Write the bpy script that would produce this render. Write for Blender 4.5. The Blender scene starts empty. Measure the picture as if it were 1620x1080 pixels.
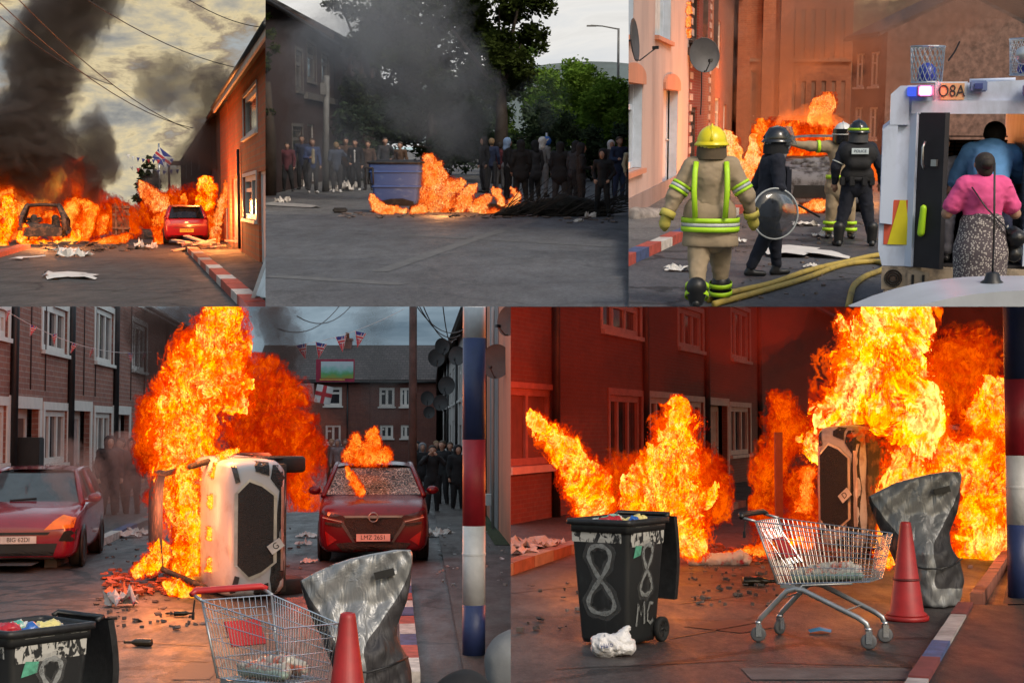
import bpy, bmesh, math, random
from mathutils import Vector, Matrix
from mathutils.bvhtree import BVHTree
random.seed(7)
SC = bpy.context.scene
COL = SC.collection
R = math.radians
# ---------------------------------------------------------------- camera, world, sun, exposure
F, CX, CY = 2400.0, 810.0, 540.0          # lens and centre, in pixels of the 1620 x 1080 photograph
cam_d = bpy.data.cameras.new("camera"); cam = bpy.data.objects.new("camera", cam_d); COL.objects.link(cam); SC.camera = cam
CAMZ = 1.75
PITCH = math.atan((672 - CY) / F)
cam_d.lens = 36 * F / 1620; cam_d.sensor_width = 36; cam_d.sensor_fit = 'HORIZONTAL'
cam_d.clip_start = .1; cam_d.clip_end = 3000
cam.location = (0, 0, CAMZ); cam.rotation_euler = (math.pi / 2 + PITCH, 0, 0)
world = bpy.data.worlds.new("World"); SC.world = world; world.use_nodes = True
wn = world.node_tree
sky = wn.nodes.new('ShaderNodeTexSky'); sky.sky_type = 'NISHITA'; sky.sun_disc = False
SUN_EL, SUN_AZ = R(36), R(148)            # high soft light from behind the camera, a little to the right
sky.sun_elevation = SUN_EL; sky.sun_rotation = SUN_AZ; sky.air_density = 1.6; sky.dust_density = 3.5
bg = wn.nodes['Background']; wn.links.new(sky.outputs[0], bg.inputs[0]); bg.inputs[1].default_value = .15
sd = bpy.data.lights.new("sun", 'SUN'); sd.energy = 1.5; sd.angle = R(16); sd.color = (1, .93, .85)
so = bpy.data.objects.new("sun", sd); COL.objects.link(so)
_d = Vector((math.sin(SUN_AZ) * math.cos(SUN_EL), math.cos(SUN_AZ) * math.cos(SUN_EL), math.sin(SUN_EL)))
so.rotation_euler = _d.to_track_quat('Z', 'Y').to_euler()
SC.view_settings.view_transform = 'Standard'; SC.view_settings.look = 'None'; SC.view_settings.exposure = 0; SC.view_settings.gamma = 1
cy = SC.cycles
cy.max_bounces = 5; cy.diffuse_bounces = 2; cy.glossy_bounces = 3; cy.transmission_bounces = 4; cy.transparent_max_bounces = 24
cy.volume_bounces = 0; cy.caustics_reflective = False; cy.caustics_refractive = False
cy.use_denoising = True; cy.sample_clamp_indirect = 6; cy.use_adaptive_sampling = True; cy.adaptive_threshold = .02

# ---------------------------------------------------------------- five street scenes round one camera
RC = Matrix.Rotation(math.pi / 2 + PITCH, 4, 'X')
CAMW = Matrix.Translation((0, 0, CAMZ)) @ RC
class Street:
    def __init__(s, H, h, u0, v0, u1, v1):
        s.H, s.h, s.lim = H, h, (u0, v0, u1, v1)
        s.M = Matrix.Translation((0, 0, CAMZ)) @ Matrix.Rotation(math.atan((CY - H) / F) + PITCH, 4, 'X') @ Matrix.Translation((0, 0, -h))
        s.Mi = s.M.inverted()
        s.C = s.Mi @ Vector((0, 0, CAMZ))
        s.planes = []                      # (normal, point) in street space, inside is positive
        rot = (s.Mi @ CAMW).to_3x3()
        if u0 is not None: s.planes.append(rot @ Vector((1, 0, (u0 - CX) / F)).normalized())
        if u1 is not None: s.planes.append(rot @ Vector((-1, 0, -(u1 - CX) / F)).normalized())
        if v0 is not None: s.planes.append(rot @ Vector((0, -1, -(v0 - CY) / -F)).normalized())
        if v1 is not None: s.planes.append(rot @ Vector((0, 1, (v1 - CY) / -F)).normalized())
        s.rot = rot
    def ray(s, u, v): return s.rot @ Vector(((u - CX) / F, (CY - v) / F, -1))
    def G(s, u, v, z=0.0):
        d = s.ray(u, v); t = (z - s.C.z) / d.z; return s.C + d * t
    def P(s, u, v, y):
        d = s.ray(u, v); return s.C + d * (y / d.y)
    def proj(s, p):
        q = s.rot.transposed() @ (Vector(p) - s.C); return (CX + F * q.x / -q.z, CY - F * q.y / -q.z)
TL = Street(318, 1.7, None, None, 420, 485)
TM = Street(220, 1.8, 420, None, 994.5, 485)
TR = Street(172, 2.05, 994.5, None, None, 485)
BL = Street(672, 2.3, None, 485, 808, None)
BR = Street(672, 1.75, 808, 485, None, None)
ST = TM
def use(s):
    global ST
    ST = s
def G(u, v, z=0.0): return ST.G(u, v, z)
def P(u, v, y): return ST.P(u, v, y)

# ---------------------------------------------------------------- objects
def tag(o, label=None, cat=None, group=None, kind=None):
    if label: o['label'] = label
    if cat: o['category'] = cat
    if group: o['group'] = group
    if kind: o['kind'] = kind
    return o
OWNER = {}
def place(o, loc=(0, 0, 0), rz=0.0, extra=None, scale=1.0):
    m = ST.M @ Matrix.Translation(Vector(loc)) @ Matrix.Rotation(rz, 4, 'Z')
    if extra is not None: m = m @ extra
    if scale != 1.0: m = m @ (Matrix.Diagonal((*scale, 1)) if isinstance(scale, tuple) else Matrix.Scale(scale, 4))
    o.matrix_basis = m; OWNER[o.as_pointer()] = ST; return o
def thing(name, label, cat, loc=(0, 0, 0), rz=0.0, group=None, extra=None, scale=1.0):
    o = bpy.data.objects.new(name, None); COL.objects.link(o); o.empty_display_size = .2
    place(o, loc, rz, extra, scale); return tag(o, label, cat, group)
def copy_tree(o, parent=None):
    c = o.copy(); COL.objects.link(c); c.parent = parent
    if parent is None: OWNER[c.as_pointer()] = ST
    for ch in list(o.children): copy_tree(ch, c)
    return c
class MB:
    def __init__(s): s.v = []; s.f = []; s.sm = []
    def add(s, vs, fs, smooth=False, m=None):
        b = len(s.v)
        s.v += [tuple(m @ Vector(p)) if m else tuple(p) for p in vs]
        s.f += [tuple(b + i for i in f) for f in fs]; s.sm += [smooth] * len(fs); return s
    def box(s, c, d, rz=0, m=None):
        x, y, z = d[0] / 2, d[1] / 2, d[2] / 2
        vs = [(a * x, b * y, e * z) for a in (-1, 1) for b in (-1, 1) for e in (-1, 1)]
        mm = Matrix.Translation(Vector(c)) @ Matrix.Rotation(rz, 4, 'Z')
        if m: mm = mm @ m
        return s.add(vs, [(0, 1, 3, 2), (4, 6, 7, 5), (0, 4, 5, 1), (2, 3, 7, 6), (0, 2, 6, 4), (1, 5, 7, 3)], m=mm)
    def bx(s, a, b):
        return s.box([(a[i] + b[i]) / 2 for i in range(3)], [abs(b[i] - a[i]) for i in range(3)])
    def quad(s, *p): return s.add(p, [tuple(range(len(p)))])
    def tube(s, pts, r, n=8, cap=True, sq=None):
        pts = [Vector(p) for p in pts]; k = len(pts); rs = r if isinstance(r, (list, tuple)) else [r] * k
        vs = []; up = None
        for i, p in enumerate(pts):
            t = (pts[min(i + 1, k - 1)] - pts[max(i - 1, 0)]).normalized()
            if up is None:
                up = Vector((0, 0, 1)) if abs(t.z) < .9 else Vector((0, 1, 0))
            a = t.cross(up).normalized(); b = a.cross(t).normalized(); up = b
            for j in range(n):
                an = 2 * math.pi * j / n; vs.append(p + (a * math.cos(an) + b * math.sin(an) * (sq or 1)) * rs[i])
        fs = [(i * n + j, i * n + (j + 1) % n, (i + 1) * n + (j + 1) % n, (i + 1) * n + j) for i in range(k - 1) for j in range(n)]
        if cap: fs += [tuple(range(n - 1, -1, -1)), tuple((k - 1) * n + j for j in range(n))]
        return s.add(vs, fs, n > 5)
    def lathe(s, prof, n=20, m=None, cap=True):
        vs = [(r * math.cos(2 * math.pi * j / n), r * math.sin(2 * math.pi * j / n), z) for r, z in prof for j in range(n)]; k = len(prof)
        fs = [(i * n + j, i * n + (j + 1) % n, (i + 1) * n + (j + 1) % n, (i + 1) * n + j) for i in range(k - 1) for j in range(n)]
        if cap: fs += [tuple(range(n - 1, -1, -1)), tuple((k - 1) * n + j for j in range(n))]
        return s.add(vs, fs, True, m)
    def loft(s, rings, closed=True, cap=True, smooth=True, m=None):
        n = len(rings[0]); k = len(rings); vs = [p for r in rings for p in r]; e = n if closed else n - 1
        fs = [(i * n + j, i * n + (j + 1) % n, (i + 1) * n + (j + 1) % n, (i + 1) * n + j) for i in range(k - 1) for j in range(e)]
        if cap and closed: fs += [tuple(range(n - 1, -1, -1)), tuple((k - 1) * n + j for j in range(n))]
        return s.add(vs, fs, smooth, m)
    def ball(s, c, r, n=12, k=8, m=None):
        rr = r if isinstance(r, (tuple, list)) else (r, r, r)
        pr = [(max(.001, math.sin(math.pi * i / k)), -math.cos(math.pi * i / k)) for i in range(k + 1)]
        mm = Matrix.Translation(Vector(c)) @ (m or Matrix()) @ Matrix.Diagonal((*rr, 1))
        return s.lathe(pr, n, mm)
    def prism(s, poly, y0, y1, axis='y', smooth=False, m=None):
        n = len(poly)
        def q(a, b, t): return (a, t, b) if axis == 'y' else ((t, a, b) if axis == 'x' else (a, b, t))
        vs = [q(a, b, y0) for a, b in poly] + [q(a, b, y1) for a, b in poly]
        fs = [tuple(range(n)), tuple(range(2 * n - 1, n - 1, -1))] + [(i, i + n, (i + 1) % n + n, (i + 1) % n) for i in range(n)]
        return s.add(vs, fs, smooth, m)
    def mesh(s, name):
        me = bpy.data.meshes.new(name); me.from_pydata(s.v, [], s.f)
        for p, q in zip(me.polygons, s.sm): p.use_smooth = q
        bm = bmesh.new(); bm.from_mesh(me); bmesh.ops.recalc_face_normals(bm, faces=bm.faces); bm.to_mesh(me); bm.free()
        return me
    def build(s, name, mat, parent=None, bevel=0):
        me = s.mesh(name)
        if bevel:
            bm = bmesh.new(); bm.from_mesh(me)
            es = [e for e in bm.edges if len(e.link_faces) == 2 and e.calc_face_angle(0) > .6]
            bmesh.ops.bevel(bm, geom=es, offset=bevel, segments=2, affect='EDGES', clamp_overlap=True); bm.to_mesh(me); bm.free()
            for p in me.polygons: p.use_smooth = False
        if mat: me.materials.append(mat)
        o = bpy.data.objects.new(name, me); COL.objects.link(o); o.parent = parent
        if parent is None: place(o)
        return o
def solo(mb, name, mat, label, cat, loc=(0, 0, 0), rz=0.0, group=None, kind=None, extra=None, bevel=0, scale=1.0):
    o = mb.build(name, mat, None, bevel); place(o, loc, rz, extra, scale); return tag(o, label, cat, group, kind)

# ---------------------------------------------------------------- node helpers
class NT:
    def __init__(s, name):
        s.m = bpy.data.materials.new(name); s.m.use_nodes = True; s.t = s.m.node_tree; s.t.nodes.clear(); s.o = s.t.nodes.new('ShaderNodeOutputMaterial')
    def n(s, ty, **k):
        nd = s.t.nodes.new('ShaderNode' + ty)
        for a, b in k.items(): setattr(nd, a, b)
        return nd
    def set(s, inp, v):
        if isinstance(v, bpy.types.NodeSocket): s.t.links.new(v, inp)
        else: inp.default_value = v
    def math(s, op, a, b=None, c=None, clamp=False):
        nd = s.n('Math', operation=op); nd.use_clamp = clamp
        for i, x in enumerate((a, b, c)):
            if x is not None: s.set(nd.inputs[i], x)
        return nd.outputs[0]
    def vm(s, op, a, b=None, sc=None):
        nd = s.n('VectorMath', operation=op); s.set(nd.inputs[0], a)
        if b is not None: s.set(nd.inputs[1], b)
        if sc is not None: s.set(nd.inputs['Scale'], sc)
        return nd.outputs['Value'] if op in ('DISTANCE', 'LENGTH', 'DOT_PRODUCT') else nd.outputs[0]
    def noise(s, vec, scale, detail=4, rough=.55, dist=0, col=False):
        nd = s.n('TexNoise')
        if vec is not None: s.set(nd.inputs['Vector'], vec)
        nd.inputs['Scale'].default_value = scale; nd.inputs['Detail'].default_value = detail
        nd.inputs['Roughness'].default_value = rough; nd.inputs['Distortion'].default_value = dist
        return nd.outputs['Color' if col else 0]
    def ramp(s, f, stops, mode='LINEAR'):
        nd = s.n('ValToRGB'); e = nd.color_ramp.elements; nd.color_ramp.interpolation = mode
        while len(e) < len(stops): e.new(.5)
        for i, (p, c) in enumerate(stops):
            e[i].position = p; e[i].color = (*c, 1) if not isinstance(c, (int, float)) else (c, c, c, 1)
        s.set(nd.inputs[0], f); return nd.outputs[0]
    def mix(s, f, a, b):
        nd = s.n('Mix', data_type='RGBA'); s.set(nd.inputs[0], f)
        for i, x in ((6, a), (7, b)):
            if isinstance(x, tuple) and len(x) == 3: x = (*x, 1)
            s.set(nd.inputs[i], x)
        return nd.outputs[2]
    def bsdf(s, col, rough=.6, metal=0, normal=None, **k):
        p = s.n('BsdfPrincipled')
        if isinstance(col, tuple): col = (*col[:3], 1)
        s.set(p.inputs['Base Color'], col); s.set(p.inputs['Roughness'], rough); s.set(p.inputs['Metallic'], metal)
        if normal is not None: s.set(p.inputs['Normal'], normal)
        for a, b in k.items(): s.set(p.inputs[a.replace('_', ' ')], b)
        s.t.links.new(p.outputs[0], s.o.inputs[0]); return p
    def bump(s, h, st=.4, dist=.02):
        b = s.n('Bump'); b.inputs['Strength'].default_value = st; b.inputs['Distance'].default_value = dist; s.set(b.inputs['Height'], h); return b.outputs[0]
    def co(s, which='Object'): return s.n('TexCoord').outputs[which]
def C(h):
    h = h.lstrip('#'); r = [int(h[i:i + 2], 16) / 255 for i in (0, 2, 4)]
    return tuple(x / 12.92 if x <= .04045 else ((x + .055) / 1.055) ** 2.4 for x in r)
MATS = {}
def mat(name, col, rough=.6, metal=0, var=.25, scale=4, bump=0, bscale=30, bdist=.01, **k):
    if name in MATS: return MATS[name]
    N = NT(name); co = N.co(); n = N.noise(co, scale, 5, .6)
    d = tuple(c * (1 - var) for c in col); b = tuple(min(1, c * (1 + var)) for c in col)
    nm = N.bump(N.noise(co, bscale, 4), bump, bdist) if bump else None
    N.bsdf(N.ramp(n, [(.3, d), (.7, b)]), rough, metal, nm, **k); MATS[name] = N.m; return N.m
def emit(name, col, st):
    if name in MATS: return MATS[name]
    N = NT(name); e = N.n('Emission'); e.inputs[0].default_value = (*col, 1); e.inputs[1].default_value = st
    N.t.links.new(e.outputs[0], N.o.inputs[0]); MATS[name] = N.m; return N.m

# ---------------------------------------------------------------- implicit surfaces through geometry nodes, baked to plain meshes
PENDING = []
class GT(NT):
    def __init__(s, name):
        s.g = s.t = bpy.data.node_groups.new(name, 'GeometryNodeTree')
        s.g.interface.new_socket('Geometry', in_out='INPUT', socket_type='NodeSocketGeometry')
        s.g.interface.new_socket('Geometry', in_out='OUTPUT', socket_type='NodeSocketGeometry')
    def nn(s, ty): return s.t.nodes.new(ty)
def implicit(name, fieldfn, lo, hi, vox, mat_, parent=None, smooth=True):
    Gt = GT(name); pos = Gt.nn('GeometryNodeInputPosition').outputs[0]
    v = fieldfn(Gt, pos)
    vc = Gt.nn('GeometryNodeVolumeCube'); Gt.set(vc.inputs['Density'], v); vc.inputs['Background'].default_value = -1
    vc.inputs['Min'].default_value = lo; vc.inputs['Max'].default_value = hi
    for k, i in zip('XYZ', range(3)): vc.inputs['Resolution ' + k].default_value = min(320, max(5, int((hi[i] - lo[i]) / vox) + 1))
    vm_ = Gt.nn('GeometryNodeVolumeToMesh'); vm_.resolution_mode = 'GRID'; vm_.inputs['Threshold'].default_value = 0
    Gt.t.links.new(vc.outputs[0], vm_.inputs[0])
    ss = Gt.nn('GeometryNodeSetShadeSmooth'); Gt.t.links.new(vm_.outputs[0], ss.inputs[0]); ss.inputs['Shade Smooth'].default_value = smooth
    go = Gt.nn('NodeGroupOutput'); Gt.nn('NodeGroupInput'); Gt.t.links.new(ss.outputs[0], go.inputs[0])
    o = bpy.data.objects.new(name, bpy.data.meshes.new(name)); COL.objects.link(o); o.parent = parent
    if parent is None: place(o)
    md = o.modifiers.new('g', 'NODES'); md.node_group = Gt.g
    PENDING.append((o, mat_)); return o
def bake_pending():
    global PENDING
    dg = bpy.context.evaluated_depsgraph_get(); out = []
    for o, m in PENDING: out.append((o, m, bpy.data.meshes.new_from_object(o.evaluated_get(dg))))
    for o, m, me in out:
        g = o.modifiers[0].node_group; o.modifiers.clear(); o.data = me; me.materials.clear(); me.materials.append(m); me.name = o.name
        bpy.data.node_groups.remove(g)
    PENDING = []
def capsules(caps, k=.03, wr=0, wf=9, seed=0, planes=None, anis=(1, 1, 1)):
    """caps: (a, b, ra, rb, flat) with flat = squash of the y axis"""
    def fn(Gt, pos):
        f = None
        for cp in caps:
            a, b, ra, rb = cp[:4]; fl = cp[4] if len(cp) > 4 else 1.0
            A = Vector((a[0], a[1] * fl, a[2])); B = Vector((b[0], b[1] * fl, b[2])); ba = B - A; bb = max(ba.dot(ba), 1e-8)
            p = pos if fl == 1 else Gt.vm('MULTIPLY', pos, (1, fl, 1))
            pa = Gt.vm('SUBTRACT', p, tuple(A))
            h = Gt.math('MULTIPLY', Gt.vm('DOT_PRODUCT', pa, tuple(ba)), 1 / bb, clamp=True)
            d = Gt.vm('DISTANCE', pa, Gt.vm('SCALE', tuple(ba), sc=h))
            v = Gt.math('SUBTRACT', Gt.math('MULTIPLY_ADD', h, rb - ra, ra), d)
            f = v if f is None else Gt.math('SMOOTH_MAX', f, v, k)
        if wr:
            n = Gt.noise(Gt.vm('MULTIPLY', Gt.vm('ADD', pos, (seed * 3.7, seed * 1.9, seed)), anis), wf, 3, .6, 1.2)
            f = Gt.math('MULTIPLY_ADD', Gt.math('SUBTRACT', n, .5), wr * 2, f)
        for pn, off in (planes or []):
            f = Gt.math('MINIMUM', f, Gt.math('ADD', Gt.vm('DOT_PRODUCT', pos, tuple(pn)), off))
        return f
    return fn
def cap_bounds(caps, pad=.06):
    pts = []
    for cp in caps:
        fl = cp[4] if len(cp) > 4 else 1.0
        for q, r in ((cp[0], cp[2]), (cp[1], cp[3])):
            pts.append((Vector(q), r, r / fl))
    lo = [min(p[i] - (r if i != 1 else ry) for p, r, ry in pts) - pad for i in range(3)]
    hi = [max(p[i] + (r if i != 1 else ry) for p, r, ry in pts) + pad for i in range(3)]
    return lo, hi
def sdf(name, caps, vox, m, parent=None, k=.03, wr=0, wf=9, seed=0, planes=None, anis=(1, 1, 1)):
    lo, hi = cap_bounds(caps, vox * 2 + k * .5 + wr)
    return implicit(name, capsules(caps, k, wr, wf, seed, planes, anis), lo, hi, vox, m, parent)

# ---------------------------------------------------------------- fire and smoke
def cloud_field(blobs, freq, amp, thr, seed, sx, base, warp=1.5, clip=True):
    st = ST
    def fn(Gt, pos):
        ps = Gt.vm('ADD', pos, (seed * 7.31, seed * 3.17, seed * 1.7))
        wv = Gt.vm('SCALE', Gt.vm('SUBTRACT', Gt.noise(ps, freq * .6, 2, .5, 0, True), (.5, .5, .5)), sc=warp / freq)
        w2 = Gt.vm('SCALE', Gt.vm('SUBTRACT', Gt.noise(ps, freq * .22, 1, .5, 0, True), (.5, .5, .5)), sc=3.0 / freq)
        c1 = Gt.vm('ADD', Gt.vm('ADD', pos, wv), w2); f = None
        for (x, y, z, r) in blobs:
            v = Gt.math('MULTIPLY_ADD', Gt.vm('DISTANCE', c1, (x, y, z)), -1 / r, 1)
            f = v if f is None else Gt.math('SMOOTH_MAX', f, v, .25)
        n = Gt.noise(Gt.vm('MULTIPLY', Gt.vm('ADD', c1, (seed * 7.31, seed * 3.17, seed)), (1, 1, sx)), freq * 1.6, 6, .6, .8)
        v = Gt.math('ADD', Gt.math('MULTIPLY', f, 1.5), Gt.math('MULTIPLY', Gt.math('SUBTRACT', n, .5), amp))
        v = Gt.math('SUBTRACT', v, thr)
        v = Gt.math('MINIMUM', v, Gt.math('ADD', Gt.vm('DOT_PRODUCT', pos, (0, 0, 3)), 3 * (base.z - .004)))
        if clip:
            for pn in st.planes:
                off = pn.dot(base - st.C); v = Gt.math('MINIMUM', v, Gt.math('MULTIPLY', Gt.math('ADD', Gt.vm('DOT_PRODUCT', pos, tuple(pn)), off), 2))
        return v
    return fn
def plume(pts, y, jit=0, dy=0):
    """pts: (u, v, radius px); returns spheres along the polyline at depth y (y can be given per point)"""
    out = []
    for i, p in enumerate(pts):
        yy = p[3] if len(p) > 3 else y
        q = P(p[0], p[1], yy); r = p[2] * yy / F
        if out and i and p[2] > 0:
            a = out[-1]; dd = (Vector(a[:3]) - q).length; n = int(dd / (.8 * min(a[3], r)))
            for k in range(1, min(n, 4)):
                t = k / n; w = Vector(a[:3]).lerp(q, t); out.append((*w, a[3] * (1 - t) + r * t))
        out.append((*q, r))
    return out
def cloudmesh(name, blobs, freq, amp, thr, seed, sx, vox, m, parent, base):
    rb = [(b[0] - base.x, b[1] - base.y, b[2] - base.z, b[3]) for b in blobs]
    e = 1.45
    lo = [min(b[i] - b[3] * e for b in rb) for i in range(3)]; hi = [max(b[i] + b[3] * e for b in rb) for i in range(3)]
    lo[2] = max(lo[2], -base.z - .05)
    if parent is None or True:
        # trim the box to the part of the picture the street fills
        pass
    return implicit(name, cloud_field(rb, freq, amp, thr, seed, sx, base), lo, hi, vox, m, parent)
def flame_mat(name, stops, strength, soft, freq, opac, bias=.0):
    if name in MATS: return MATS[name]
    N = NT(name); c = N.co()
    wv = N.vm('SCALE', N.vm('SUBTRACT', N.noise(c, freq, 2, .5, 0, True), (.5, .5, .5)), sc=1.2 / freq)
    n = N.noise(N.vm('MULTIPLY', N.vm('ADD', c, wv), (1, 1, .45)), freq * 2, 4, .6, .6)
    r = N.math('MULTIPLY', N.math('ABSOLUTE', N.math('SUBTRACT', n, .5)), 6, clamp=True)
    big = N.noise(N.vm('ADD', c, wv), freq * .42, 3, .6, .5)
    lw = N.n('LayerWeight'); lw.inputs[0].default_value = .5; fc = N.math('SUBTRACT', 1, lw.outputs['Facing'])
    t = N.math('ADD', N.math('MULTIPLY', fc, .42), N.math('MULTIPLY', r, .5))
    t = N.math('ADD', t, N.math('MULTIPLY', N.math('SUBTRACT', big, .5), 3.4))
    t = N.math('SUBTRACT', t, .02 - bias, clamp=True)
    em = N.n('Emission'); N.set(em.inputs[0], N.ramp(t, stops)); em.inputs[1].default_value = strength
    tr = N.n('BsdfTransparent'); mx = N.n('MixShader')
    al = N.math('MULTIPLY', N.math('POWER', fc, soft), opac)
    al = N.math('MULTIPLY', al, N.math('MULTIPLY_ADD', r, 1.0, .35), clamp=True)
    N.set(mx.inputs[0], al)
    N.t.links.new(tr.outputs[0], mx.inputs[1]); N.t.links.new(em.outputs[0], mx.inputs[2]); N.t.links.new(mx.outputs[0], N.o.inputs[0])
    N.m.cycles.emission_sampling = 'NONE'; MATS[name] = N.m; return N.m
PAL = {
 'hot':  ([(0, (.30, .003, 0)), (.4, (.42, .012, 0)), (.75, (.7, .05, 0)), (1, (.9, .12, .0))],
          [(0, (.7, .03, 0)), (.2, (1, .13, 0)), (.36, (1, .36, .0)), (.8, (1, .42, .002)), (1, (1, .55, .12))], 3.3),
 'red':  ([(0, (.2, .002, 0)), (.5, (.42, .008, 0)), (1, (.8, .045, 0))],
          [(0, (.35, .008, 0)), (.5, (.7, .04, 0)), (1, (1, .13, .0))], 1.4),
 'soft': ([(0, (.45, .03, .0)), (.5, (.85, .11, .01)), (1, (1, .22, .02))],
          [(0, (.7, .07, .01)), (.35, (1, .22, .02)), (.8, (1, .45, .09)), (1, (1, .6, .22))], 2.0),
 'orange': ([(0, (.35, .012, .0)), (.5, (.7, .04, 0)), (1, (1, .11, .004))],
          [(0, (.5, .02, 0)), (.4, (1, .10, .002)), (.75, (1, .28, .01)), (1, (1, .45, .06))], 2.1),
}
NFL = [0]
def fire(label, blobs, pal='hot', amp=4.6, thr=.0, core=.45, group=None, name='fire', opac=1.0, ff=1.0, vmin=.012, **_):
    NFL[0] += 1; seed = NFL[0]
    base = Vector((sum(b[0] for b in blobs) / len(blobs), sum(b[1] for b in blobs) / len(blobs), max(0, min(b[2] - b[3] for b in blobs))))
    rm = sorted(b[3] for b in blobs)[len(blobs) // 2]; freq = 1.35 * ff / rm; vox = max(rm * .07, vmin)
    o_, i_, s_ = PAL[pal]
    rpx = rm * F / blobs[0][1]; fq = round(2 ** (round(math.log2(freq * (.9 if rpx > 22 else .55)) * 2) / 2), 2)
    root = thing(name, label, 'fire', base, group=group)
    lay = [('flame_haze', thr - .5, flame_mat('flame_haze_%s_%s' % (pal, fq), [(0, (.25, .004, 0)), (.6, (.5, .02, 0)), (1, (.8, .07, .0))], s_ * .45, 2.2, fq * .8, .5 * opac)), ('flame_shell', thr - .15, flame_mat('flame_edge_%s_%s' % (pal, fq), o_, s_ * .8, 1.6, fq, .75 * opac)), ('flame_body', thr + .12, flame_mat('flame_body_%s_%s' % (pal, fq), [(min(1, .12 + q_ * .95), c_) for q_, c_ in i_], s_ * .8, .8, fq * 1.2, 1.1 * opac, .06))]
    if core is not None: lay.append(('flame_core', core, flame_mat('flame_heart_%s_%s' % (pal, fq), i_, s_, .35, fq * 1.4, 1.6, .36)))
    for nm, th, m in lay:
        a = cloudmesh(nm, blobs, freq, amp, th, seed, .45, vox, m, root, base); a.visible_shadow = False
    return root
def vol_mat(col, d, an=.3):
    key = 'smoke_%s_%s' % (tuple(round(c, 3) for c in col), round(d, 3))
    if key in MATS: return MATS[key]
    N = NT(key); p = N.n('VolumePrincipled'); p.inputs['Color'].default_value = (*col, 1); p.inputs['Density'].default_value = d; p.inputs['Anisotropy'].default_value = an
    N.t.links.new(p.outputs[0], N.o.inputs['Volume']); MATS[key] = N.m; return N.m
def smoke(label, blobs, col=(.25, .23, .2), layers=((-.2, .5), (.2, 1.2)), freq=.7, vox=.12, amp=3.0, ff=1.0):
    NFL[0] += 1; seed = NFL[0]; rm = sorted(b[3] for b in blobs)[len(blobs) // 2]; freq = 1.0 * ff / rm; vox = rm * .085
    base = Vector((sum(b[0] for b in blobs) / len(blobs), sum(b[1] for b in blobs) / len(blobs), max(0, min(b[2] - b[3] for b in blobs))))
    root = thing('smoke', label, 'smoke', base); root['kind'] = 'stuff'
    for i, (thr, d) in enumerate(layers):
        cloudmesh('smoke_veil' if i == 0 else 'dense_smoke', blobs, freq, amp, thr, seed, .8, vox, vol_mat(col, d), root, base)
    return root
def firelight(pos, energy, col=(1, .33, .08), size=.25):
    l = bpy.data.lights.new('firelight', 'POINT'); l.energy = energy; l.color = col; l.shadow_soft_size = size
    o = bpy.data.objects.new('firelight', l); COL.objects.link(o); o.matrix_basis = ST.M @ Matrix.Translation(Vector(pos)); return o

# ---------------------------------------------------------------- trimming each street to its own field of view
def trim_all():
    bpy.context.view_layer.update()
    dead = []
    for o in list(COL.objects):
        if o.type != 'MESH': continue
        root = o
        while root.parent: root = root.parent
        st = OWNER.get(root.as_pointer())
        if st is None or not o.data.vertices: continue
        Mw = st.Mi @ o.matrix_world; Mi = Mw.inverted()
        n = len(o.data.vertices)
        import numpy as np
        co = np.empty(n * 3); o.data.vertices.foreach_get('co', co); co = co.reshape(-1, 3)
        A = np.array(Mw.to_3x3()); t = np.array(Mw.translation) - np.array(st.C)
        w = co @ A.T + t
        todo = []
        gone = False
        for pn in st.planes:
            d = w @ np.array(pn)
            if d.max() < .002: gone = True; break
            if d.min() < -.004: todo.append(pn)
        if gone: dead.append(o); continue
        if not todo or 'flame' in o.name or 'smoke' in o.name: continue
        if o.data.users > 1: o.data = o.data.copy()
        bm = bmesh.new(); bm.from_mesh(o.data)
        for pn in todo:
            pc = Mi @ st.C; nn = (Mw.to_3x3().transposed() @ pn).normalized()
            bmesh.ops.bisect_plane(bm, geom=bm.verts[:] + bm.edges[:] + bm.faces[:], plane_co=pc, plane_no=nn, clear_inner=True)
        bm.to_mesh(o.data); k = len(bm.faces); bm.free()
        if k == 0: dead.append(o)
    for o in dead:
        for ch in list(o.children):
            if ch not in dead:
                m = ch.matrix_world.copy(); ch.parent = o.parent; ch.matrix_world = m
        if o.children == () or True: bpy.data.objects.remove(o)
    for _ in range(2):
        for o in list(COL.objects):
            if o.type == 'EMPTY' and not o.children: bpy.data.objects.remove(o)
# ================================================================ materials of real surfaces
def brick_mat(name, c1, c2, mortar, sc=1.0, rough=.85, soot=0):
    if name in MATS: return MATS[name]
    N = NT(name); sep = N.n('SeparateXYZ'); N.set(sep.inputs[0], N.co()); cb = N.n('CombineXYZ')
    N.set(cb.inputs[0], N.math('ADD', sep.outputs[0], sep.outputs[1])); N.set(cb.inputs[1], sep.outputs[2])
    b = N.n('TexBrick'); N.set(b.inputs['Vector'], cb.outputs[0]); b.inputs['Scale'].default_value = 1
    b.inputs['Brick Width'].default_value = .225 * sc * 1.3; b.inputs['Row Height'].default_value = .075 * sc; b.inputs['Mortar Size'].default_value = .008 * sc; b.inputs['Mortar Smooth'].default_value = .2
    n = N.noise(N.co(), 1.3, 5, .65); n2 = N.noise(N.co(), 9, 4)
    b.inputs['Color1'].default_value = (*c1, 1); b.inputs['Color2'].default_value = (*c2, 1); b.inputs['Mortar'].default_value = (*mortar, 1)
    col = N.mix(N.ramp(n2, [(.35, 0), (.7, .55)]), b.outputs['Color'], tuple(x * .55 for x in c1))
    col = N.mix(N.ramp(n, [(.45, 0), (.72, .6)]), col, tuple(x * .5 + .01 for x in c2))
    N.bsdf(col, rough, 0, N.bump(b.outputs['Fac'], -.5, .012)); MATS[name] = N.m; return N.m
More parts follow.
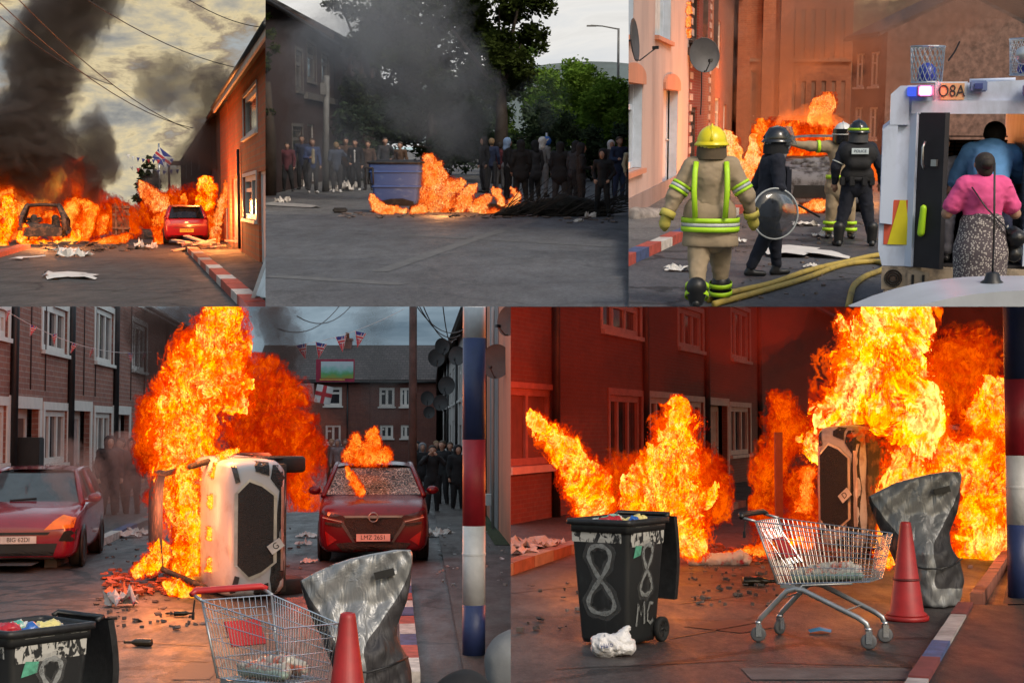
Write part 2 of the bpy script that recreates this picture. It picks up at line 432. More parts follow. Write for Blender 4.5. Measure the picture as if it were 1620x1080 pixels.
def render_mat(name, col, dark, sc=.8, bump=.4):
    if name in MATS: return MATS[name]
    N = NT(name); co = N.co(); n = N.noise(N.vm('MULTIPLY', co, (1, 1, .35)), sc, 6, .65); f = N.noise(co, 60, 3)
    N.bsdf(N.mix(N.ramp(n, [(.42, 0), (.72, 1)]), col, dark), .9, 0, N.bump(f, bump, .01)); MATS[name] = N.m; return N.m
def asphalt_mat(name, col, patch, rough=.75, crack=.5, warm=None):
    if name in MATS: return MATS[name]
    N = NT(name); co = N.co(); n = N.noise(co, .35, 6, .6, .5); f = N.noise(co, 45, 3, .7); g = N.noise(N.vm('MULTIPLY', co, (1, .35, 1)), 2.2, 5, .7)
    base = N.mix(N.ramp(n, [(.35, 0), (.65, 1)]), col, patch)
    base = N.mix(N.ramp(g, [(.45, 0), (.75, .55)]), base, tuple(x * .45 for x in col))
    sp = N.ramp(N.math('MULTIPLY_ADD', N.noise(co, 16, 3, .7), .5, N.math('MULTIPLY', f, .5)), [(.42, tuple([.35] * 3)), (.62, (1.4, 1.4, 1.4))])
    mu = N.n('Mix', data_type='RGBA', blend_type='MULTIPLY'); mu.inputs[0].default_value = .8; N.set(mu.inputs[6], base); N.set(mu.inputs[7], sp); base = mu.outputs[2]
    vo = N.n('TexVoronoi', feature='DISTANCE_TO_EDGE'); vo.inputs['Scale'].default_value = .33
    N.set(vo.inputs['Vector'], N.vm('ADD', co, N.vm('SCALE', N.noise(co, 1.1, 5, .6, 0, True), sc=.9)))
    cr = N.math('LESS_THAN', vo.outputs[0], .018)
    base = N.mix(N.math('MULTIPLY', cr, crack), base, (.008, .008, .008))
    rg = N.ramp(g, [(.3, rough - .22), (.7, rough + .1)])
    N.bsdf(base, rg, 0, N.bump(N.math('ADD', f, N.math('MULTIPLY', cr, -2)), .6, .014)); MATS[name] = N.m; return N.m
def stain_mat(name, col, stain, lo=.5, hi=.6, sc=5, rough=.7, stretch=(1, 1, 1), metal=0, bump=0):
    if name in MATS: return MATS[name]
    N = NT(name); co = N.co(); n = N.noise(N.vm('MULTIPLY', co, stretch), sc, 6, .65)
    nm = N.bump(n, bump, .02) if bump else None
    N.bsdf(N.mix(N.ramp(n, [(lo, 0), (hi, 1)]), col, stain), rough, metal, nm); MATS[name] = N.m; return N.m
def glass_pane(name='window_glass', col=(.02, .025, .03), rough=.08):
    if name in MATS: return MATS[name]
    N = NT(name); n = N.noise(N.co(), 1.5, 2); N.bsdf(N.ramp(n, [(.3, tuple(x * .5 for x in col)), (.7, tuple(x * 1.6 for x in col))]), rough, 0, N.bump(n, .1, .05)); MATS[name] = N.m; return N.m
MW = lambda: mat('white_upvc', (.6, .6, .58), .4, var=.15, scale=3)
MBLK = lambda: mat('black_plastic', (.012, .012, .013), .45, var=.4)
MRUB = lambda: mat('tyre_rubber', (.012, .012, .012), .8, var=.4)
MSTEEL = lambda: mat('galvanised_steel', (.45, .46, .47), .32, .9, var=.2)
MCHAR = lambda: stain_mat('charred_metal', (.03, .026, .024), (.14, .08, .05), .48, .62, 6, .8, bump=.3)

# ================================================================ terraced houses
class Facade:
    """a house front standing on the ground from a to b (street space); pixels are read on that plane"""
    def __init__(s, a, b):
        s.a = Vector(a); s.b = Vector(b); s.d = (s.b - s.a); s.L = s.d.length; s.d.normalize()
        s.rz = math.atan2(s.d.y, s.d.x); s.n = Vector((s.d.y, -s.d.x, 0)); s.st = ST
    def at(s, u, v):
        r = s.st.ray(u, v); t = (s.a - s.st.C).dot(s.n) / r.dot(s.n); p = s.st.C + r * t - s.a
        return p.dot(s.d), p.z + 0
    def rect(s, u0, v0, u1, v1):
        """v0, v1 are read at u0's edge"""
        x0, z1 = s.at(u0, v0); _, z0 = s.at(u0, v1); x1, _ = s.at(u1, v0)
        return min(x0, x1), z0, max(x0, x1), z1
def wall_mesh(L, H, ops, dep=.14, x0=0.0, z0=0.0):
    mb = MB(); ops = [(max(x0 + .02, a), max(z0 + .0, b), min(L - .02, c), min(H - .02, d)) for a, b, c, d in ops if c > x0 and a < L]
    xs = sorted({x0, L, *[o[0] for o in ops], *[o[2] for o in ops]}); zs = sorted({z0, H, *[o[1] for o in ops], *[o[3] for o in ops]})
    for i in range(len(xs) - 1):
        for j in range(len(zs) - 1):
            cx, cz = (xs[i] + xs[i + 1]) / 2, (zs[j] + zs[j + 1]) / 2
            if any(o[0] < cx < o[2] and o[1] < cz < o[3] for o in ops): continue
            mb.quad((xs[i], 0, zs[j]), (xs[i + 1], 0, zs[j]), (xs[i + 1], 0, zs[j + 1]), (xs[i], 0, zs[j + 1]))
    for a, b, c, d in ops:
        mb.quad((a, 0, b), (a, dep, b), (a, dep, d), (a, 0, d)); mb.quad((c, 0, b), (c, 0, d), (c, dep, d), (c, dep, b))
        mb.quad((a, 0, d), (a, dep, d), (c, dep, d), (c, 0, d)); mb.quad((a, 0, b), (c, 0, b), (c, dep, b), (a, dep, b))
    return mb
def window(parent, r, nb=2, transom=True, fr=.06, mf=None, mg=None, sill=True, y=.1, sillm=None, proud=0.0, surround=0.0):
    a, b, c, d = r; w, h = c - a, d - b; mf = mf or MW(); k = fr
    mb = MB(); yy = y
    for p, q in (((a, yy - .05 - proud, b), (a + k, yy + .02, d)), ((c - k, yy - .05 - proud, b), (c, yy + .02, d)), ((a + k, yy - .05 - proud, d - k), (c - k, yy + .02, d)), ((a + k, yy - .05 - proud, b), (c - k, yy + .02, b + k))): mb.bx(p, q)
    for i in range(1, nb):
        x = a + w * i / nb; mb.bx((x - k * .55, yy - .04, b + k), (x + k * .55, yy + .01, d - k))
    if transom:
        zt = b + h * .68
        for i in range(nb):
            if i % 2 == 0: mb.bx((a + w * i / nb + k, yy - .035, zt - k * .4), (a + w * (i + 1) / nb - k, yy + .01, zt + k * .4))
    wn_ = mb.build('window', mf, parent)
    g = MB(); g.quad((a + k * .5, yy + .012, b + k * .5), (c - k * .5, yy + .012, b + k * .5), (c - k * .5, yy + .012, d - k * .5), (a + k * .5, yy + .012, d - k * .5)); g.build('pane', mg or glass_pane(), wn_)
    if sill: MB().bx((a - .08, -.09, b - .09), (c + .08, yy - .052, b - .003)).build('sill', sillm or mf, wn_)
    if surround:
        s = MB(); e = surround
        for p, q in (((a - e, -.03, b), (a, -.002, d + e)), ((c, -.03, b), (c + e, -.002, d + e)), ((a, -.03, d), (c, -.002, d + e))): s.bx(p, q)
        s.build('surround', sillm or mf, wn_)
    return wn_
def door(parent, r, m, y=.13, glassy=True, fr=.07, mf=None, surround=0.0):
    a, b, c, d = r; mf = mf or MW(); fm = MB()
    fm.bx((a, y - .06, b), (a + fr, y, d)); fm.bx((c - fr, y - .06, b), (c, y, d)); fm.bx((a + fr, y - .06, d - fr), (c - fr, y, d))
    if surround:
        e = surround
        for p, q in (((a - e, -.035, b), (a, -.002, d + e)), ((c, -.035, b), (c + e, -.002, d + e)), ((a, -.035, d), (c, -.002, d + e))): fm.bx(p, q)
    lf = MB(); lf.bx((a + fr, y - .03, b), (c - fr, y + .01, d - fr))
    w = c - a - 2 * fr; h = d - b
    for i in range(2):
        for j in range(2):
            x0 = a + fr + w * (.12 + .44 * i); z0 = b + h * (.08 + .45 * j); lf.bx((x0, y - .042, z0), (x0 + w * .32, y - .03, z0 + h * .34))
    dr = lf.build('door', m, parent); fm.build('frame', mf, dr)
    hb = MB().ball((c - fr - .08, y - .07, b + h * .48), .035); hb.build('handle', MSTEEL(), dr)
    return dr
def gable_roof(parent, L, D, H, rise, m, over=.35, name='roof', x0=0.0, gut=True):
    mb = MB(); t = .14
    for s, e in ((-over, D / 2), (D + over, D / 2)):
        z0 = H - (over * rise / (D / 2)); z1 = H + rise
        mb.quad((x0, s, z0 + t), (L, s, z0 + t), (L, e, z1 + t), (x0, e, z1 + t)); mb.quad((x0, s, z0), (L, s, z0), (L, e, z1), (x0, e, z1))
        mb.quad((x0, s, z0), (L, s, z0), (L, s, z0 + t), (x0, s, z0 + t))
        mb.quad((x0, s, z0), (x0, s, z0 + t), (x0, e, z1 + t), (x0, e, z1)); mb.quad((L, s, z0), (L, s, z0 + t), (L, e, z1 + t), (L, e, z1))
    r = mb.build(name, m, parent)
    if gut:
        g = MB().tube([(x0, -over - .05, H - over * rise / (D / 2) - .02), (L, -over - .05, H - over * rise / (D / 2) - .02)], .06); g.build('gutter', MBLK(), parent)
    return r
def tile_mat(name, col):
    if name in MATS: return MATS[name]
    N = NT(name); sep = N.n('SeparateXYZ'); N.set(sep.inputs[0], N.co()); cb = N.n('CombineXYZ'); N.set(cb.inputs[0], sep.outputs[0]); N.set(cb.inputs[1], sep.outputs[2])
    b = N.n('TexBrick'); N.set(b.inputs['Vector'], cb.outputs[0]); b.inputs['Scale'].default_value = 1; b.inputs['Brick Width'].default_value = .3; b.inputs['Row Height'].default_value = .16; b.inputs['Mortar Size'].default_value = .014
    b.inputs['Color1'].default_value = (*col, 1); b.inputs['Color2'].default_value = (*[x * .6 for x in col], 1); b.inputs['Mortar'].default_value = (*[x * .2 for x in col], 1)
    n = N.noise(N.co(), 1.5, 5, .7); N.bsdf(N.mix(N.ramp(n, [(.45, 0), (.75, .6)]), b.outputs['Color'], tuple(x * .5 for x in col)), .8, 0, N.bump(b.outputs['Fac'], -.6, .02)); MATS[name] = N.m; return N.m
def house(name, label, fac, H, ops, m, D=7.0, roof=None, rise=1.8, group=None, x0=0.0, ends=True, over=.3, base=None):
    """ops: list of (kind, rect, options)"""
    root = thing(name, label, 'house', fac.a, fac.rz, group)
    mb = wall_mesh(fac.L, H, [o[1] for o in ops], x0=x0)
    if ends:
        for x in (x0, fac.L):
            mb.quad((x, 0, 0), (x, 0, H), (x, D, H), (x, D, 0))
            if roof: mb.add([(x, 0, H), (x, D / 2, H + rise), (x, D, H)], [(0, 1, 2)])
    mb.quad((x0, D, 0), (fac.L, D, 0), (fac.L, D, H), (x0, D, H))
    mb.quad((x0, .6, 0.01), (fac.L, .6, 0.01), (fac.L, .6, H), (x0, .6, H))
    mb.build('wall', m, root)
    for kd, r, op in ops:
        if kd == 'w': window(root, r, **op)
        elif kd == 'd': door(root, r, **op)
    if roof: gable_roof(root, fac.L, D, H, rise, roof, over, x0=x0)
    return root
def chimney(parent, x, y, z, w=.8, h=1.4, m=None, pots=2):
    c = MB().bx((x - w / 2, y - .35, z), (x + w / 2, y + .35, z + h)).bx((x - w / 2 - .06, y - .41, z + h), (x + w / 2 + .06, y + .41, z + h + .14)).build('chimney', m, parent)
    p = MB()
    for i in range(pots):
        xx = x + (i - (pots - 1) / 2) * .35; p.lathe([(.13, z + h + .14), (.11, z + h + .5), (.13, z + h + .52)], 10, Matrix.Translation((xx, y, 0)))
    p.build('chimney_pot', mat('terracotta', (.25, .09, .05), .8), c)
def pipe(parent, x, z0, z1, m=None, r=.045, name='downpipe', y=-.07):
    return MB().tube([(x, y, z0), (x, y, z1)], r).build(name, m or MBLK(), parent)
def dish(parent_or_none, label, loc, aim, r=.3, m=None, group=None, armlen=.25):
    """satellite dish: shallow bowl, arm with receiver, wall bracket; aim is a direction"""
    q = Vector(aim).to_track_quat('Z', 'Y').to_matrix().to_4x4()
    root = thing('satellite_dish', label, 'satellite dish', loc, 0, group, extra=q)
    m = m or mat('dish_grey', (.09, .085, .085), .6)
    k = 7; prof = [(r * i / k + .002, .16 * r * (i / k) ** 2) for i in range(k + 1)] + [(r + .008, .16 * r + .004), (r, .16 * r - .008)] + [(r * i / k + .002, .16 * r * (i / k) ** 2 - .012) for i in range(k, -1, -1)]
    MB().lathe(prof, 24, Matrix.Diagonal((1, 1.08, 1, 1))).build('reflector', m, root)
    a = MB().tube([(0, -r * 1.0, .03), (0, -r * 1.05, .1), (0, -r * .55, r * 1.15)], .012, 6); ar = a.build('arm', m, root)
    MB().box((0, -r * .5, r * 1.18), (.05, .05, .1)).build('receiver', MBLK(), ar)
    MB().tube([(0, 0, -.012), (0, 0, -armlen * .5), (0, r * .2, -armlen)], .018, 6).build('bracket', m, root)
    return root

# ================================================================ text and painted marks
def text_mesh(s, size, extrude=.002, align='CENTER'):
    cu = bpy.data.curves.new('t', 'FONT'); cu.body = s; cu.size = size; cu.extrude = extrude; cu.align_x = align; cu.align_y = 'CENTER'
    o = bpy.data.objects.new('t', cu); COL.objects.link(o); dg = bpy.context.evaluated_depsgraph_get()
    me = bpy.data.meshes.new_from_object(o.evaluated_get(dg)); bpy.data.objects.remove(o); return me
def text(name, s, size, m, parent, M4, extrude=.002):
    me = text_mesh(s, size, extrude); me.materials.clear(); me.materials.append(m); me.transform(M4)
    o = bpy.data.objects.new(name, me); COL.objects.link(o); o.parent = parent; return o
UP = Matrix.Rotation(math.pi / 2, 4, 'X')        # text standing up, read from -y
def patch(body_bvh, poly, axis, name, m, parent, off=.006, cuts=3, thick=0.012, start=8.0):
    """a shape laid on a curved body: poly in the plane across the axis, projected onto the surface"""
    bm = bmesh.new(); ax = {'-y': (0, -1, 0), 'y': (0, 1, 0), 'z': (0, 0, 1), 'x': (1, 0, 0), '-x': (-1, 0, 0)}[axis]; ax = Vector(ax)
    def up(a, b):
        if axis in ('-y', 'y'): return Vector((a, 0, b))
        if axis == 'z': return Vector((a, b, 0))
        return Vector((0, a, b))
    vs = [bm.verts.new(up(a, b)) for a, b in poly]; f = bm.faces.new(vs)
    bmesh.ops.triangulate(bm, faces=[f])
    for _ in range(cuts):
        bmesh.ops.subdivide_edges(bm, edges=[e for e in bm.edges if e.calc_length() > .09], cuts=1, use_grid_fill=False)
        bmesh.ops.triangulate(bm, faces=bm.faces[:])
    for v in bm.verts:
        o = v.co + ax * start; h, n, i, d = body_bvh.ray_cast(o, -ax)
        if h is None:
            h, n, i, d = body_bvh.find_nearest(v.co + ax * .5)
            h = Vector(h)
        v.co = Vector(h) + ax * off
    ret = bmesh.ops.extrude_face_region(bm, geom=bm.faces[:]); ev = [g for g in ret['geom'] if isinstance(g, bmesh.types.BMVert)]
    for v in ev: v.co -= ax * thick
    bmesh.ops.recalc_face_normals(bm, faces=bm.faces)
    me = bpy.data.meshes.new(name); bm.to_mesh(me); bm.free(); me.materials.append(m)
    o = bpy.data.objects.new(name, me); COL.objects.link(o); o.parent = parent; return o

# ================================================================ cars (front looks along -y, length runs to +y, wheels on z = 0)
def ring_half(w, z0, z1, crown=.03):
    h = [(0, z0), (w * .86, z0), (w * .97, z0 + .1 * (z1 - z0) + .02), (w, z0 + .42 * (z1 - z0)), (w * .99, z0 + .72 * (z1 - z0)), (w * .965, z1 - .06), (w * .89, z1 - .004), (w * .45, z1 + crown * .7), (0, z1 + crown)]
    return h + [(-x, z) for x, z in h[-2:0:-1]]
def wheel(parent, c, r=.33, w=.22, side=1, rim=None, tyre=None, tilt=0):
    m = Matrix.Translation(Vector(c)) @ Matrix.Rotation(tilt, 4, 'Z') @ Matrix.Rotation(math.pi / 2 * side, 4, 'Y')
    t = MB().lathe([(r * .62, -w / 2), (r * .9, -w / 2), (r, -w * .36), (r, w * .36), (r * .9, w / 2), (r * .66, w / 2), (r * .62, w * .3)], 28, m)
    wh = MB().lathe([(r * .64, -w * .3), (r * .64, w * .4), (r * .6, w * .44), (r * .56, w * .3), (r * .2, w * .22), (r * .18, w * .36), (.001, w * .38)], 28, m)
    for k in range(5):
        a = 2 * math.pi * k / 5; wh.add([(math.cos(a + s_ * .16) * q * r, math.sin(a + s_ * .16) * q * r, z) for q, z in ((.18, w * .36), (.6, w * .4)) for s_ in (-1, 1)] + [(math.cos(a + s_ * .16) * q * r, math.sin(a + s_ * .16) * q * r, z - .05) for q, z in ((.18, w * .36), (.6, w * .4)) for s_ in (-1, 1)],
                                       [(0, 1, 3, 2), (4, 6, 7, 5), (0, 4, 5, 1), (2, 3, 7, 6), (0, 2, 6, 4), (1, 5, 7, 3)], m=m)
    o = t.build('wheel', tyre or MRUB(), parent); wh.build('rim', rim or mat('alloy_rim', (.3, .3, .31), .35, .8), o)
CARS = {
 'suv': dict(L=4.4, W=.92, belt=[(0, .70, .30, .66), (.03, .78, .24, .74), (.12, .85, .2, .86), (.35, .90, .2, .95), (.7, .92, .2, 1.0), (1.2, .925, .2, 1.06), (2.4, .925, .2, 1.08), (3.7, .92, .22, 1.12), (4.15, .9, .28, 1.1), (4.33, .86, .34, 1.0), (4.4, .8, .42, .85)],
             cowl=(1.15, .84, 1.06), rfront=(1.95, .66, 1.55), rrear=(3.75, .64, 1.56), rear=(4.25, .8, 1.1), wr=.35, axles=(.82, 3.5)),
 'hatch': dict(L=3.95, W=.86, belt=[(0, .62, .26, .60), (.03, .72, .2, .68), (.14, .79, .17, .78), (.4, .84, .17, .86), (.8, .86, .17, .93), (1.1, .865, .17, .97), (2.3, .865, .17, 1.0), (3.4, .86, .2, 1.04), (3.75, .84, .25, 1.0), (3.9, .80, .3, .9), (3.95, .74, .36, .72)],
             cowl=(1.02, .78, .95), rfront=(1.75, .58, 1.42), rrear=(3.35, .56, 1.43), rear=(3.84, .72, 1.0), wr=.3, axles=(.72, 3.2)),
}
def car(name, label, kind, loc, rz, paint, extra=None, group=None, glass=None, front=None, rear=None, screen_glass=True, burnt=False, cat='car', lights=None, scale=1.0, rim=None, scr=None, roofm=None, droop=0.0):
    K = CARS[kind]; root = thing(name, label, cat, loc, rz, group, extra, scale)
    rings = [[(x, y, z) for x, z in ring_half(w, z0, z1)] for y, w, z0, z1 in K['belt']]
    # finer stations for smoothness
    b = MB().loft(rings); me = b.mesh('body')
    bm = bmesh.new(); bm.from_mesh(me); bmesh.ops.subdivide_edges(bm, edges=bm.edges[:], cuts=1, use_grid_fill=True, smooth=.35)
    # wheel arches
    for v in bm.verts:
        for ay in K['axles']:
            d = math.hypot(v.co.y - ay, v.co.z - K['wr'])
            R_ = K['wr'] * 1.17
            if d < R_ and abs(v.co.x) > K['W'] * .45 and v.co.z < .9:
                if d > R_ * .55 and v.co.z > K['wr'] * .4: 
                    s_ = R_ / max(d, .01); v.co.y = ay + (v.co.y - ay) * s_; v.co.z = K['wr'] + (v.co.z - K['wr']) * s_
                else: v.co.x *= .62
    bm.to_mesh(me); bm.free()
    for p in me.polygons: p.use_smooth = True
    me.materials.append(paint); body = bpy.data.objects.new('body', me); COL.objects.link(body); body.parent = root
    bvh = BVHTree.FromPolygons([v.co for v in me.vertices], [p.vertices for p in me.polygons])
    # arches: dark liners
    for ay in K['axles']:
        for s_ in (-1, 1): MB().lathe([(.02, 0), (K['wr'] * 1.16, 0), (K['wr'] * 1.16, .02), (.02, .02)], 26, Matrix.Translation((s_ * (K['W'] - .012), ay, K['wr'])) @ Matrix.Rotation(math.pi / 2, 4, 'Y')).build('wheel_arch', MBLK(), root)
    for ay in K['axles']:
        for s_ in (-1, 1): wheel(root, (s_ * (K['W'] - .09), ay, K['wr'] - droop), K['wr'], .22, s_, rim)
    # greenhouse
    (cy0, cw, cz), (fy, fw, fz), (ry, rw, rz_), (ey, ew, ez) = K['cowl'], K['rfront'], K['rrear'], K['rear']
    gm = glass or mat('car_glass', (.015, .018, .02), .08, var=.5)
    if not burnt:
        g = MB()
        g.loft([[(-cw, cy0, cz - .03), (cw, cy0, cz - .03), (ew, ey, ez - .03), (-ew, ey, ez - .03)], [(-fw, fy, fz), (fw, fy, fz), (rw, ry, rz_), (-rw, ry, rz_)]], smooth=False)
        g.build('side_glass', gm, root)
    # screens as slightly bowed glass
    def screen(nm, a, b, m, bow=.08, sgn=-1):
        (y0, w0, z0), (y1, w1, z1) = a, b; n = 8; rows = []
        for i in range(5):
            t = i / 4; row = []
            for j in range(n + 1):
                s_ = j / n * 2 - 1; x = (w0 * (1 - t) + w1 * t) * .95 * s_; bw = bow * (1 - s_ * s_)
                row.append((x, y0 * (1 - t) + y1 * t + sgn * (bw + .02), z0 * (1 - t) + z1 * t + .0 + .012))
            rows.append(row)
        MB().loft(rows, closed=False, cap=False).build(nm, m, root)
    if screen_glass:
        screen('windscreen', (cy0 + .03, cw, cz), (fy - .03, fw, fz - .03), scr or gm)
        screen('rear_window', (ey - .02, ew, ez), (ry + .05, rw, rz_ - .05), gm, .06, 1)
    # roof with pillars
    rf = MB(); n = 10; rows = []
    for i in range(9):
        t = i / 8; y = fy + (ry - fy) * t; row = []; w = (fw + (rw - fw) * t) + .035
        for j in range(n + 1):
            s_ = j / n * 2 - 1; row.append((w * s_, y + (-.07 * (1 - s_ * s_) if i == 0 else (.06 * (1 - s_ * s_) if i == 8 else 0)), fz + (rz_ - fz) * t + .045 * (1 - s_ ** 4) * 1 + .03 * math.sin(math.pi * t)))
        rows.append(row)
    lo = [[(x, y, z - .05) for x, y, z in r_] for r_ in rows]
    rf.loft(rows, closed=False, cap=False)
    if not burnt: rf.loft(lo, closed=False, cap=False)
    for s_ in (-1, 1):
        rf.tube([(s_ * (cw + .01), cy0 - .02, cz - .02), (s_ * (fw + .02), fy, fz), (s_ * (fw + .02), (fy + ry) / 2, (fz + rz_) / 2 + .03), (s_ * (rw + .02), ry, rz_), (s_ * (ew + .01), ey, ez - .02)], [.045, .04, .04, .045, .07], 8)
        my = (fy + ry) / 2 + .05; rf.tube([(s_ * (cw + .035), my, cz), (s_ * (fw + .03), my, fz + .0)], .045, 6)
    rf.build('roof', roofm or paint, root)
    for s_ in (-1, 1):   # mirrors
        if not burnt: MB().ball((s_ * (cw + .17), cy0 + .28, cz + .07), (.11, .07, .075)).box((s_ * (cw + .06), cy0 + .28, cz + .02), (.12, .04, .04)).build('mirror', paint, root)
    P_ = lambda poly, axis, nm, m, **k: patch(bvh, poly, axis, nm, m, root, **k)
    return root, P_, bvh
def mirrored(poly): return [(-x, z) for x, z in reversed(poly)]
def plate(root, c, s, m, rot=None, w=.52, h=.11, ts=.092):
    b = MB().box((0, 0, 0), (w, .012, h)); o = b.build('number_plate', m, root); o.matrix_basis = Matrix.Translation(Vector(c)) @ (rot or Matrix())
    text('lettering', s, ts, MBLK(), o, Matrix.Translation((0, -.008, 0)) @ UP @ Matrix.Scale(.95, 4, (1, 0, 0)), .001)
    return o

# ================================================================ people
SK = dict(skin=(.42, .24, .17))
def skinm(tone=0): return mat('skin_%d' % tone, [(.40, .22, .15), (.30, .16, .10), (.5, .3, .22)][tone], .6, var=.1)
def pose(lean=0.0, armL='down', armR='down', stride=0.0, headturn=0, rnd=None, spread=0.0, bend=None):
    r = rnd or random
    L_ = lambda x, y, z: Vector((x, y, z))
    j = dict(pel=L_(0, 0, .94), spi=L_(0, -lean * .25, 1.14), che=L_(0, -lean * .55, 1.33), nec=L_(0, -lean * .8 - .005, 1.50), hea=L_(0, -lean * 1.0 - .025, 1.63))
    for s, a in ((-1, armL), (1, armR)):
        k = 'L' if s < 0 else 'R'; y = -lean * .65
        sh = L_(s * .185, y, 1.42); j['sh' + k] = sh
        if a == 'down': e, w, h = (s * .25, y + .03, 1.14), (s * .25, y - .05, .90), (s * .24, y - .08, .80)
        elif a == 'pocket': e, w, h = (s * .29, y + .09, 1.15), (s * .2, y - .06, .98), (s * .17, y - .09, .91)
        elif a == 'bent': e, w, h = (s * .25, y + .03, 1.15), (s * .16, y - .2, 1.13), (s * .10, y - .28, 1.15)
        elif a == 'up': e, w, h = (s * .3, y - .12, 1.3), (s * .12, y - .2, 1.5), (s * .06, y - .2, 1.58)
        elif a == 'crossed': e, w, h = (s * .26, y - .03, 1.16), (s * .02, y - .2, 1.2), (-s * .1, y - .2, 1.22)
        elif a == 'hip': e, w, h = (s * .38, y + .08, 1.2), (s * .21, y - .03, 1.04), (s * .16, y - .1, 1.0)
        elif a == 'swingf': e, w, h = (s * .27, y - .08, 1.16), (s * .25, y - .28, 1.02), (s * .24, y - .35, .96)
        elif a == 'swingb': e, w, h = (s * .3, y + .15, 1.18), (s * .31, y + .18, .93), (s * .3, y + .16, .84)
        elif a == 'point': e, w, h = (s * .42, y - .05, 1.43), (s * .66, y - .1, 1.45), (s * .75, y - .12, 1.45)
        elif a == 'reach': e, w, h = (s * .28, y - .22, 1.3), (s * .22, y - .45, 1.22), (s * .2, y - .53, 1.18)
        elif a == 'out': e, w, h = (s * .36, y + .04, 1.2), (s * .46, y - .04, .98), (s * .5, y - .08, .9)
        else: e, w, h = a
        j['el' + k], j['wr' + k], j['ha' + k] = Vector(e), Vector(w), Vector(h)
        st = stride * (1 if s < 0 else -1)
        j['hi' + k] = L_(s * .095, 0, .90); j['kn' + k] = L_(s * (.11 + spread * .5), -st * .45 - .02 - abs(st) * .1, .50 + max(0, -st) * .04)
        j['an' + k] = L_(s * (.12 + spread), -st * 1.0 + .03, .085 + max(0, -st) * .1); j['to' + k] = j['an' + k] + L_(s * .03, -.15, -.045 - max(0, -st) * .05)
    if bend:
        for k_, v_ in bend.items(): j[k_] = Vector(v_)
    return j
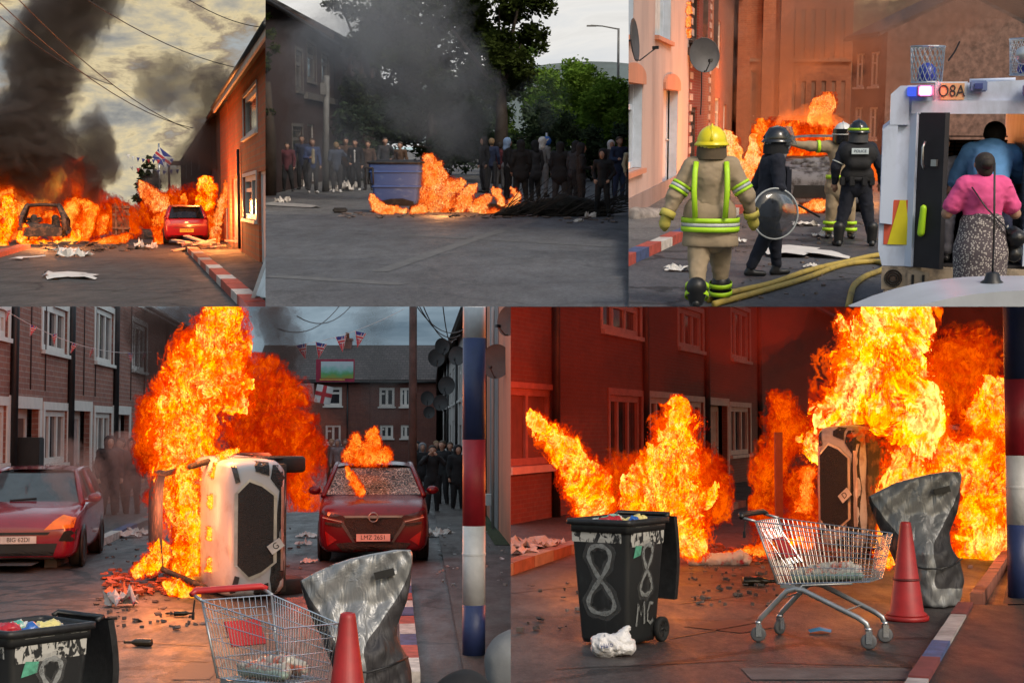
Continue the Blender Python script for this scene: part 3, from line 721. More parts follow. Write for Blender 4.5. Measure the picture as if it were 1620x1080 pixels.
def person(label, loc, rz, top, legs, j, rnd=0, hair=None, hood=None, shoes=None, coat=False, group=None, s=1.0, bulk=1.0, tone=0, vox=.028, fingers=False, bare=False, cat='person', short=False, extra=None, skirt=None, sleeve=True, hairlen=0, shorts=False):
    root = thing('person', label, cat, loc, rz, group, extra, scale=s)
    b = bulk; V = vox
    body = [(j['pel'], j['spi'], .12 * b, .11 * b, 1.25), (j['spi'], j['che'], .11 * b, .135 * b, 1.3), (j['che'], j['nec'], .12, .05), (j['nec'], j['hea'], .052, .05)]
    hd = j['hea']; body += [(hd + Vector((0, .015, .035)), hd + Vector((0, .02, .03)), .098, .098), (hd + Vector((0, -.025, -.06)), hd + Vector((0, -.03, -.01)), .06, .075), (hd + Vector((0, -.1, -.01)), hd + Vector((0, -.115, -.03)), .012, .016),
             (hd + Vector((-.09, .01, -.0)), hd + Vector((-.095, .015, .02)), .018, .02), (hd + Vector((.09, .01, -.0)), hd + Vector((.095, .015, .02)), .018, .02)]
    for k in 'LR':
        body += [(j['sh' + k], j['el' + k], .058 * b, .042 * b), (j['el' + k], j['wr' + k], .042, .028), (j['hi' + k], j['kn' + k], .082 * b, .055 * b), (j['kn' + k], j['an' + k], .055 * b, .04)]
        w, h = j['wr' + k], j['ha' + k]; d = (h - w).normalized()
        body.append((w, w + d * .07, .028, .04, 1.0)); sg = -1 if k == 'L' else 1
        sd_ = d.cross(Vector((0, -1, .3))).normalized()
        for i in range(4):
            o = w + d * .08 + sd_ * (i - 1.5) * .021; ln = (.062, .075, .07, .055)[i]
            body.append((o, o + d * ln * .55 + Vector((0, -.006, 0)), .0115, .0105)); body.append((o + d * ln * .55 + Vector((0, -.006, 0)), o + d * ln + Vector((0, -.024, 0)), .0105, .0095))
        body.append((w + d * .03 - sd_ * .035, w + d * .075 - sd_ * .062 + Vector((0, -.01, 0)), .014, .011))
    sk = skinm(tone)
    sdf('body', body, V if not fingers else min(V, .014), sk, root, k=.02)
    ey = MB()
    for sx in (-1, 1): ey.ball(hd + Vector((sx * .036, -.082, .012)), (.013, .007, .007), 8, 5)
    ey.build('eyes', mat('eye_dark', (.03, .02, .018), .3), root)
    # clothes
    e = .022
    t = [(j['pel'] + Vector((0, 0, -.06 if not coat else -.2)), j['spi'], (.125 + e) * b, (.115 + e) * b, 1.2), (j['spi'], j['che'], (.115 + e) * b, (.14 + e) * b, 1.25), (j['che'], j['nec'] + Vector((0, .01, -.03)), .135 * b, .065)]
    if coat: t += [(Vector((-.07, .01, .80)), Vector((.07, .01, .80)), .15 * b, .15 * b, 1.15), (Vector((-.07, .01, .95)), Vector((.07, .01, .95)), .135 * b, .135 * b, 1.15)]
    for k in 'LR':
        sh = j['sh' + k]; t.append((j['che'] + Vector((0, 0, .06)), sh, .1 * b, .078 * b))
        if sleeve: t += [(sh, j['el' + k], .076 * b, .062 * b), (j['el' + k], j['wr' + k], .062 * b, .047)]
        else: t += [(sh, sh.lerp(j['el' + k], .7), .078 * b, .072 * b)]
    sdf('jacket' if sleeve else 'shirt', t, V, top, root, k=.035, wr=.032, wf=9, seed=rnd, anis=(1, 1, 1.6))
    if skirt:
        q = [(j['pel'] + Vector((0, 0, .06)), j['pel'] + Vector((0, .0, -.2)), .165 * b, .2 * b, 1.1), (j['pel'] + Vector((0, 0, -.2)), (0, 0, .35), .2 * b, .19 * b, 1.1)]
        sdf('skirt', q, V, skirt, root, k=.03, wr=.012, seed=rnd + 3, anis=(1, 1, .25))
    else:
        q = [(j['pel'] + Vector((0, 0, .03)), j['pel'] + Vector((0, 0, -.06)), .135 * b, .13 * b, 1.2)]
        for k in 'LR':
            kn = j['kn' + k]; q.append((j['hi' + k], kn, .105 * b, .078 * b))
            q.append((kn, j['an' + k] + Vector((0, 0, .04)), .078 * b, .062) if not shorts else (kn, kn, .08, .08))
        sdf('trousers', q, V, legs, root, k=.03, wr=.03, wf=9, seed=rnd + 9, anis=(1, 1, 1.5))
    shm = shoes or mat('dark_shoe', (.015, .015, .016), .5)
    for k in 'LR':
        a, to = j['an' + k], j['to' + k]
        sdf('shoe', [(a + Vector((0, .05, -.045)), to, .045, .038), (a + Vector((0, .01, .03)), a + Vector((0, .02, -.03)), .052, .05)], min(V, .02), shm, root, k=.02)
    if hood:
        hb = [(hd + Vector((0, .03, .035)), hd + Vector((0, .035, .0)), .125, .12), (hd + Vector((0, .045, -.06)), j['nec'] + Vector((0, .045, -.02)), .1, .1)]
        sdf('hood', hb, min(V, .02), hood, root, k=.04, wr=.01, seed=rnd, planes=[(Vector((0, 1, .12)), -(hd.y - .055) - .12 * hd.z)])
    elif hair:
        hb = [(hd + Vector((0, .025, .045)), hd + Vector((0, .04, .0)), .107, .1)]
        if hairlen: hb.append((hd + Vector((0, .06, .0)), hd + Vector((0, .07, -hairlen)), .09, .07))
        sdf('hair', hb, min(V, .02), hair, root, k=.03, wr=.008, wf=30, seed=rnd, planes=[(Vector((0, 1, .75)), -(hd.y - .02) - .75 * (hd.z + .03))])
    return root
HAIR = [lambda: mat('dark_hair', (.02, .014, .01), .7, bump=.5, bscale=80), lambda: mat('brown_hair', (.06, .035, .02), .7, bump=.5, bscale=80), lambda: mat('fair_hair', (.25, .16, .08), .7, bump=.5, bscale=80)]
def cloth(name, col, var=.25, rough=.9): return mat('cloth_' + name, col, rough, var=var, scale=9, bump=.25, bscale=120, bdist=.003)

# ================================================================ trees
LEAFM = {}
def leaf_mat(name, a, b):
    if name in MATS: return MATS[name]
    N = NT(name); n = N.noise(N.co(), .7, 4, .7); n2 = N.n('ObjectInfo')
    col = N.ramp(n, [(.3, a), (.7, b)]); p = N.n('BsdfDiffuse'); N.set(p.inputs[0], col); t = N.n('BsdfTranslucent'); N.set(t.inputs[0], col)
    m = N.n('MixShader'); m.inputs[0].default_value = .3; N.t.links.new(p.outputs[0], m.inputs[1]); N.t.links.new(t.outputs[0], m.inputs[2]); N.t.links.new(m.outputs[0], N.o.inputs[0]); MATS[name] = N.m; return N.m
def tree(label, loc, h, lobes, nleaf, m, seed=0, leaf=.22, trunk_h=None, group=None, bark=None, name='tree'):
    """lobes: (x, y, z, rx, ry, rz) clumps of the crown relative to the foot"""
    rg = random.Random(seed); root = thing(name, label, 'tree', loc, 0, group); bark = bark or mat('bark', (.06, .045, .035), .9, bump=.6, bscale=12)
    top = trunk_h or h * .5; tb = MB(); tb.tube([(0, 0, 0), (.1, 0, top * .5), (0, .1, top)], [h * .032, h * .024, h * .014], 8)
    vs = []; fs = []; subs = []
    tot = sum(l[3] * l[5] for l in lobes)
    for lx, ly, lz, rx, ry, rz in lobes:
        k = max(5, int(34 * rx * rz / tot * len(lobes) ** .5))
        tb.tube([(0, 0, top * .7), (lx * .5, ly * .5, (lz + top * .7) / 2), (lx, ly, lz)], [h * .012, h * .008, h * .003], 5)
        for _ in range(k):
            th, ph, q = rg.uniform(0, 6.283), math.acos(rg.uniform(-1, 1)), rg.uniform(.45, 1.0) ** .6
            subs.append((lx + rx * q * math.sin(ph) * math.cos(th), ly + ry * q * math.sin(ph) * math.sin(th), lz + rz * q * math.cos(ph), min(rx, rz) * rg.uniform(.22, .42)))
    w = [s_[3] ** 2 for s_ in subs]; tw = sum(w)
    for s_, ww in zip(subs, w):
        for _ in range(int(nleaf * ww / tw)):
            d = Vector((rg.gauss(0, 1), rg.gauss(0, 1), rg.gauss(0, .8))); d = d.normalized() * s_[3] * rg.uniform(.3, 1.08)
            c = Vector(s_[:3]) + d; a = Vector((rg.gauss(0, 1), rg.gauss(0, 1), rg.gauss(0, .6))).normalized(); b = a.cross(Vector((rg.gauss(0, 1), rg.gauss(0, 1), rg.gauss(0, 1)))).normalized()
            q = leaf * rg.uniform(.5, 1.2); k = len(vs); vs += [c - a * q, c + b * q * .5, c + a * q, c - b * q * .5]; fs.append((k, k + 1, k + 2, k + 3))
    tb.build('trunk', bark, root)
    me = bpy.data.meshes.new('crown'); me.from_pydata([tuple(v) for v in vs], [], fs); me.materials.append(m); o = bpy.data.objects.new('crown', me); COL.objects.link(o); o.parent = root
    return root

# ================================================================ small things
def litter(label, loc, r, m, seed=0, name='litter', flat=.35, group=None, rz=0, cat='litter', n=9):
    """crumpled sheet"""
    rg = random.Random(seed); mb = MB(); rows = []
    k = n
    for i in range(k):
        row = []
        for j_ in range(k):
            x = (i / (k - 1) - .5) * 2 * r; y = (j_ / (k - 1) - .5) * 1.3 * r; rr = 1 + rg.uniform(-.2, .2)
            row.append((x * rr, y * rr + math.sin(x / r * 2 + seed) * r * .2, abs(rg.gauss(0, 1)) * r * flat * (1 - .5 * max(abs(i / (k - 1) - .5), abs(j_ / (k - 1) - .5))) + .01))
        rows.append(row)
    mb.loft(rows, closed=False, cap=False, smooth=False)
    return solo(mb, name, m, label, cat, loc, rz, group)
def debris(name, label, spots, m, seed=0, smin=.03, smax=.15, hmax=.06, cat='debris'):
    rg = random.Random(seed); mb = MB(); c = Vector((sum(p[0] for p in spots) / len(spots), sum(p[1] for p in spots) / len(spots), 0))
    for x, y in spots:
        q = rg.uniform(smin, smax); mb.box((x - c.x, y - c.y, rg.uniform(.005, hmax)), (q, q * rg.uniform(.3, 1), rg.uniform(.008, .04)), rg.uniform(0, 3), Matrix.Rotation(rg.uniform(-.5, .5), 4, 'X'))
    o = solo(mb, name, m, label, cat, c); o['kind'] = 'stuff'; return o
def scatter_px(u0, v0, u1, v1, n, seed=0):
    rg = random.Random(seed); out = []
    for _ in range(n):
        p = G(rg.uniform(u0, u1), rg.uniform(v0, v1)); out.append((p.x, p.y))
    return out
def kerb(label, pts, cols, seg=.9, w=.15, h=.13, group=None, mats=None, tex=None):
    """painted kerb: a run of coloured kerb stones along ground points"""
    p = [Vector((a[0], a[1], 0)) for a in pts]; base = p[0].copy(); root = thing('kerb', label, 'kerb', base, group=group)
    runs = [MB() for _ in cols]; i = 0; k = 0; carry = 0
    for a, b in zip(p[:-1], p[1:]):
        L = (b - a).length; d = (b - a).normalized(); n = Vector((-d.y, d.x, 0)); t = 0; q = max(1, round(L / seg)); sg = L / q
        for _ in range(q):
            s0 = a + d * (t + .008) - base; s1 = a + d * (t + sg - .008) - base
            vs = [s0 - n * w / 2, s0 + n * w / 2, s1 + n * w / 2, s1 - n * w / 2]; jz = random.uniform(-.008, .008)
            runs[i % len(cols)].add([(v.x, v.y, 0) for v in vs] + [(v.x, v.y, h + jz) for v in vs], [(0, 1, 2, 3), (4, 7, 6, 5), (0, 4, 5, 1), (1, 5, 6, 2), (2, 6, 7, 3), (3, 7, 4, 0)])
            i += 1; t += sg
    for m_, r_ in zip(cols, runs):
        if r_.v: r_.build('kerb_stones', m_, root)
    return root
def ground(name, poly, m, z=0.0, label=None, div=None):
    mb = MB(); c = Vector((sum(p[0] for p in poly) / len(poly), sum(p[1] for p in poly) / len(poly), z))
    mb.quad(*[(p[0] - c.x, p[1] - c.y, 0) for p in poly]); o = mb.build(name, m); place(o, c); o['kind'] = 'structure'; return o
def backdrop(m, y=220, half=150, top=90):
    mb = MB(); n = 24; pts = []
    cx = ST.P(*[(ST.lim[0] or 0) / 2 + (ST.lim[2] or 1620) / 2, ST.H], y).x
    for i in range(n + 1):
        a = (i / n - .5) * 1.6; pts.append((math.sin(a) * half, (math.cos(a) - 1) * half * .5))
    mb.loft([[(x, yy, -3) for x, yy in pts], [(x, yy, top * .5) for x, yy in pts], [(x * .9, yy - 8, top) for x, yy in pts]], closed=False, cap=False)
    o = mb.build('sky', m); place(o, (cx, y, 0)); o['kind'] = 'structure'; return o
def overhead_fill_sheet(col, st, u0, u1, y0, y1, v=485.6):
    """added glowing sheet, seen edge-on, that lights the lower streets from above, below the ground of the streets above"""
    m = emit('overcast_%s' % st, col, st); c = P((u0 + u1) / 2, v, (y0 + y1) / 2); mb = MB(); mb.quad(*[P(u, v, y) - c for u, y in ((u0, y0), (u1, y0), (u1, y1), (u0, y1))])
    o = mb.build('sky', m); place(o, c); o['kind'] = 'structure'; return o  # shares the backdrop's name, but is an added light sheet
def sky_mat(name, stops, sc=.02, st=1.0, dist=1.2, sq=(1, 1, 2.6), detail=8, grad=None):
    N = NT(name); co = N.vm('MULTIPLY', N.co(), sq); n = N.noise(co, sc, detail, .62, dist)
    if grad:
        sep = N.n('SeparateXYZ'); N.set(sep.inputs[0], N.co()); n = N.math('ADD', n, N.math('MULTIPLY_ADD', sep.outputs[2], grad[0], grad[1]))
    e = N.n('Emission'); N.set(e.inputs[0], N.ramp(n, stops)); e.inputs[1].default_value = st; N.t.links.new(e.outputs[0], N.o.inputs[0]); N.m.cycles.emission_sampling = 'NONE'; return N.m
def wire(label, pts, r=.02, sag=0, name='overhead_wire', m=None, group=None, cat='wire'):
    a, b = Vector(pts[0]), Vector(pts[-1])
    if len(pts) == 2 and sag:
        pts = [a.lerp(b, t / 10) - Vector((0, 0, sag * 4 * t / 10 * (1 - t / 10))) for t in range(11)]
    c = Vector(pts[0]); return solo(MB().tube([Vector(p) - c for p in pts], r, 5), name, m or MBLK(), label, cat, c, group=group)
# ================================================================ STREET 1 (upper left): cars alight at dusk
use(TL)
backdrop(sky_mat('dusk_sky', [(.32, C('#73777a')), (.41, C('#a3a29d')), (.47, C('#c9bfa8')), (.52, C('#ead7ab')), (.57, C('#a3937f')), (.64, C('#b0b6b8')), (.8, C('#c9cdce'))], .03, .9, .25, (1, 1, 2.6)), 300, 220, 120)
M_road = asphalt_mat('dusk_asphalt', (.055, .05, .047), (.085, .078, .07), .8, .8)
ground('road', [(-90, 16), (40, 16), (80, 290), (-190, 290)], M_road)
VT = -.2354                                        # the street runs off to the left of straight ahead
k0, k1 = G(293, 388), G(402, 492)
pv = [(k0.x, k0.y), (k1.x, k1.y), (k1.x + 10, k1.y), (k0.x + 30, k0.y), (k0.x + 60, k0.y + 160), (k0.x - 37, k0.y + 160)]
ground('pavement', pv, asphalt_mat('dusk_pavement', (.05, .047, .045), (.075, .07, .065), .85), .1)
KR = mat('kerb_red', (.36, .06, .04), .8, var=.4, scale=8, bump=.4); KW = mat('kerb_white', (.5, .44, .4), .8, var=.4, scale=8, bump=.4); KB = mat('kerb_blue', (.05, .07, .16), .8, var=.4, scale=8, bump=.4)
kerb('red and white painted kerb running from the red hatchback down to the lower edge of the dusk street', [k0, k1 + (k1 - k0) * .05], [KR, KW, KR], 1.7, .32, .16)
kerb('short faded red painted kerb at the far left of the dusk street', [G(-25, 412), G(40, 393)], [KR], 2.5, .35, .16)
# houses on the right
def side(u, x, st_vp, h=0):
    """ground point of a house line parallel to the street: u is where it shows, x its offset from the vanishing column"""
    Y = x * F / (u - st_vp); return Vector((Y * (u - CX) / F, Y, 0))
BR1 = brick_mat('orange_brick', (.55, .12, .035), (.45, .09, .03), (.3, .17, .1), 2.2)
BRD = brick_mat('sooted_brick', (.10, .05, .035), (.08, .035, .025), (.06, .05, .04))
TLR = tile_mat('slate_tiles', (.06, .06, .065))
f = Facade(side(364.5, 2.75, 245), side(470, 2.75, 245))
ops = [('w', f.rect(385, 162, 407, 226), dict(nb=1, transom=False, fr=.14, sill=True, surround=.1)), ('w', f.rect(385, 286, 406, 350), dict(nb=2, fr=.14, surround=.1)),
       ('d', f.rect(408.5, 278, 424, 420), dict(m=mat('pale_door', (.45, .47, .5), .5), glassy=False)), ('d', f.rect(366.5, 288, 377, 400), dict(m=mat('pink_door', (.5, .33, .27), .5)))]
f.a.z = .1
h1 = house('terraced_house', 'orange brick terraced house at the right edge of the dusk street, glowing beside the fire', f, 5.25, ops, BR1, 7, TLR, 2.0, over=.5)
pipe(h1, f.at(381, 300)[0], .1, 3.2); MB().bx((0, -.52, 4.75), (f.L, -.46, 5.1)).build('fascia', mat('fascia_white', (.5, .36, .28), .6), h1)
f = Facade(side(352, 2.75, 245), side(364.2, 2.75, 245)); f.a.z = .1
ops = [('d', f.rect(354, 290, 360, 395), dict(m=mat('pink_door', (.5, .33, .27), .5)))]
h2 = house('terraced_house', 'sooted terraced house with a smoking roof just beyond the orange brick house', f, 5.2, ops, BR1, 7, TLR, 2.0, over=.45)
chimney(h2, f.L * .5, 3.5, 6.9, 1.0, 1.5, BRD)
far_a = side(289, 2.75, 245); far_b = side(351.8, 2.75, 245)
Lf = (far_b - far_a)
for i in range(5):
    a = far_a + Lf * (i / 5); b = far_a + Lf * ((i + 1) / 5 - .0006); f = Facade(a, b); L = f.L; f.a.z = .1
    ops = [('w', (L * .2, 3.4, L * .45, 4.7), dict(nb=2, sill=False)), ('w', (L * .2, .9, L * .45, 2.3), dict(nb=2, sill=False)), ('d', (L * .65, .0, L * .85, 2.2), dict(m=mat('dark_door', (.05, .03, .03), .5)))]
    nm = ['farthest', 'second farthest', 'third farthest', 'fourth farthest', 'fifth farthest'][i]
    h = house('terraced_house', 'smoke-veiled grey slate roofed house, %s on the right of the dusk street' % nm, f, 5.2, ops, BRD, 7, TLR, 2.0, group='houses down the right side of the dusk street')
    chimney(h, L * .5, 3.5, 6.9, .9, 1.1, BRD)
# left terrace mostly behind the fire
for i, (ua, ub) in enumerate(((-40, 40), (41, 100), (101, 140))):
    xo = -245 * 72 / 2400.
    a = side(ua, xo, 245); b = side(ub, xo, 245); f = Facade(a, b); L = f.L
    ops = [('w', (L * .15, 3.3, L * .35, 4.6), dict(nb=2, sill=False)), ('w', (L * .15, .9, L * .35, 2.2), dict(nb=2, sill=False)), ('d', (L * .6, .0, L * .75, 2.2), dict(m=mat('dark_door', (.05, .03, .03), .5)))]
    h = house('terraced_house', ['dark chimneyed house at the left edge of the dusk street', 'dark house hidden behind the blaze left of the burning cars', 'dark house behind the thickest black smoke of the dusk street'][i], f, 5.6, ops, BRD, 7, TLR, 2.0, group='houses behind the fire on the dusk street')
    chimney(h, L * .3, 3.5, 7.0, 2.0, 1.6, BRD, 4)
# far tree, flag pole, gantry, bunting
tree('dark round tree beside the flagpole at the end of the dusk street', G(237, 318 + 4080 / 140), 6.2, [(0, 0, 3.2, 1.0, 1.0, 1.5), (.1, 0, 5, .6, .6, 1.0), (-.7, 0, 2.3, .8, .8, 1.0)], 2500, leaf_mat('dusk_leaf', (.02, .025, .012), (.045, .05, .025)), 3, .3)
FL_R = mat('flag_red', (.45, .03, .04), .8, var=.15); FL_W = mat('flag_white', (.6, .58, .56), .8, var=.15); FL_B = mat('flag_blue', (.03, .04, .2), .8, var=.15)
def union_flag(parent, w, h, name='flag', tri=False, wav=.08):
    """blue field, white and red crosses, slightly waved; hangs from its top edge; x to the right"""
    def pt(x, z, o): return (x, math.sin(x / w * 5) * wav * w + o, z)
    def strip(m, poly, o, nm):
        mb = MB()
        mb.add([pt(x, z, o) for x, z in poly] + [pt(x, z, -o) for x, z in poly], [tuple(range(len(poly))), tuple(range(2 * len(poly) - 1, len(poly) - 1, -1))] + [(i, (i + 1) % len(poly), (i + 1) % len(poly) + len(poly), i + len(poly)) for i in range(len(poly))])
        return mb.build(nm, m, parent)
    if tri:
        strip(FL_B, [(0, 0), (w, 0), (w * .5, -h)], .003, name)
        strip(FL_W, [(0, 0), (w * .16, 0), (w * .62, -h * .76), (w * .5, -h)], .006, 'white_stripe'); strip(FL_W, [(w, 0), (w * .84, 0), (w * .38, -h * .76), (w * .5, -h)], .007, 'white_stripe')
        strip(FL_R, [(w * .04, 0), (w * .11, 0), (w * .56, -h * .84), (w * .5, -h)], .009, 'red_stripe'); strip(FL_R, [(w * .96, 0), (w * .89, 0), (w * .44, -h * .84), (w * .5, -h)], .010, 'red_stripe')
        strip(FL_W, [(w * .38, 0), (w * .62, 0), (w * .56, -h * .86), (w * .44, -h * .86)], .012, 'white_stripe'); strip(FL_R, [(w * .43, 0), (w * .57, 0), (w * .54, -h * .9), (w * .46, -h * .9)], .014, 'red_stripe')
        strip(FL_W, [(w * .14, -h * .22), (w * .86, -h * .22), (w * .76, -h * .44), (w * .24, -h * .44)], .011, 'white_stripe'); strip(FL_R, [(w * .16, -h * .27), (w * .84, -h * .27), (w * .79, -h * .38), (w * .21, -h * .38)], .015, 'red_stripe')
    else:
        strip(FL_B, [(0, 0), (w, 0), (w, -h), (0, -h)], .003, name)
        strip(FL_W, [(0, 0), (w * .16, 0), (w, -h * .86), (w, -h), (w * .84, -h), (0, -h * .14)], .006, 'white_stripe'); strip(FL_W, [(w, 0), (w * .84, 0), (0, -h * .86), (0, -h), (w * .16, -h), (w, -h * .14)], .007, 'white_stripe')
        strip(FL_W, [(0, -h * .34), (w, -h * .34), (w, -h * .66), (0, -h * .66)], .009, 'white_stripe'); strip(FL_W, [(w * .4, 0), (w * .6, 0), (w * .6, -h), (w * .4, -h)], .010, 'white_stripe')
        strip(FL_R, [(0, -h * .4), (w, -h * .4), (w, -h * .6), (0, -h * .6)], .012, 'red_stripe'); strip(FL_R, [(w * .44, 0), (w * .56, 0), (w * .56, -h), (w * .44, -h)], .013, 'red_stripe')
fp = P(253, 318, 120); fp.z = 0
t = thing('flagpole', 'thin pole with a drooping union flag at the end of the dusk street', 'flagpole', fp)
MB().tube([(0, 0, 0), (0, 0, 6.2)], .07, 6).build('pole', MSTEEL(), t)
fl = bpy.data.objects.new('flag', None); COL.objects.link(fl); fl.parent = t; fl.matrix_basis = Matrix.Translation((.08, -.1, 5.9)) @ Matrix.Rotation(R(38), 4, 'Y'); union_flag(fl, 1.5, 1.0, 'flag_cloth')
gp = P(280, 318, 125); gp.z = 0
t = thing('gantry', 'grey metal gantry with a flat top beyond the flagpole', 'gantry', gp); MB().tube([(-.6, 0, 0), (-.6, 0, 4.6)], .1, 6).tube([(.5, 0, 0), (.5, 0, 4.6)], .1, 6).build('legs', BRD, t); MB().bx((-1.1, -.2, 4.6), (.9, .2, 4.95)).build('beam', BRD, t)
def bunting(label, a, b, n, w, h, sag, group, tri=True, skip=()):
    root = thing('bunting', label, 'bunting', a, group=group); d = b - a
    pts = [d * (i / 24) - Vector((0, 0, sag * 4 * (i / 24) * (1 - i / 24))) for i in range(25)]
    MB().tube(pts, .006 if h < .5 else .012, 4).build('string', FL_W, root)
    rz = math.atan2(d.y, d.x)
    for i in range(n):
        if i in skip: continue
        t_ = (i + .5) / n; p = d * t_ - Vector((0, 0, sag * 4 * t_ * (1 - t_))); e = bpy.data.objects.new('pennant', None); COL.objects.link(e); e.parent = root
        e.matrix_basis = Matrix.Translation(p) @ Matrix.Rotation(rz + random.uniform(-.35, .35), 4, 'Z') @ Matrix.Rotation(random.uniform(-.2, .35), 4, 'X') @ Matrix.Rotation(random.uniform(-.25, .25), 4, 'Y')
        if tri == 'plain': MB().add([(0, 0, 0), (w, 0, 0), (w / 2, .02, -h), (w / 2, -.02, -h * .5)], [(0, 1, 3), (1, 2, 3), (2, 0, 3), (0, 2, 1)]).build('pennant_cloth', random.choice([FL_R, FL_B, FL_W]), e)
        else: union_flag(e, w, h, 'pennant_cloth', True, .05)
    return root
bunting('string of tiny pennants strung over the far end of the dusk street', P(196, 243, 115), P(268, 250, 115), 9, .28, .34, .25, 'bunting over the far end of the dusk street', 'plain')
bunting('second lower string of tiny pennants beside the far flagpole', P(200, 262, 118), P(283, 268, 118), 8, .3, .36, .2, 'bunting over the far end of the dusk street', 'plain')
for i, (a, b, s_) in enumerate((((0, 5), (305, 203), .6), ((20, -10), (300, 205), .5), ((130, -5), (405, 112), .4), ((295, -2), (425, 44), .2), ((-5, 22), (180, 135), .3))):
    wire(['black overhead cable, lowest of those crossing the dusk sky', 'black overhead cable from the top left of the dusk sky to the slate roof', 'black overhead cable ending at the chimney beside the orange house', 'black overhead cable in the top right corner of the dusk sky', 'short black overhead cable behind the smoke column of the dusk street'][i], [P(a[0], a[1], 45), P(b[0], b[1], 62)], .016, s_, group='overhead cables across the dusk sky')
# the red hatchback from behind
RED = mat('red_car_paint', (.33, .008, .02), .28, var=.15, scale=2, Coat_Weight=.6)
p = G(293.5, 388); b = p.y
def rear_hatch(label, loc, rz):
    root, Pt, bvh = car('red_hatchback', label, 'hatch', loc, rz, RED, group=None)
    K = CARS['hatch']; L = K['L']
    blk = MBLK()
    Pt([(-.72, .2), (.72, .2), (.78, .33), (-.78, .33)], 'y', 'lower_bumper', blk, off=.01)
    for pl in ([(-.82, .93), (-.64, .92), (-.60, .72), (-.79, .68)],):
        for q in (pl, mirrored(pl)): Pt(q, 'y', 'tail_light', mat('tail_lamp', (.5, .1, .08), .2, var=.5, scale=14), off=.014)
    Pt([(-.5, .62), (.5, .62), (.5, .635), (-.5, .635)], 'y', 'tailgate_crease', blk, off=.01)
    MB().bx((-.06, L - .01, .8), (.06, L + .03, .86)).build('badge', MSTEEL(), root)
    plate(root, (0, L + .035, .52), 'LFZ 8196', mat('yellow_plate', (.7, .5, .05), .5), Matrix.Rotation(math.pi, 4, 'Z'), .52, .13, .1)
    # high rear window panel
    MB().loft([[(-.62, 3.87, .99), (.62, 3.87, .99)], [(-.66, 3.83, 1.03), (.66, 3.83, 1.03)], [(-.55, 3.42, 1.40), (.55, 3.42, 1.40)]], closed=False, cap=False).build('tailgate_glass', MATS['car_glass'], root)
    MB().bx((-.5, 3.3, 1.44), (.5, 3.62, 1.475)).build('spoiler', RED, root)
    return root
# the rear faces the camera, so the car is turned round
rear_hatch('red hatchback seen from behind with one wheel up on the painted kerb, flames round it', p + Vector((-.9, 3.85, .05)), math.pi + R(14)).name = 'red_hatchback'
# burnt-out shells
CH = MCHAR()
def burnt_shell(label, loc, rz, extra=None, s=1.0, m=None):
    """bare body of a burnt car: sills, pillars, roof rails and cross members, empty window holes"""
    m = m or CH; root = thing('burnt_car', label, 'burnt car', loc, rz, extra=extra, scale=s)
    K = CARS['hatch']; fr = MB()
    for s_ in (-1, 1):
        fr.tube([(s_ * .8, .15, .55), (s_ * .84, .9, .85), (s_ * .78, 1.1, .95), (s_ * .6, 1.8, 1.4), (s_ * .58, 2.6, 1.46), (s_ * .58, 3.35, 1.42), (s_ * .78, 3.8, .95), (s_ * .8, 3.9, .5)], [.07, .07, .06, .06, .06, .07, .09, .1], 8)
        fr.tube([(s_ * .84, .8, .5), (s_ * .86, 2.2, .28), (s_ * .84, 3.3, .4)], .1, 8); fr.tube([(s_ * .84, 2.25, .3), (s_ * .83, 2.3, .95), (s_ * .6, 2.35, 1.42)], .06, 6); fr.tube([(s_ * .82, .95, .9), (s_ * .86, 2.3, .97), (s_ * .82, 3.7, 1.0)], .05, 6)
    for y, z, w in ((1.8, 1.42, .6), (3.35, 1.44, .58), (3.85, .5, .8), (.15, .5, .75), (1.0, .9, .78)): fr.tube([(-w, y, z), (0, y + .02, z + .03), (w, y, z)], .055, 8)
    fr.build('frame', m, root)
    sdf('burnt_interior', [((-.4, 1.9, .45), (-.4, 2.0, .95), .2, .14), ((.4, 1.9, .45), (.4, 2.0, .95), .2, .14), ((-.5, 3.0, .5), (.5, 3.0, .6), .2, .2), ((-.6, .7, .6), (.6, .7, .65), .22, .22), ((-.7, 3.7, .42), (.7, 3.75, .42), .14, .16)], .06, m, root, k=.1, wr=.1, wf=5)
    pan = MB()
    for s_ in (-1, 1):
        for y0, y1 in ((1.0, 2.2), (2.35, 3.2)): pan.bx((s_ * .85, y0, .3), (s_ * .82, y1, .88))
    pan.bx((-.7, 3.86, .3), (.7, 3.92, .62)); pan.build('panels', m, root)
    for ay in (.72, 3.2):
        for s_ in (-1, 1): MB().lathe([(.2, -.07), (.3, -.06), (.3, .06), (.2, .07)], 20, Matrix.Translation((s_ * .74, ay, .26)) @ Matrix.Rotation(math.pi / 2, 4, 'Y')).build('wheel', m, root)
    return root
p = G(73, 386); burnt_shell('burnt-out car shell standing upright in the flames, empty rear window ringed with fire', p + Vector((-1.1, 3.9, 0)), math.pi + R(14), s=1.06)
p = G(171, 380)
GLOW_TINT = stain_mat('painted_glow_steel', (.35, .13, .06), (.06, .03, .02), .45, .6, 5, .7, bump=.3)  # orange glow put into the steel's base colour; nothing emits
t = thing('burnt_car', 'burnt-out car lying on its side with the underside tinted orange as if glowing', 'burnt car', p, R(14), extra=Matrix.Translation((0, 1.2, .8)) @ Matrix.Rotation(math.pi / 2, 4, 'Y'))
mb = MB(); mb.loft([[(x * w, y, z) for x, z in ((-.8, .18), (.8, .18), (.86, .5), (.83, .9), (-.83, .9), (-.86, .5))] for y, w in ((-.1, .8), (.3, 1), (2, 1.0), (3.7, .98), (3.9, .8))]); mb.build('body', GLOW_TINT, t)
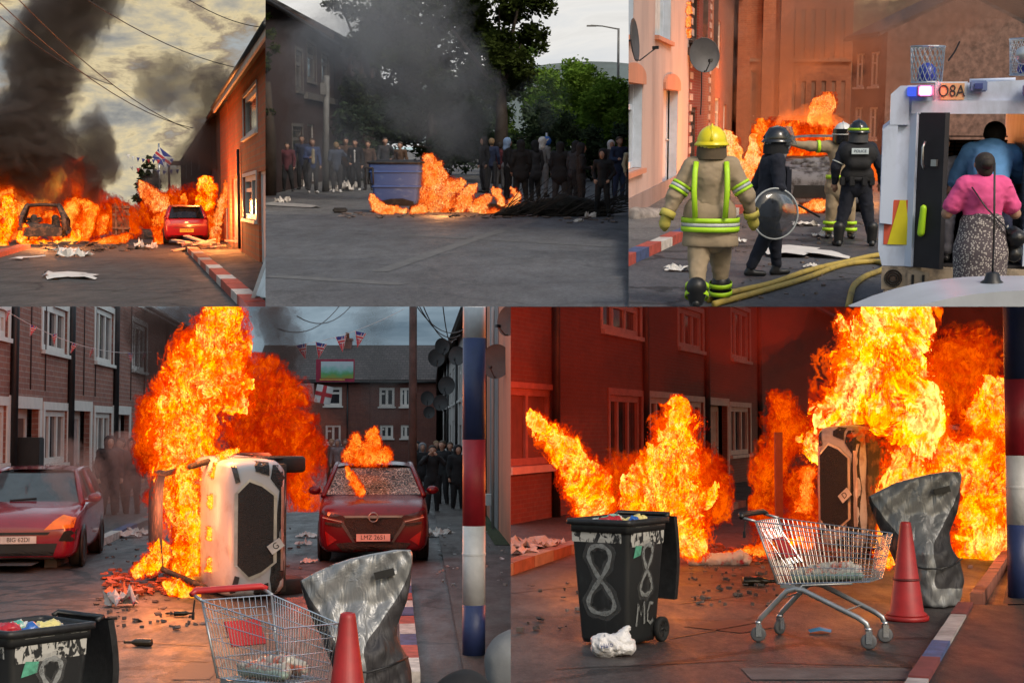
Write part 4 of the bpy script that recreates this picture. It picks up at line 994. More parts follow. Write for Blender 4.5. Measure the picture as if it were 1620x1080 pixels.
mb = MB(); mb.loft([[(-.76, y0, .85), (.76, y0, .85), (.56, y1, 1.35), (-.56, y1, 1.35)] for y0, y1 in ((1.0, 1.7), (3.7, 3.3))]); mb.build('cabin', GLOW_TINT, t)
mb = MB()
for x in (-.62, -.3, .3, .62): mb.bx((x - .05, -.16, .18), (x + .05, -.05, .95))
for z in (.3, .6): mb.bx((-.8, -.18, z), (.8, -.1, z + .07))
mb.build('front_struts', GLOW_TINT, t)
for ay in (.7, 3.1):
    for s_ in (-1, 1): MB().lathe([(.2, -.09), (.3, -.08), (.3, .08), (.2, .09)], 20, Matrix.Translation((s_ * .76, ay, .2)) @ Matrix.Rotation(math.pi / 2, 4, 'Y')).build('wheel', CH, t)
# fire
y0 = 58
fire('wide orange blaze towering behind the upright burnt-out shell', plume([(55, 372, 14), (50, 345, 20), (60, 320, 20), (90, 300, 16), (95, 278, 12)], 67) + plume([(20, 372, 16), (25, 345, 18), (18, 310, 14)], 67) + plume([(100, 370, 16), (108, 345, 16), (118, 322, 12)], 66), 'orange', core=.55, opac=.6)
fire('yellow fire at the left edge of the dusk street', plume([(0, 380, 10), (4, 355, 16), (8, 335, 12), (12, 318, 8)], y0), 'hot', core=.35)
fire('low yellow flames licking round the base of the upright burnt shell', plume([(40, 386, 5), (55, 385, 6), (75, 386, 6), (95, 386, 6), (112, 383, 7), (120, 372, 7)], 60.2) + plume([(35, 378, 6), (38, 360, 5)], 60.2), 'hot', core=.35)
fire('flames filling the cabin of the upright burnt shell', plume([(62, 366, 6), (75, 360, 8), (92, 363, 7), (80, 345, 8)], 63.2), 'orange', core=.5)
fire('orange fire between the upright shell and the car on its side', plume([(128, 376, 12), (132, 355, 14), (140, 335, 12), (133, 318, 8)], 64), 'orange', core=.45)
fire('flames at the foot of the car lying on its side', plume([(150, 383, 6), (165, 382, 6), (182, 380, 6), (198, 374, 6)], 59) + plume([(160, 365, 7), (166, 345, 6)], 62), 'orange', core=.4)
fire('flames streaming up left of the red hatchback', plume([(262, 330, 9), (252, 322, 13), (240, 312, 11), (228, 300, 8), (222, 292, 5)], 63), 'soft', core=.3)
fire('low fire against the left flank of the red hatchback', plume([(252, 378, 7), (248, 362, 8), (252, 348, 7), (262, 340, 6)], 60), 'orange', core=.4)
fire('bright ball of fire above and right of the red hatchback', plume([(318, 330, 8), (326, 315, 12), (330, 300, 11), (322, 288, 7)], 62), 'hot', core=.25)
fire('tall thin flames climbing the house front right of the red hatchback', plume([(340, 380, 7), (344, 350, 6), (352, 325, 6), (358, 305, 6), (360, 288, 4)], 57.5), 'soft', core=.4)
fire('deep red fire filling the street behind the upright burnt shell', plume([(10, 370, 26), (20, 300, 34), (70, 300, 36), (110, 290, 30), (140, 340, 30), (190, 350, 24), (200, 372, 18)], 68), 'red', core=.7, opac=.8)
fire('dull red fire across the street behind the red hatchback', plume([(240, 350, 20), (270, 330, 20), (300, 330, 20), (340, 320, 22), (350, 360, 18)], 70), 'red', core=.8, opac=.7)
fire('small flame above the hatchback roof', plume([(292, 332, 6), (290, 318, 6), (291, 308, 3)], 63), 'orange', core=.4)
fire('fire reflected glow burning behind the hatchback along the house doors', plume([(335, 372, 8), (336, 350, 8)], 60), 'orange', core=.5)
firelight(P(80, 350, 55), 900, size=.6); firelight(P(328, 335, 54), 700, (1, .3, .07), .4); firelight(P(352, 330, 50), 900, (1, .3, .07), .3)
SM = (.34, .29, .26)
smoke('thick black smoke column rising from the burning cars of the dusk street', plume([(70, 290, 48), (60, 250, 62), (50, 205, 60), (62, 160, 52), (75, 115, 48), (62, 70, 50), (90, 25, 56), (130, -20, 60)], 66) + plume([(150, 300, 30), (160, 260, 32), (168, 225, 28), (185, 290, 20)], 66) + plume([(20, 235, 30), (5, 270, 40)], 66), SM, ((-.35, .35), (.0, 1.6)), amp=3.2)
smoke('brown smoke cloud drifting above the slate roofs of the dusk street', plume([(345, 235, 36), (350, 200, 40), (342, 160, 38), (318, 120, 42), (285, 108, 38), (258, 128, 28)], 66) + plume([(352, 300, 28), (350, 265, 36), (330, 230, 34), (300, 285, 28), (270, 300, 20), (235, 300, 16)], 72), (.36, .3, .26), ((-.35, .22), (.0, .8)), amp=3.2)
# litter on the road
PAPER = mat('white_sheet', (.62, .58, .54), .7, var=.1)
def ribbon(label, pts, w, m, cat='litter', name='torn_strip', lift=.03):
    c = G(*pts[0]); mb = MB(); rows = []
    for i, (u, v) in enumerate(pts):
        q = G(u, v) - c; a = G(*pts[max(0, i - 1)]); b = G(*pts[min(len(pts) - 1, i + 1)]); d = (b - a).normalized(); n = Vector((-d.y, d.x, 0)); ww = w if not isinstance(w, list) else w[i]
        z = .015 + lift * (1 + math.sin(i * 2.1))
        rows.append([tuple(q - n * ww / 2 + Vector((0, 0, z))), tuple(q + Vector((0, 0, z + .03))), tuple(q + n * ww / 2 + Vector((0, 0, z)))])
    mb.loft(rows, closed=False, cap=False); return solo(mb, name, m, label, cat, c)
ribbon('long white twisted strip lying on the asphalt in the middle of the dusk road', [(73, 440), (76, 435), (84, 443), (95, 440), (108, 436), (122, 436), (128, 441), (140, 442), (154, 443)], [.2, .2, .25, .5, .9, 1.0, .4, .2, .12], PAPER)
ribbon('thin white stick beside the painted kerb stub on the left', [(24, 412), (30, 411), (48, 408), (71, 407)], [.4, .25, .1, .1], PAPER)
litter('crumpled white scrap between the stick and the burning shell', G(116, 407), .5, PAPER, 3, flat=.3); litter('flat white scrap near the foot of the flames of the dusk street', G(96, 398), .4, PAPER, 4, flat=.15); litter('white scrap nearest the hatchback in the middle of the dusk road', G(232, 394), .35, PAPER, 5, flat=.5)
debris('debris', 'burnt scraps strewn along the foot of the dusk street fires', scatter_px(60, 384, 250, 398, 90, 2), CH, 3, .1, .5, .1)
t = thing('board_pile', 'heap of broken boards and foam lying before the orange brick house', 'board pile', G(340, 398)); mb = MB(); rg = random.Random(5)
for i in range(14): mb.box((rg.uniform(-1.0, 1.0), rg.uniform(-.9, .9), .1 + .05 * i * .5), (rg.uniform(.5, 1.1), rg.uniform(.1, .25), .05), rg.uniform(-.8, .8), Matrix.Rotation(rg.uniform(-.2, .2), 4, 'Y'))
mb.build('boards', mat('dirty_foam', (.5, .36, .3), .8, var=.5), t); sdf('ash_heap', [((-.9, 0, .06), (.9, .2, .08), .22, .2, 1), ((1.2, -.3, .05), (2.6, -.5, .05), .2, .14)], .08, CH, t, wr=.06)
t = thing('tyre', 'black debris mound with a strap lying between the two blazes of the dusk street', 'debris mound', G(213, 378)); sdf('mound', [((-.7, 0, .1), (.7, 0, .12), .3, .35), ((0, 0, .3), (.2, 0, .4), .25, .2)], .08, CH, t, wr=.12, wf=4)
t.name = 'debris_mound'
t = thing('glass_panel', 'tilted grey window panel at the lower right corner of the dusk street', 'window panel', G(422, 484)); MB().box((0, 0, .5), (.06, 1.2, 1.0), 0, Matrix.Rotation(.35, 4, 'Y')).build('panel', mat('panel_grey', (.3, .3, .3), .4), t)
bake_pending()

# ================================================================ STREET 2 (upper middle): burning bin across the road
use(TM)
backdrop(sky_mat('pale_sky', [(.3, C('#d9dcdf')), (.5, C('#eceae6')), (.7, C('#d8d6d2'))], .01, 1.0), 900, 700, 330)
ASP = asphalt_mat('grey_asphalt', (.085, .085, .09), (.13, .13, .135), .78, .25)
ground('road', [(-40, 10), (40, 10), (60, 36.2), (-60, 37.2)], ASP)
ground('road', [(-60, 37.2), (60, 36.2), (180, 260), (-160, 260)], asphalt_mat('far_asphalt', (.13, .13, .13), (.19, .185, .18), .8, .0), -.004)
ribbon_m = mat('road_seam', (.1, .1, .1), .8, var=.3)
def strip_on_ground(name, a, b, w, m, z=.005):
    d = (b - a).normalized(); n = Vector((-d.y, d.x, 0)) * w / 2; mb = MB(); mb.quad(-n, n, (b - a) + n, (b - a) - n); o = mb.build(name, m); place(o, (a.x, a.y, z)); o['kind'] = 'structure'; return o
for i, (a, b, w) in enumerate((((600, 430), (770, 372), .25), ((430, 437), (640, 450), .35), ((770, 372), (850, 348), .3), ((640, 372), (994, 392), .2))): strip_on_ground('road_seam', G(*a), G(*b), w, ribbon_m)
# hill
mb = MB(); rows = []
for j in range(10):
    y = 620 + j * 25; hz = math.sin(min(1, j / 7) * math.pi / 2)
    rows.append([(x, y - 620, hz * (26 + 16 * math.exp(-((x - 92) / 60) ** 2) + 1.5 * math.sin(x * .06)) + random.uniform(-.2, .2)) for x in range(-160, 330, 10)])
mb.loft(rows, closed=False, cap=False); hl = mb.build('hill', stain_mat('hillside', (.10, .13, .13), (.07, .09, .085), .45, .6, .012, .95)); place(hl, (-60, 620, 0)); hl['kind'] = 'structure'
# brick house row on the left
DKB = brick_mat('dark_red_brick', (.055, .02, .016), (.04, .016, .013), (.035, .028, .024))
def side2(u, x): 
    Y = x * F / (u - 776); return Vector((Y * (u - CX) / F, Y, 0))
TMM = mat('stone_trim', (.12, .11, .10), .7)
f = Facade(side2(405, -7.2), side2(533, -7.2)); D_ = dict(nb=1, fr=.16, mf=TMM, surround=.12)
ops = [('w', f.rect(467, 78, 478, 143), D_), ('w', f.rect(485, 66, 499, 127), D_), ('w', f.rect(508, 84, 519, 132), D_), ('w', f.rect(462, 200, 478, 262), D_), ('d', f.rect(486, 196, 497, 290), dict(m=mat('dark_door', (.05, .03, .03), .5)))]
h = house('brick_house', 'dark red brick corner house with tall chimney behind the smoke', f, 6.2, ops, DKB, 9, TLR, 2.6, over=.4)
chimney(h, f.L * .62, 4.4, 8.2, 2.0, 2.6, DKB, 3)
MB().bx((f.L * .52, -.16, 3.35), (f.L, -.003, 3.6)).build('string_course', TMM, h)
f = Facade(side2(533.6, -7.2), side2(603, -7.2))
ops = []
for u in (545, 562, 578, 592): ops += [('w', f.rect(u, 105, u + 5.5, 150), dict(nb=1, fr=.16, mf=TMM, sill=False)), ('w', f.rect(u, 188, u + 5.5, 236), dict(nb=1, fr=.16, mf=TMM, sill=False))]
h = house('brick_house', 'dark red brick house with narrow windows running back from the corner house', f, 6.6, ops, DKB, 9, TLR, 2.4, over=.35)
for u in (552, 571, 586): pipe(h, f.at(u, 200)[0], 0, 6.4, DKB, .16, 'pilaster', -.05)
t = thing('hoarding', 'blue-grey hoarding board standing at the left edge of the barricaded road', 'hoarding', G(429, 301)); MB().bx((-.45, -.04, .1), (.35, .04, 2.9)).build('board', mat('board_blue_grey', (.15, .2, .26), .6), t); mb = MB()
for i in range(6): mb.bx((-.3, -.06, .9 + i * .27), (.2 if i % 2 else .05, -.045, 1.03 + i * .27))
mb.build('painted_marks', mat('faded_mark', (.32, .36, .42), .7), t)
MB().bx((-.43, -.02, 0), (-.33, .02, .1)).bx((.2, -.02, 0), (.3, .02, .1)).build('feet', MSTEEL(), t)
q = G(515, 303); t = thing('post', 'tall pale grey post standing among the onlookers on the left', 'post', q); MB().tube([(0, 0, 0), (.1, 0, 3.95)], [.12, .1], 10).build('shaft', mat('post_grey', (.16, .16, .155), .7), t); MB().bx((-.1, -.16, 3.3), (.1, -.1, 3.7)).build('cabinet', mat('post_grey', (.3, .3, .29), .7), t)
# trees
LD = leaf_mat('leaf_dark_olive', (.016, .028, .007), (.055, .075, .018)); LG = leaf_mat('leaf_green', (.08, .16, .02), (.20, .32, .05)); LM = leaf_mat('leaf_mid', (.05, .10, .02), (.12, .19, .04)); LB = leaf_mat('leaf_bluish', (.035, .06, .035), (.07, .10, .055))
def grove(items):
    for lab, u, v, Y, lobes, n, m, lf, sd_ in items:
        q = P(u, TM.H, Y); q.z = 0; h = max(l[2] + l[5] for l in lobes); tree(lab, q, h, lobes, n, m, sd_, lf, group='trees along the barricaded road')
grove([
 ('tall dark tree rising out of the smoke, its crown against the pale sky', 790, 0, 62, [(0, 0, 7.0, 1.9, 1.8, 2.2), (1.1, .2, 8.6, 1.5, 1.5, 1.6), (-1.4, 0, 8.6, 1.7, 1.6, 1.8), (-.5, 0, 5.0, 1.8, 1.6, 1.6), (.9, .2, 5.6, 1.2, 1.2, 1.2), (-2.2, 0, 6.6, 1.2, 1.2, 1.4)], 24000, LD, .13, 1),
 ('broad dark tree in the smoke left of the tallest tree', 680, 0, 70, [(0, 0, 7.2, 2.6, 2.2, 2.4), (-2.2, 0, 6.8, 2.0, 2, 2.0), (1.8, 0, 5.0, 2.2, 2, 2.2), (-1, 0, 4.2, 2.4, 2, 2)], 16000, LD, .16, 2),
 ('sparse dark tree spreading over the brick house roof', 600, 0, 74, [(0, 0, 8.2, 2.0, 1.6, 1.5), (-2.0, 0, 8.9, 1.6, 1.4, .9), (1.6, 0, 7, 1.8, 1.5, 1.6), (.3, 0, 4.6, 2.2, 1.8, 2.2)], 10000, LD, .16, 3),
 ('dark ivy-like tree at the left edge beside the brick corner house', 424, 0, 49, [(-.2, 0, 4.9, .5, .5, 1.2), (-.4, 0, 3.1, .5, .4, 1.1), (-.8, 0, 6, .7, .6, 1.2)], 5000, LD, .09, 4),
 ('bright green bushy tree under the hill on the right', 908, 0, 80, [(0, 0, 4.2, 2.4, 2, 1.6), (-.5, 0, 2.4, 2.3, 2, 1.9), (1.8, 0, 3.4, 1.4, 1.4, 1.4)], 16000, LG, .13, 5),
 ('light green tree at the right edge behind the street lamp', 975, 0, 72, [(0, 0, 2.9, 2.3, 2, 1.5), (1.2, 0, 4.2, 1.3, 1.3, 1.0), (-.7, 0, 1.9, 1.9, 1.6, 1.5)], 15000, LG, .13, 6),
 ('mid green tree just right of the tall dark tree', 850, 0, 84, [(0, 0, 5.0, 2.2, 2, 1.7), (-.6, 0, 2.8, 2.5, 2, 1.9), (1.4, 0, 3.0, 1.7, 1.7, 1.8)], 14000, LM, .14, 7),
 ('shadowed olive tree between the two bright green ones', 946, 0, 88, [(0, 0, 4.0, 2.0, 1.8, 1.8), (0, 0, 2, 2.2, 1.8, 1.6)], 9000, LM, .15, 8),
 ('blue-green shrubbery behind the hooded crowd', 790, 0, 76, [(0, 0, 2.8, 2.6, 1.6, 1.9), (1.8, 0, 2.0, 2.0, 1.4, 1.6), (-2.2, 0, 2.4, 2.0, 1.4, 2.0)], 13000, LB, .14, 9),
 ('low dark shrubbery behind the navy jacketed onlooker', 960, 0, 66, [(0, 0, 1.3, 1.8, 1.2, 1.2), (-1.9, 0, 1.4, 1.6, 1, 1.2)], 9000, LB, .12, 10),
 ('dark shrubbery in the smoke behind the burning bin', 690, 0, 66, [(0, 0, 2.0, 2.6, 1.4, 1.9), (-2.6, 0, 1.8, 1.8, 1.3, 1.8)], 10000, LB, .14, 11)])
q = P(977, TM.H, 86); q.z = 0; t = thing('street_lamp', 'tall street lamp with a single arm against the pale sky', 'street lamp', q); MB().tube([(0, 0, 0), (0, 0, 7.9)], [.1, .06], 8).tube([(0, 0, 7.85), (-.9, 0, 8.02), (-1.55, 0, 8.05)], [.045, .04, .05], 6).build('column', mat('lamp_grey', (.12, .12, .12), .6), t)
MB().box((-1.5, 0, 8.03), (.55, .2, .08)).build('lamp_head', mat('lamp_grey', (.12, .12, .12), .6), t)
q = G(866, 310); t = thing('road_sign', 'round blue keep-left sign with a white arrow above the crowd', 'road sign', q + Vector((0, 1.2, 0))); MB().tube([(0, 0, 0), (0, 0, 2.0)], .04, 8).build('pole', MSTEEL(), t)
sg = MB().lathe([(.15, -.012), (.15, .012)], 24, Matrix.Translation((0, -.04, 1.74)) @ Matrix.Rotation(math.pi / 2, 4, 'X')).build('sign_disc', mat('sign_blue', (.03, .13, .5), .5), t)
MB().add([(a * .055, -.06, 1.74 + b * .055) for a, b in ((-1.3, -1.3), (-1.3, .4), (-.8, -.1), (.9, 1.5), (1.4, 1.0), (-.3, -.6), (.2, -1.2))], [tuple(range(7))]).build('arrow', FL_W, sg)
# the blue bin
BLU = stain_mat('scuffed_blue_plastic', (.05, .10, .30), (.12, .19, .38), .56, .72, 4, .75, (1, 1, 3))
BLK = stain_mat('burnt_plastic', (.012, .012, .014), (.04, .035, .035), .5, .65, 7, .6)
q = G(630, 336); t = thing('bin', 'scorched blue four wheeled bin with flames underneath', 'bin', q, R(-6))
t.name = 'four_wheeled_bin'
def rr(w, d, z, c=.08, cx=0): return [(cx + sx * (w / 2 - (0 if k else c)), sy * (d / 2 - (c if k else 0)), z) for sx, sy, ks in ((-1, -1, (0, 1)), (1, -1, (1, 0)), (1, 1, (0, 1)), (-1, 1, (1, 0))) for k in (ks if (sx * sy > 0) else ks)]
def rrect(w, d, z, c=.08):
    pts = []
    for sx, sy, a0 in ((1, 1, 0), (-1, 1, 90), (-1, -1, 180), (1, -1, 270)):
        for a in (0, 30, 60, 90): pts.append((sx * (w / 2 - c) + c * math.cos(R(a0 + a)), sy * (d / 2 - c) + c * math.sin(R(a0 + a)), z))
    return pts
MB().loft([rrect(1.02, .78, .2), rrect(1.06, .82, .3), rrect(1.2, .95, .85), rrect(1.27, 1.02, 1.12), rrect(1.3, 1.04, 1.22)]).build('body', BLU, t)
for z, w, d in ((.62, 1.165, .915), (.98, 1.255, .995)): MB().loft([rrect(w, d, z), rrect(w + .03, d + .03, z + .012), rrect(w + .035, d + .035, z + .03), rrect(w + .01, d + .01, z + .045)]).build('rib', BLU, t)
MB().loft([rrect(1.34, 1.08, 1.2), rrect(1.37, 1.11, 1.215), rrect(1.37, 1.11, 1.25), rrect(1.2, .9, 1.27)]).build('rim', BLK, t)
MB().loft([rrect(1.0, .8, 1.262), rrect(.98, .6, 1.29)]).build('melted_lid', BLK, t)
MB().box((-.02, -.40, .235), (.95, .06, .12)).add([(-.5, -.445, .2), (.5, -.445, .2), (.42, -.462, .3), (.2, -.475, .36), (-.1, -.475, .35), (-.3, -.468, .31)], [tuple(range(6))]).build('scorch_skirt', BLK, t)
hnd = MB(); x0 = -.62
hnd.tube([(x0 - .02, -.3, 1.14), (x0 - .05, -.36, .72), (x0 + .0, -.1, .7), (x0 - .04, -.06, 1.14)], .02, 6).tube([(x0 + .1, -.53, 1.1), (x0 + .1, -.49, .72), (x0 - .08, -.46, .7), (x0 - .1, -.5, 1.1), (x0 + .1, -.53, 1.1)], .022, 6); hnd.build('side_frame', BLK, t)
MB().tube([(-.72, 0, 1.16), (-.62, 0, 1.16)], .05, 8).build('pivot', BLK, t)
for x in (-.4, .42):
    for y in (-.3, .3):
        w = MB().lathe([(.02, -.03), (.085, -.03), (.1, -.015), (.1, .015), (.085, .03), (.02, .03)], 18, Matrix.Translation((x, y, .1)) @ Matrix.Rotation(math.pi / 2, 4, 'X') @ Matrix.Rotation(.5, 4, 'Y')).build('castor', MRUB(), t); MB().box((x, y, .17), (.05, .1, .1)).build('fork', MSTEEL(), w)
fire('bright fire raging beside the blue bin and along the road', plume([(678, 328, 13), (684, 308, 15), (686, 288, 14), (682, 268, 11), (678, 252, 7)], 37.6) + plume([(700, 328, 12), (706, 308, 13), (716, 296, 10), (728, 290, 6)], 37.6) + plume([(725, 330, 10), (735, 318, 10), (742, 304, 8), (748, 296, 5)], 37.6) + plume([(690, 300, 12), (697, 280, 9), (692, 262, 6)], 37.7) + plume([(760, 322, 8), (772, 314, 6)], 37.6) + plume([(750, 332, 8), (765, 330, 7), (780, 335, 5)], 37.6), 'soft', core=.15, amp=5.8, ff=1.6)
fire('flames licking under the blue bin and up its left corner', plume([(640, 334, 5), (625, 332, 5), (607, 332, 6), (596, 325, 7), (590, 312, 5)], 36.5) + plume([(655, 332, 6), (668, 330, 7)], 36.3), 'soft', core=.2, ff=1.4)
fire('separate flames burning at the foot of the branch heap', plume([(806, 338, 7), (812, 325, 8), (818, 312, 6), (812, 298, 3)], 36.8) + plume([(795, 320, 5), (788, 308, 5), (780, 298, 3)], 37.5) + plume([(765, 336, 6), (790, 338, 6)], 37), 'soft', core=.25)
firelight(P(700, 315, 36.2), 110, (1, .38, .1), .4)
smoke('grey smoke rolling up from the burning bin and drifting left', plume([(675, 250, 24), (690, 215, 40), (670, 170, 58), (650, 120, 66), (640, 60, 74), (610, 10, 80)], 44, 0) + plume([(600, 250, 36), (545, 235, 40), (500, 200, 46), (480, 140, 50), (490, 80, 50), (560, 60, 60)], 46) + plume([(730, 200, 40), (780, 160, 40), (745, 120, 46)], 46), (.74, .74, .76), ((-.35, .11), (.1, .16)), .22, .34, 2.4)
smoke('even grey smoke hanging before the dark brick corner house', plume([(450, 120, 70), (520, 110, 70), (580, 130, 70), (480, 230, 60), (560, 240, 60)], 48), (.6, .6, .61), ((-.6, .05),), amp=1.6)
smoke('thin pale smoke haze around the onlookers on the left', plume([(590, 300, 22), (560, 270, 26), (540, 290, 20), (520, 250, 26), (500, 290, 16)], 42) + plume([(830, 170, 26), (860, 140, 22), (880, 180, 22), (870, 210, 14)], 43), (.75, .76, .78), ((-.1, .12),), .4, .25, 2.4)
# heap of branches
t = thing('branch_heap', 'heap of dark branches and scorched brush dragged across the road', 'branch heap', G(878, 342)); rg = random.Random(3); mb = MB()
for i in range(150):
    a = Vector((rg.uniform(-1.5, 1.3), rg.uniform(-.5, .5), .05)); ln = rg.uniform(.5, 1.6); d = Vector((rg.uniform(.2, 1), rg.uniform(-.4, .4), rg.uniform(0.0, .5))).normalized() * ln * (1 if rg.random() < .75 else -.6)
    m1 = a + d * .5 + Vector((0, 0, rg.uniform(0, .1))); mb.tube([a, m1, a + d], [rg.uniform(.008, .022), .01, .003], 4)
for i in range(12):
    a = Vector((.6, rg.uniform(-.3, .3), .2)); mb.tube([a, a + Vector((1.0, 0, rg.uniform(-.1, .3))), a + Vector((rg.uniform(1.6, 2.6), rg.uniform(-.6, .3), rg.uniform(-.15, .5)))], [.012, .008, .004], 4)
mb.build('twigs', mat('dark_twigs', (.02, .016, .012), .9), t); sdf('brush', [((-1.2, 0, .1), (.2, 0, .3), .1, .2, 1), ((.2, 0, .3), (1.1, .1, .22), .24, .1), ((-.3, .1, .1), (1.2, .1, .08), .2, .1)], .05, mat('black_brush', (.012, .012, .01), .95, bump=1, bscale=30, bdist=.05), t, wr=.12, wf=9)
q = G(732, 333); MBc = MB().box((0, 0, .12), (.5, .3, .2), .3); solo(MBc, 'burning_crate', BLK, 'charred crate in the flames between bin and branch heap', 'crate', G(787, 336), bevel=.02)
solo(MB().box((0, 0, .07), (.36, .2, .12), .1), 'brick_block', BLK, 'small black block on the road left of the blue bin', 'block', G(538, 337), bevel=.03)
solo(MB().lathe([(.13, 0), (.2, .03), (.2, .1), (.13, .12)], 16), 'small_tyre', BLK, 'small tyre lying in the flames right of the blue bin', 'tyre', G(716, 336))
debris('debris', 'pale scraps and burnt debris along the edge of the barricade', scatter_px(880, 346, 980, 354, 16, 4) + scatter_px(540, 336, 870, 346, 60, 5), mat('mixed_scraps', (.12, .09, .08), .8, var=.9, scale=1.5), 4, .05, .2, .05)
for i, (u, v, r) in enumerate(((470, 296, .28), (523, 300, .18), (530, 303, .16), (545, 302, .3), (556, 299, .3), (446, 322, .2), (690, 0, 0), (934, 345, .12), (915, 352, .1))):
    if r: litter(['white bag dropped beside the maroon-topped onlooker', 'small white scrap at the foot of the post', 'second white scrap right of the post', 'white crumpled litter under the blue-grey onlooker', 'white litter nearest the brown-jacketed onlooker', 'grey scrap on the road edge at the left', '', 'white can beside the boots at the right of the barricade', 'pale scrap before the branch heap'][i], G(u, v), r, PAPER, i + 20, flat=.6)
ribbon('pale splash of rubble dust spread on the road at the left', [(430, 322), (448, 324), (470, 326), (500, 329)], [.5, 1.2, 1.0, .3], mat('dust_pale', (.3, .29, .28), .9), 'rubble', 'dust_patch', .0)
# onlookers
BK = cloth('black', (.010, .010, .012)); NV = cloth('navy', (.02, .03, .07)); BLc = cloth('blue', (.03, .07, .25)); MAR = cloth('maroon', (.10, .02, .03)); GRY = cloth('grey', (.16, .16, .17)); JE = cloth('jeans', (.04, .10, .25)); BEI = cloth('beige', (.4, .34, .22)); BRN = cloth('brown', (.09, .05, .03)); WHT = cloth('white', (.55, .55, .55)); SKB = cloth('pale_blue', (.25, .38, .6)); DG = cloth('dark_grey', (.035, .035, .04)); WSH = mat('white_shoe', (.6, .6, .6), .5)
PG = 'onlookers standing left of the burning bin'; PH = 'hooded crowd standing right of the burning bin'
def on(label, u, v, rz, top, legs, pz, n, **k):
    k.setdefault('vox', .032); k['s'] = k.get('s', 1.0) * (1 + .05 * math.sin(n * 2.3)); rz += 14 * math.sin(n * 1.7); return person(label, G(u, v), R(rz), top, legs, pz, n, **k)
on('person in a bright blue jacket and blue jeans, cut by the left edge', 423, 303, 60, BLc, JE, pose(armR='bent'), 1, hair=HAIR[2](), group=PG)
on('person in a maroon top and black trousers standing on the left', 456, 303, -5, MAR, BK, pose(armL='down', armR='down', spread=.04), 2, hair=HAIR[0](), bulk=1.15, group=PG)
on('person in a dark jacket behind the open blue jacket', 479, 300, 10, NV, BK, pose(), 3, hair=HAIR[0](), s=1.06, group=PG)
a = on('person in an open blue jacket over a pale shirt holding something white', 495, 306, 15, cloth('denim', (.05, .08, .2)), DG, pose(armL='bent'), 4, hair=HAIR[1](), shoes=WSH, s=1.02, group=PG)
sdf('shirt', [(Vector((0, -.1, 1.0)), Vector((0, -.11, 1.38)), .07, .06, 1)], .03, BEI, a)
on('person in a blue-grey top with white shoes right of the post', 533, 305, 170, cloth('slate', (.07, .09, .14)), DG, pose(armL='up', armR='bent'), 5, hair=HAIR[2](), shoes=WSH, bulk=1.15, group=PG)
on('dim person seen just behind the blue-grey top', 548, 301, 20, BRN, BK, pose(armR='bent'), 6, hair=HAIR[0](), group=PG)
a = on('person in a black jacket with a white shirt front in the smoke', 563, 302, 0, BK, BK, pose(armL='pocket'), 7, hair=HAIR[0](), s=1.03, shoes=WSH, group=PG)
sdf('shirt', [(Vector((0, -.12, .98)), Vector((0, -.13, 1.38)), .03, .04, 1)], .025, WHT, a)
on('person in a brown jacket half hidden by smoke left of the bin', 583, 301, -20, BRN, BK, pose(), 8, hair=HAIR[1](), group=PG)
on('shadowy person in dark clothes directly behind the bin, left one', 610, 299, 10, DG, BK, pose(armR='hip'), 9, hair=HAIR[0](), group=PG)
on('shadowy person in dark clothes directly behind the bin, right one', 634, 299, -10, BRN, BK, pose(), 10, hair=HAIR[1](), group=PG)
on('dark figure nearest the flames in the black smoke', 766, 305, -60, BK, DG, pose(), 11, hood=BK, group=PH, s=1.05)
on('person in a dusty blue top behind the smoke edge', 778, 301, 150, NV, DG, pose(), 12, hair=HAIR[2](), group=PH)
on('person in a dark maroon top between the smoke and the pale blue scarf', 791, 300, 170, MAR, GRY, pose(), 13, hair=HAIR[0](), group=PH)
a = on('person with a pale blue head scarf and a grey shirt tied at the waist', 803, 316, 120, BK, BK, pose(), 14, hood=SKB, group=PH)
sdf('tied_shirt', [(Vector((-.1, -.06, .98)), Vector((.12, .02, .96)), .13, .14, 1), (Vector((0, -.1, .9)), Vector((0, -.1, .74)), .1, .09, 1)], .03, GRY, a, wr=.03)
on('broad person in a black hoodie seen from behind, hands low', 824, 322, 185, BK, BK, pose(spread=.03), 15, hood=BK, bulk=1.15, group=PH, coat=True)
on('person in a quilted black jacket with hood up beside the broad hoodie', 846, 318, 200, DG, BK, pose(armR='bent'), 16, hood=BK, bulk=1.05, s=1.03, group=PH, coat=True)
on('person with a grey and white patterned hood behind the quilted jacket', 858, 312, 160, GRY, GRY, pose(), 17, hood=WHT, group=PH)
on('widest person in a black hooded jacket in the middle of the hooded crowd', 886, 324, 175, BK, DG, pose(armL='out', spread=.05), 18, hood=BK, bulk=1.28, group=PH, coat=True)
on('person in black leaning in beside the widest hooded jacket', 906, 325, 120, DG, BK, pose(lean=.12, armL='bent'), 19, hood=BK, group=PH)
on('short person in black behind the twigs, right of the hooded crowd', 919, 336, 90, BK, BK, pose(armL='bent'), 20, hood=BK, s=.92, group=PH)
on('person in a black hooded top standing alone facing the camera on the right', 953, 343, -10, BK, BK, pose(armL='pocket', armR='pocket', spread=.05), 21, hood=BK, bulk=.98, s=.93, group=PH, shoes=DG)
on('person with a round white woollen hat behind the lone hooded figure', 966, 311, 20, DG, BK, pose(), 22, hood=WHT, s=.98, group=PH)
on('person in a navy jacket looking at a phone at the right of the road', 979, 316, 10, NV, NV, pose(armL='bent', armR='bent'), 23, hair=HAIR[1](), s=1.03, group=PH)
on('person in a yellow-beige jacket cut by the right edge of the barricaded road', 998, 320, 30, BEI, DG, pose(), 24, hair=HAIR[1](), group=PH)
bake_pending()
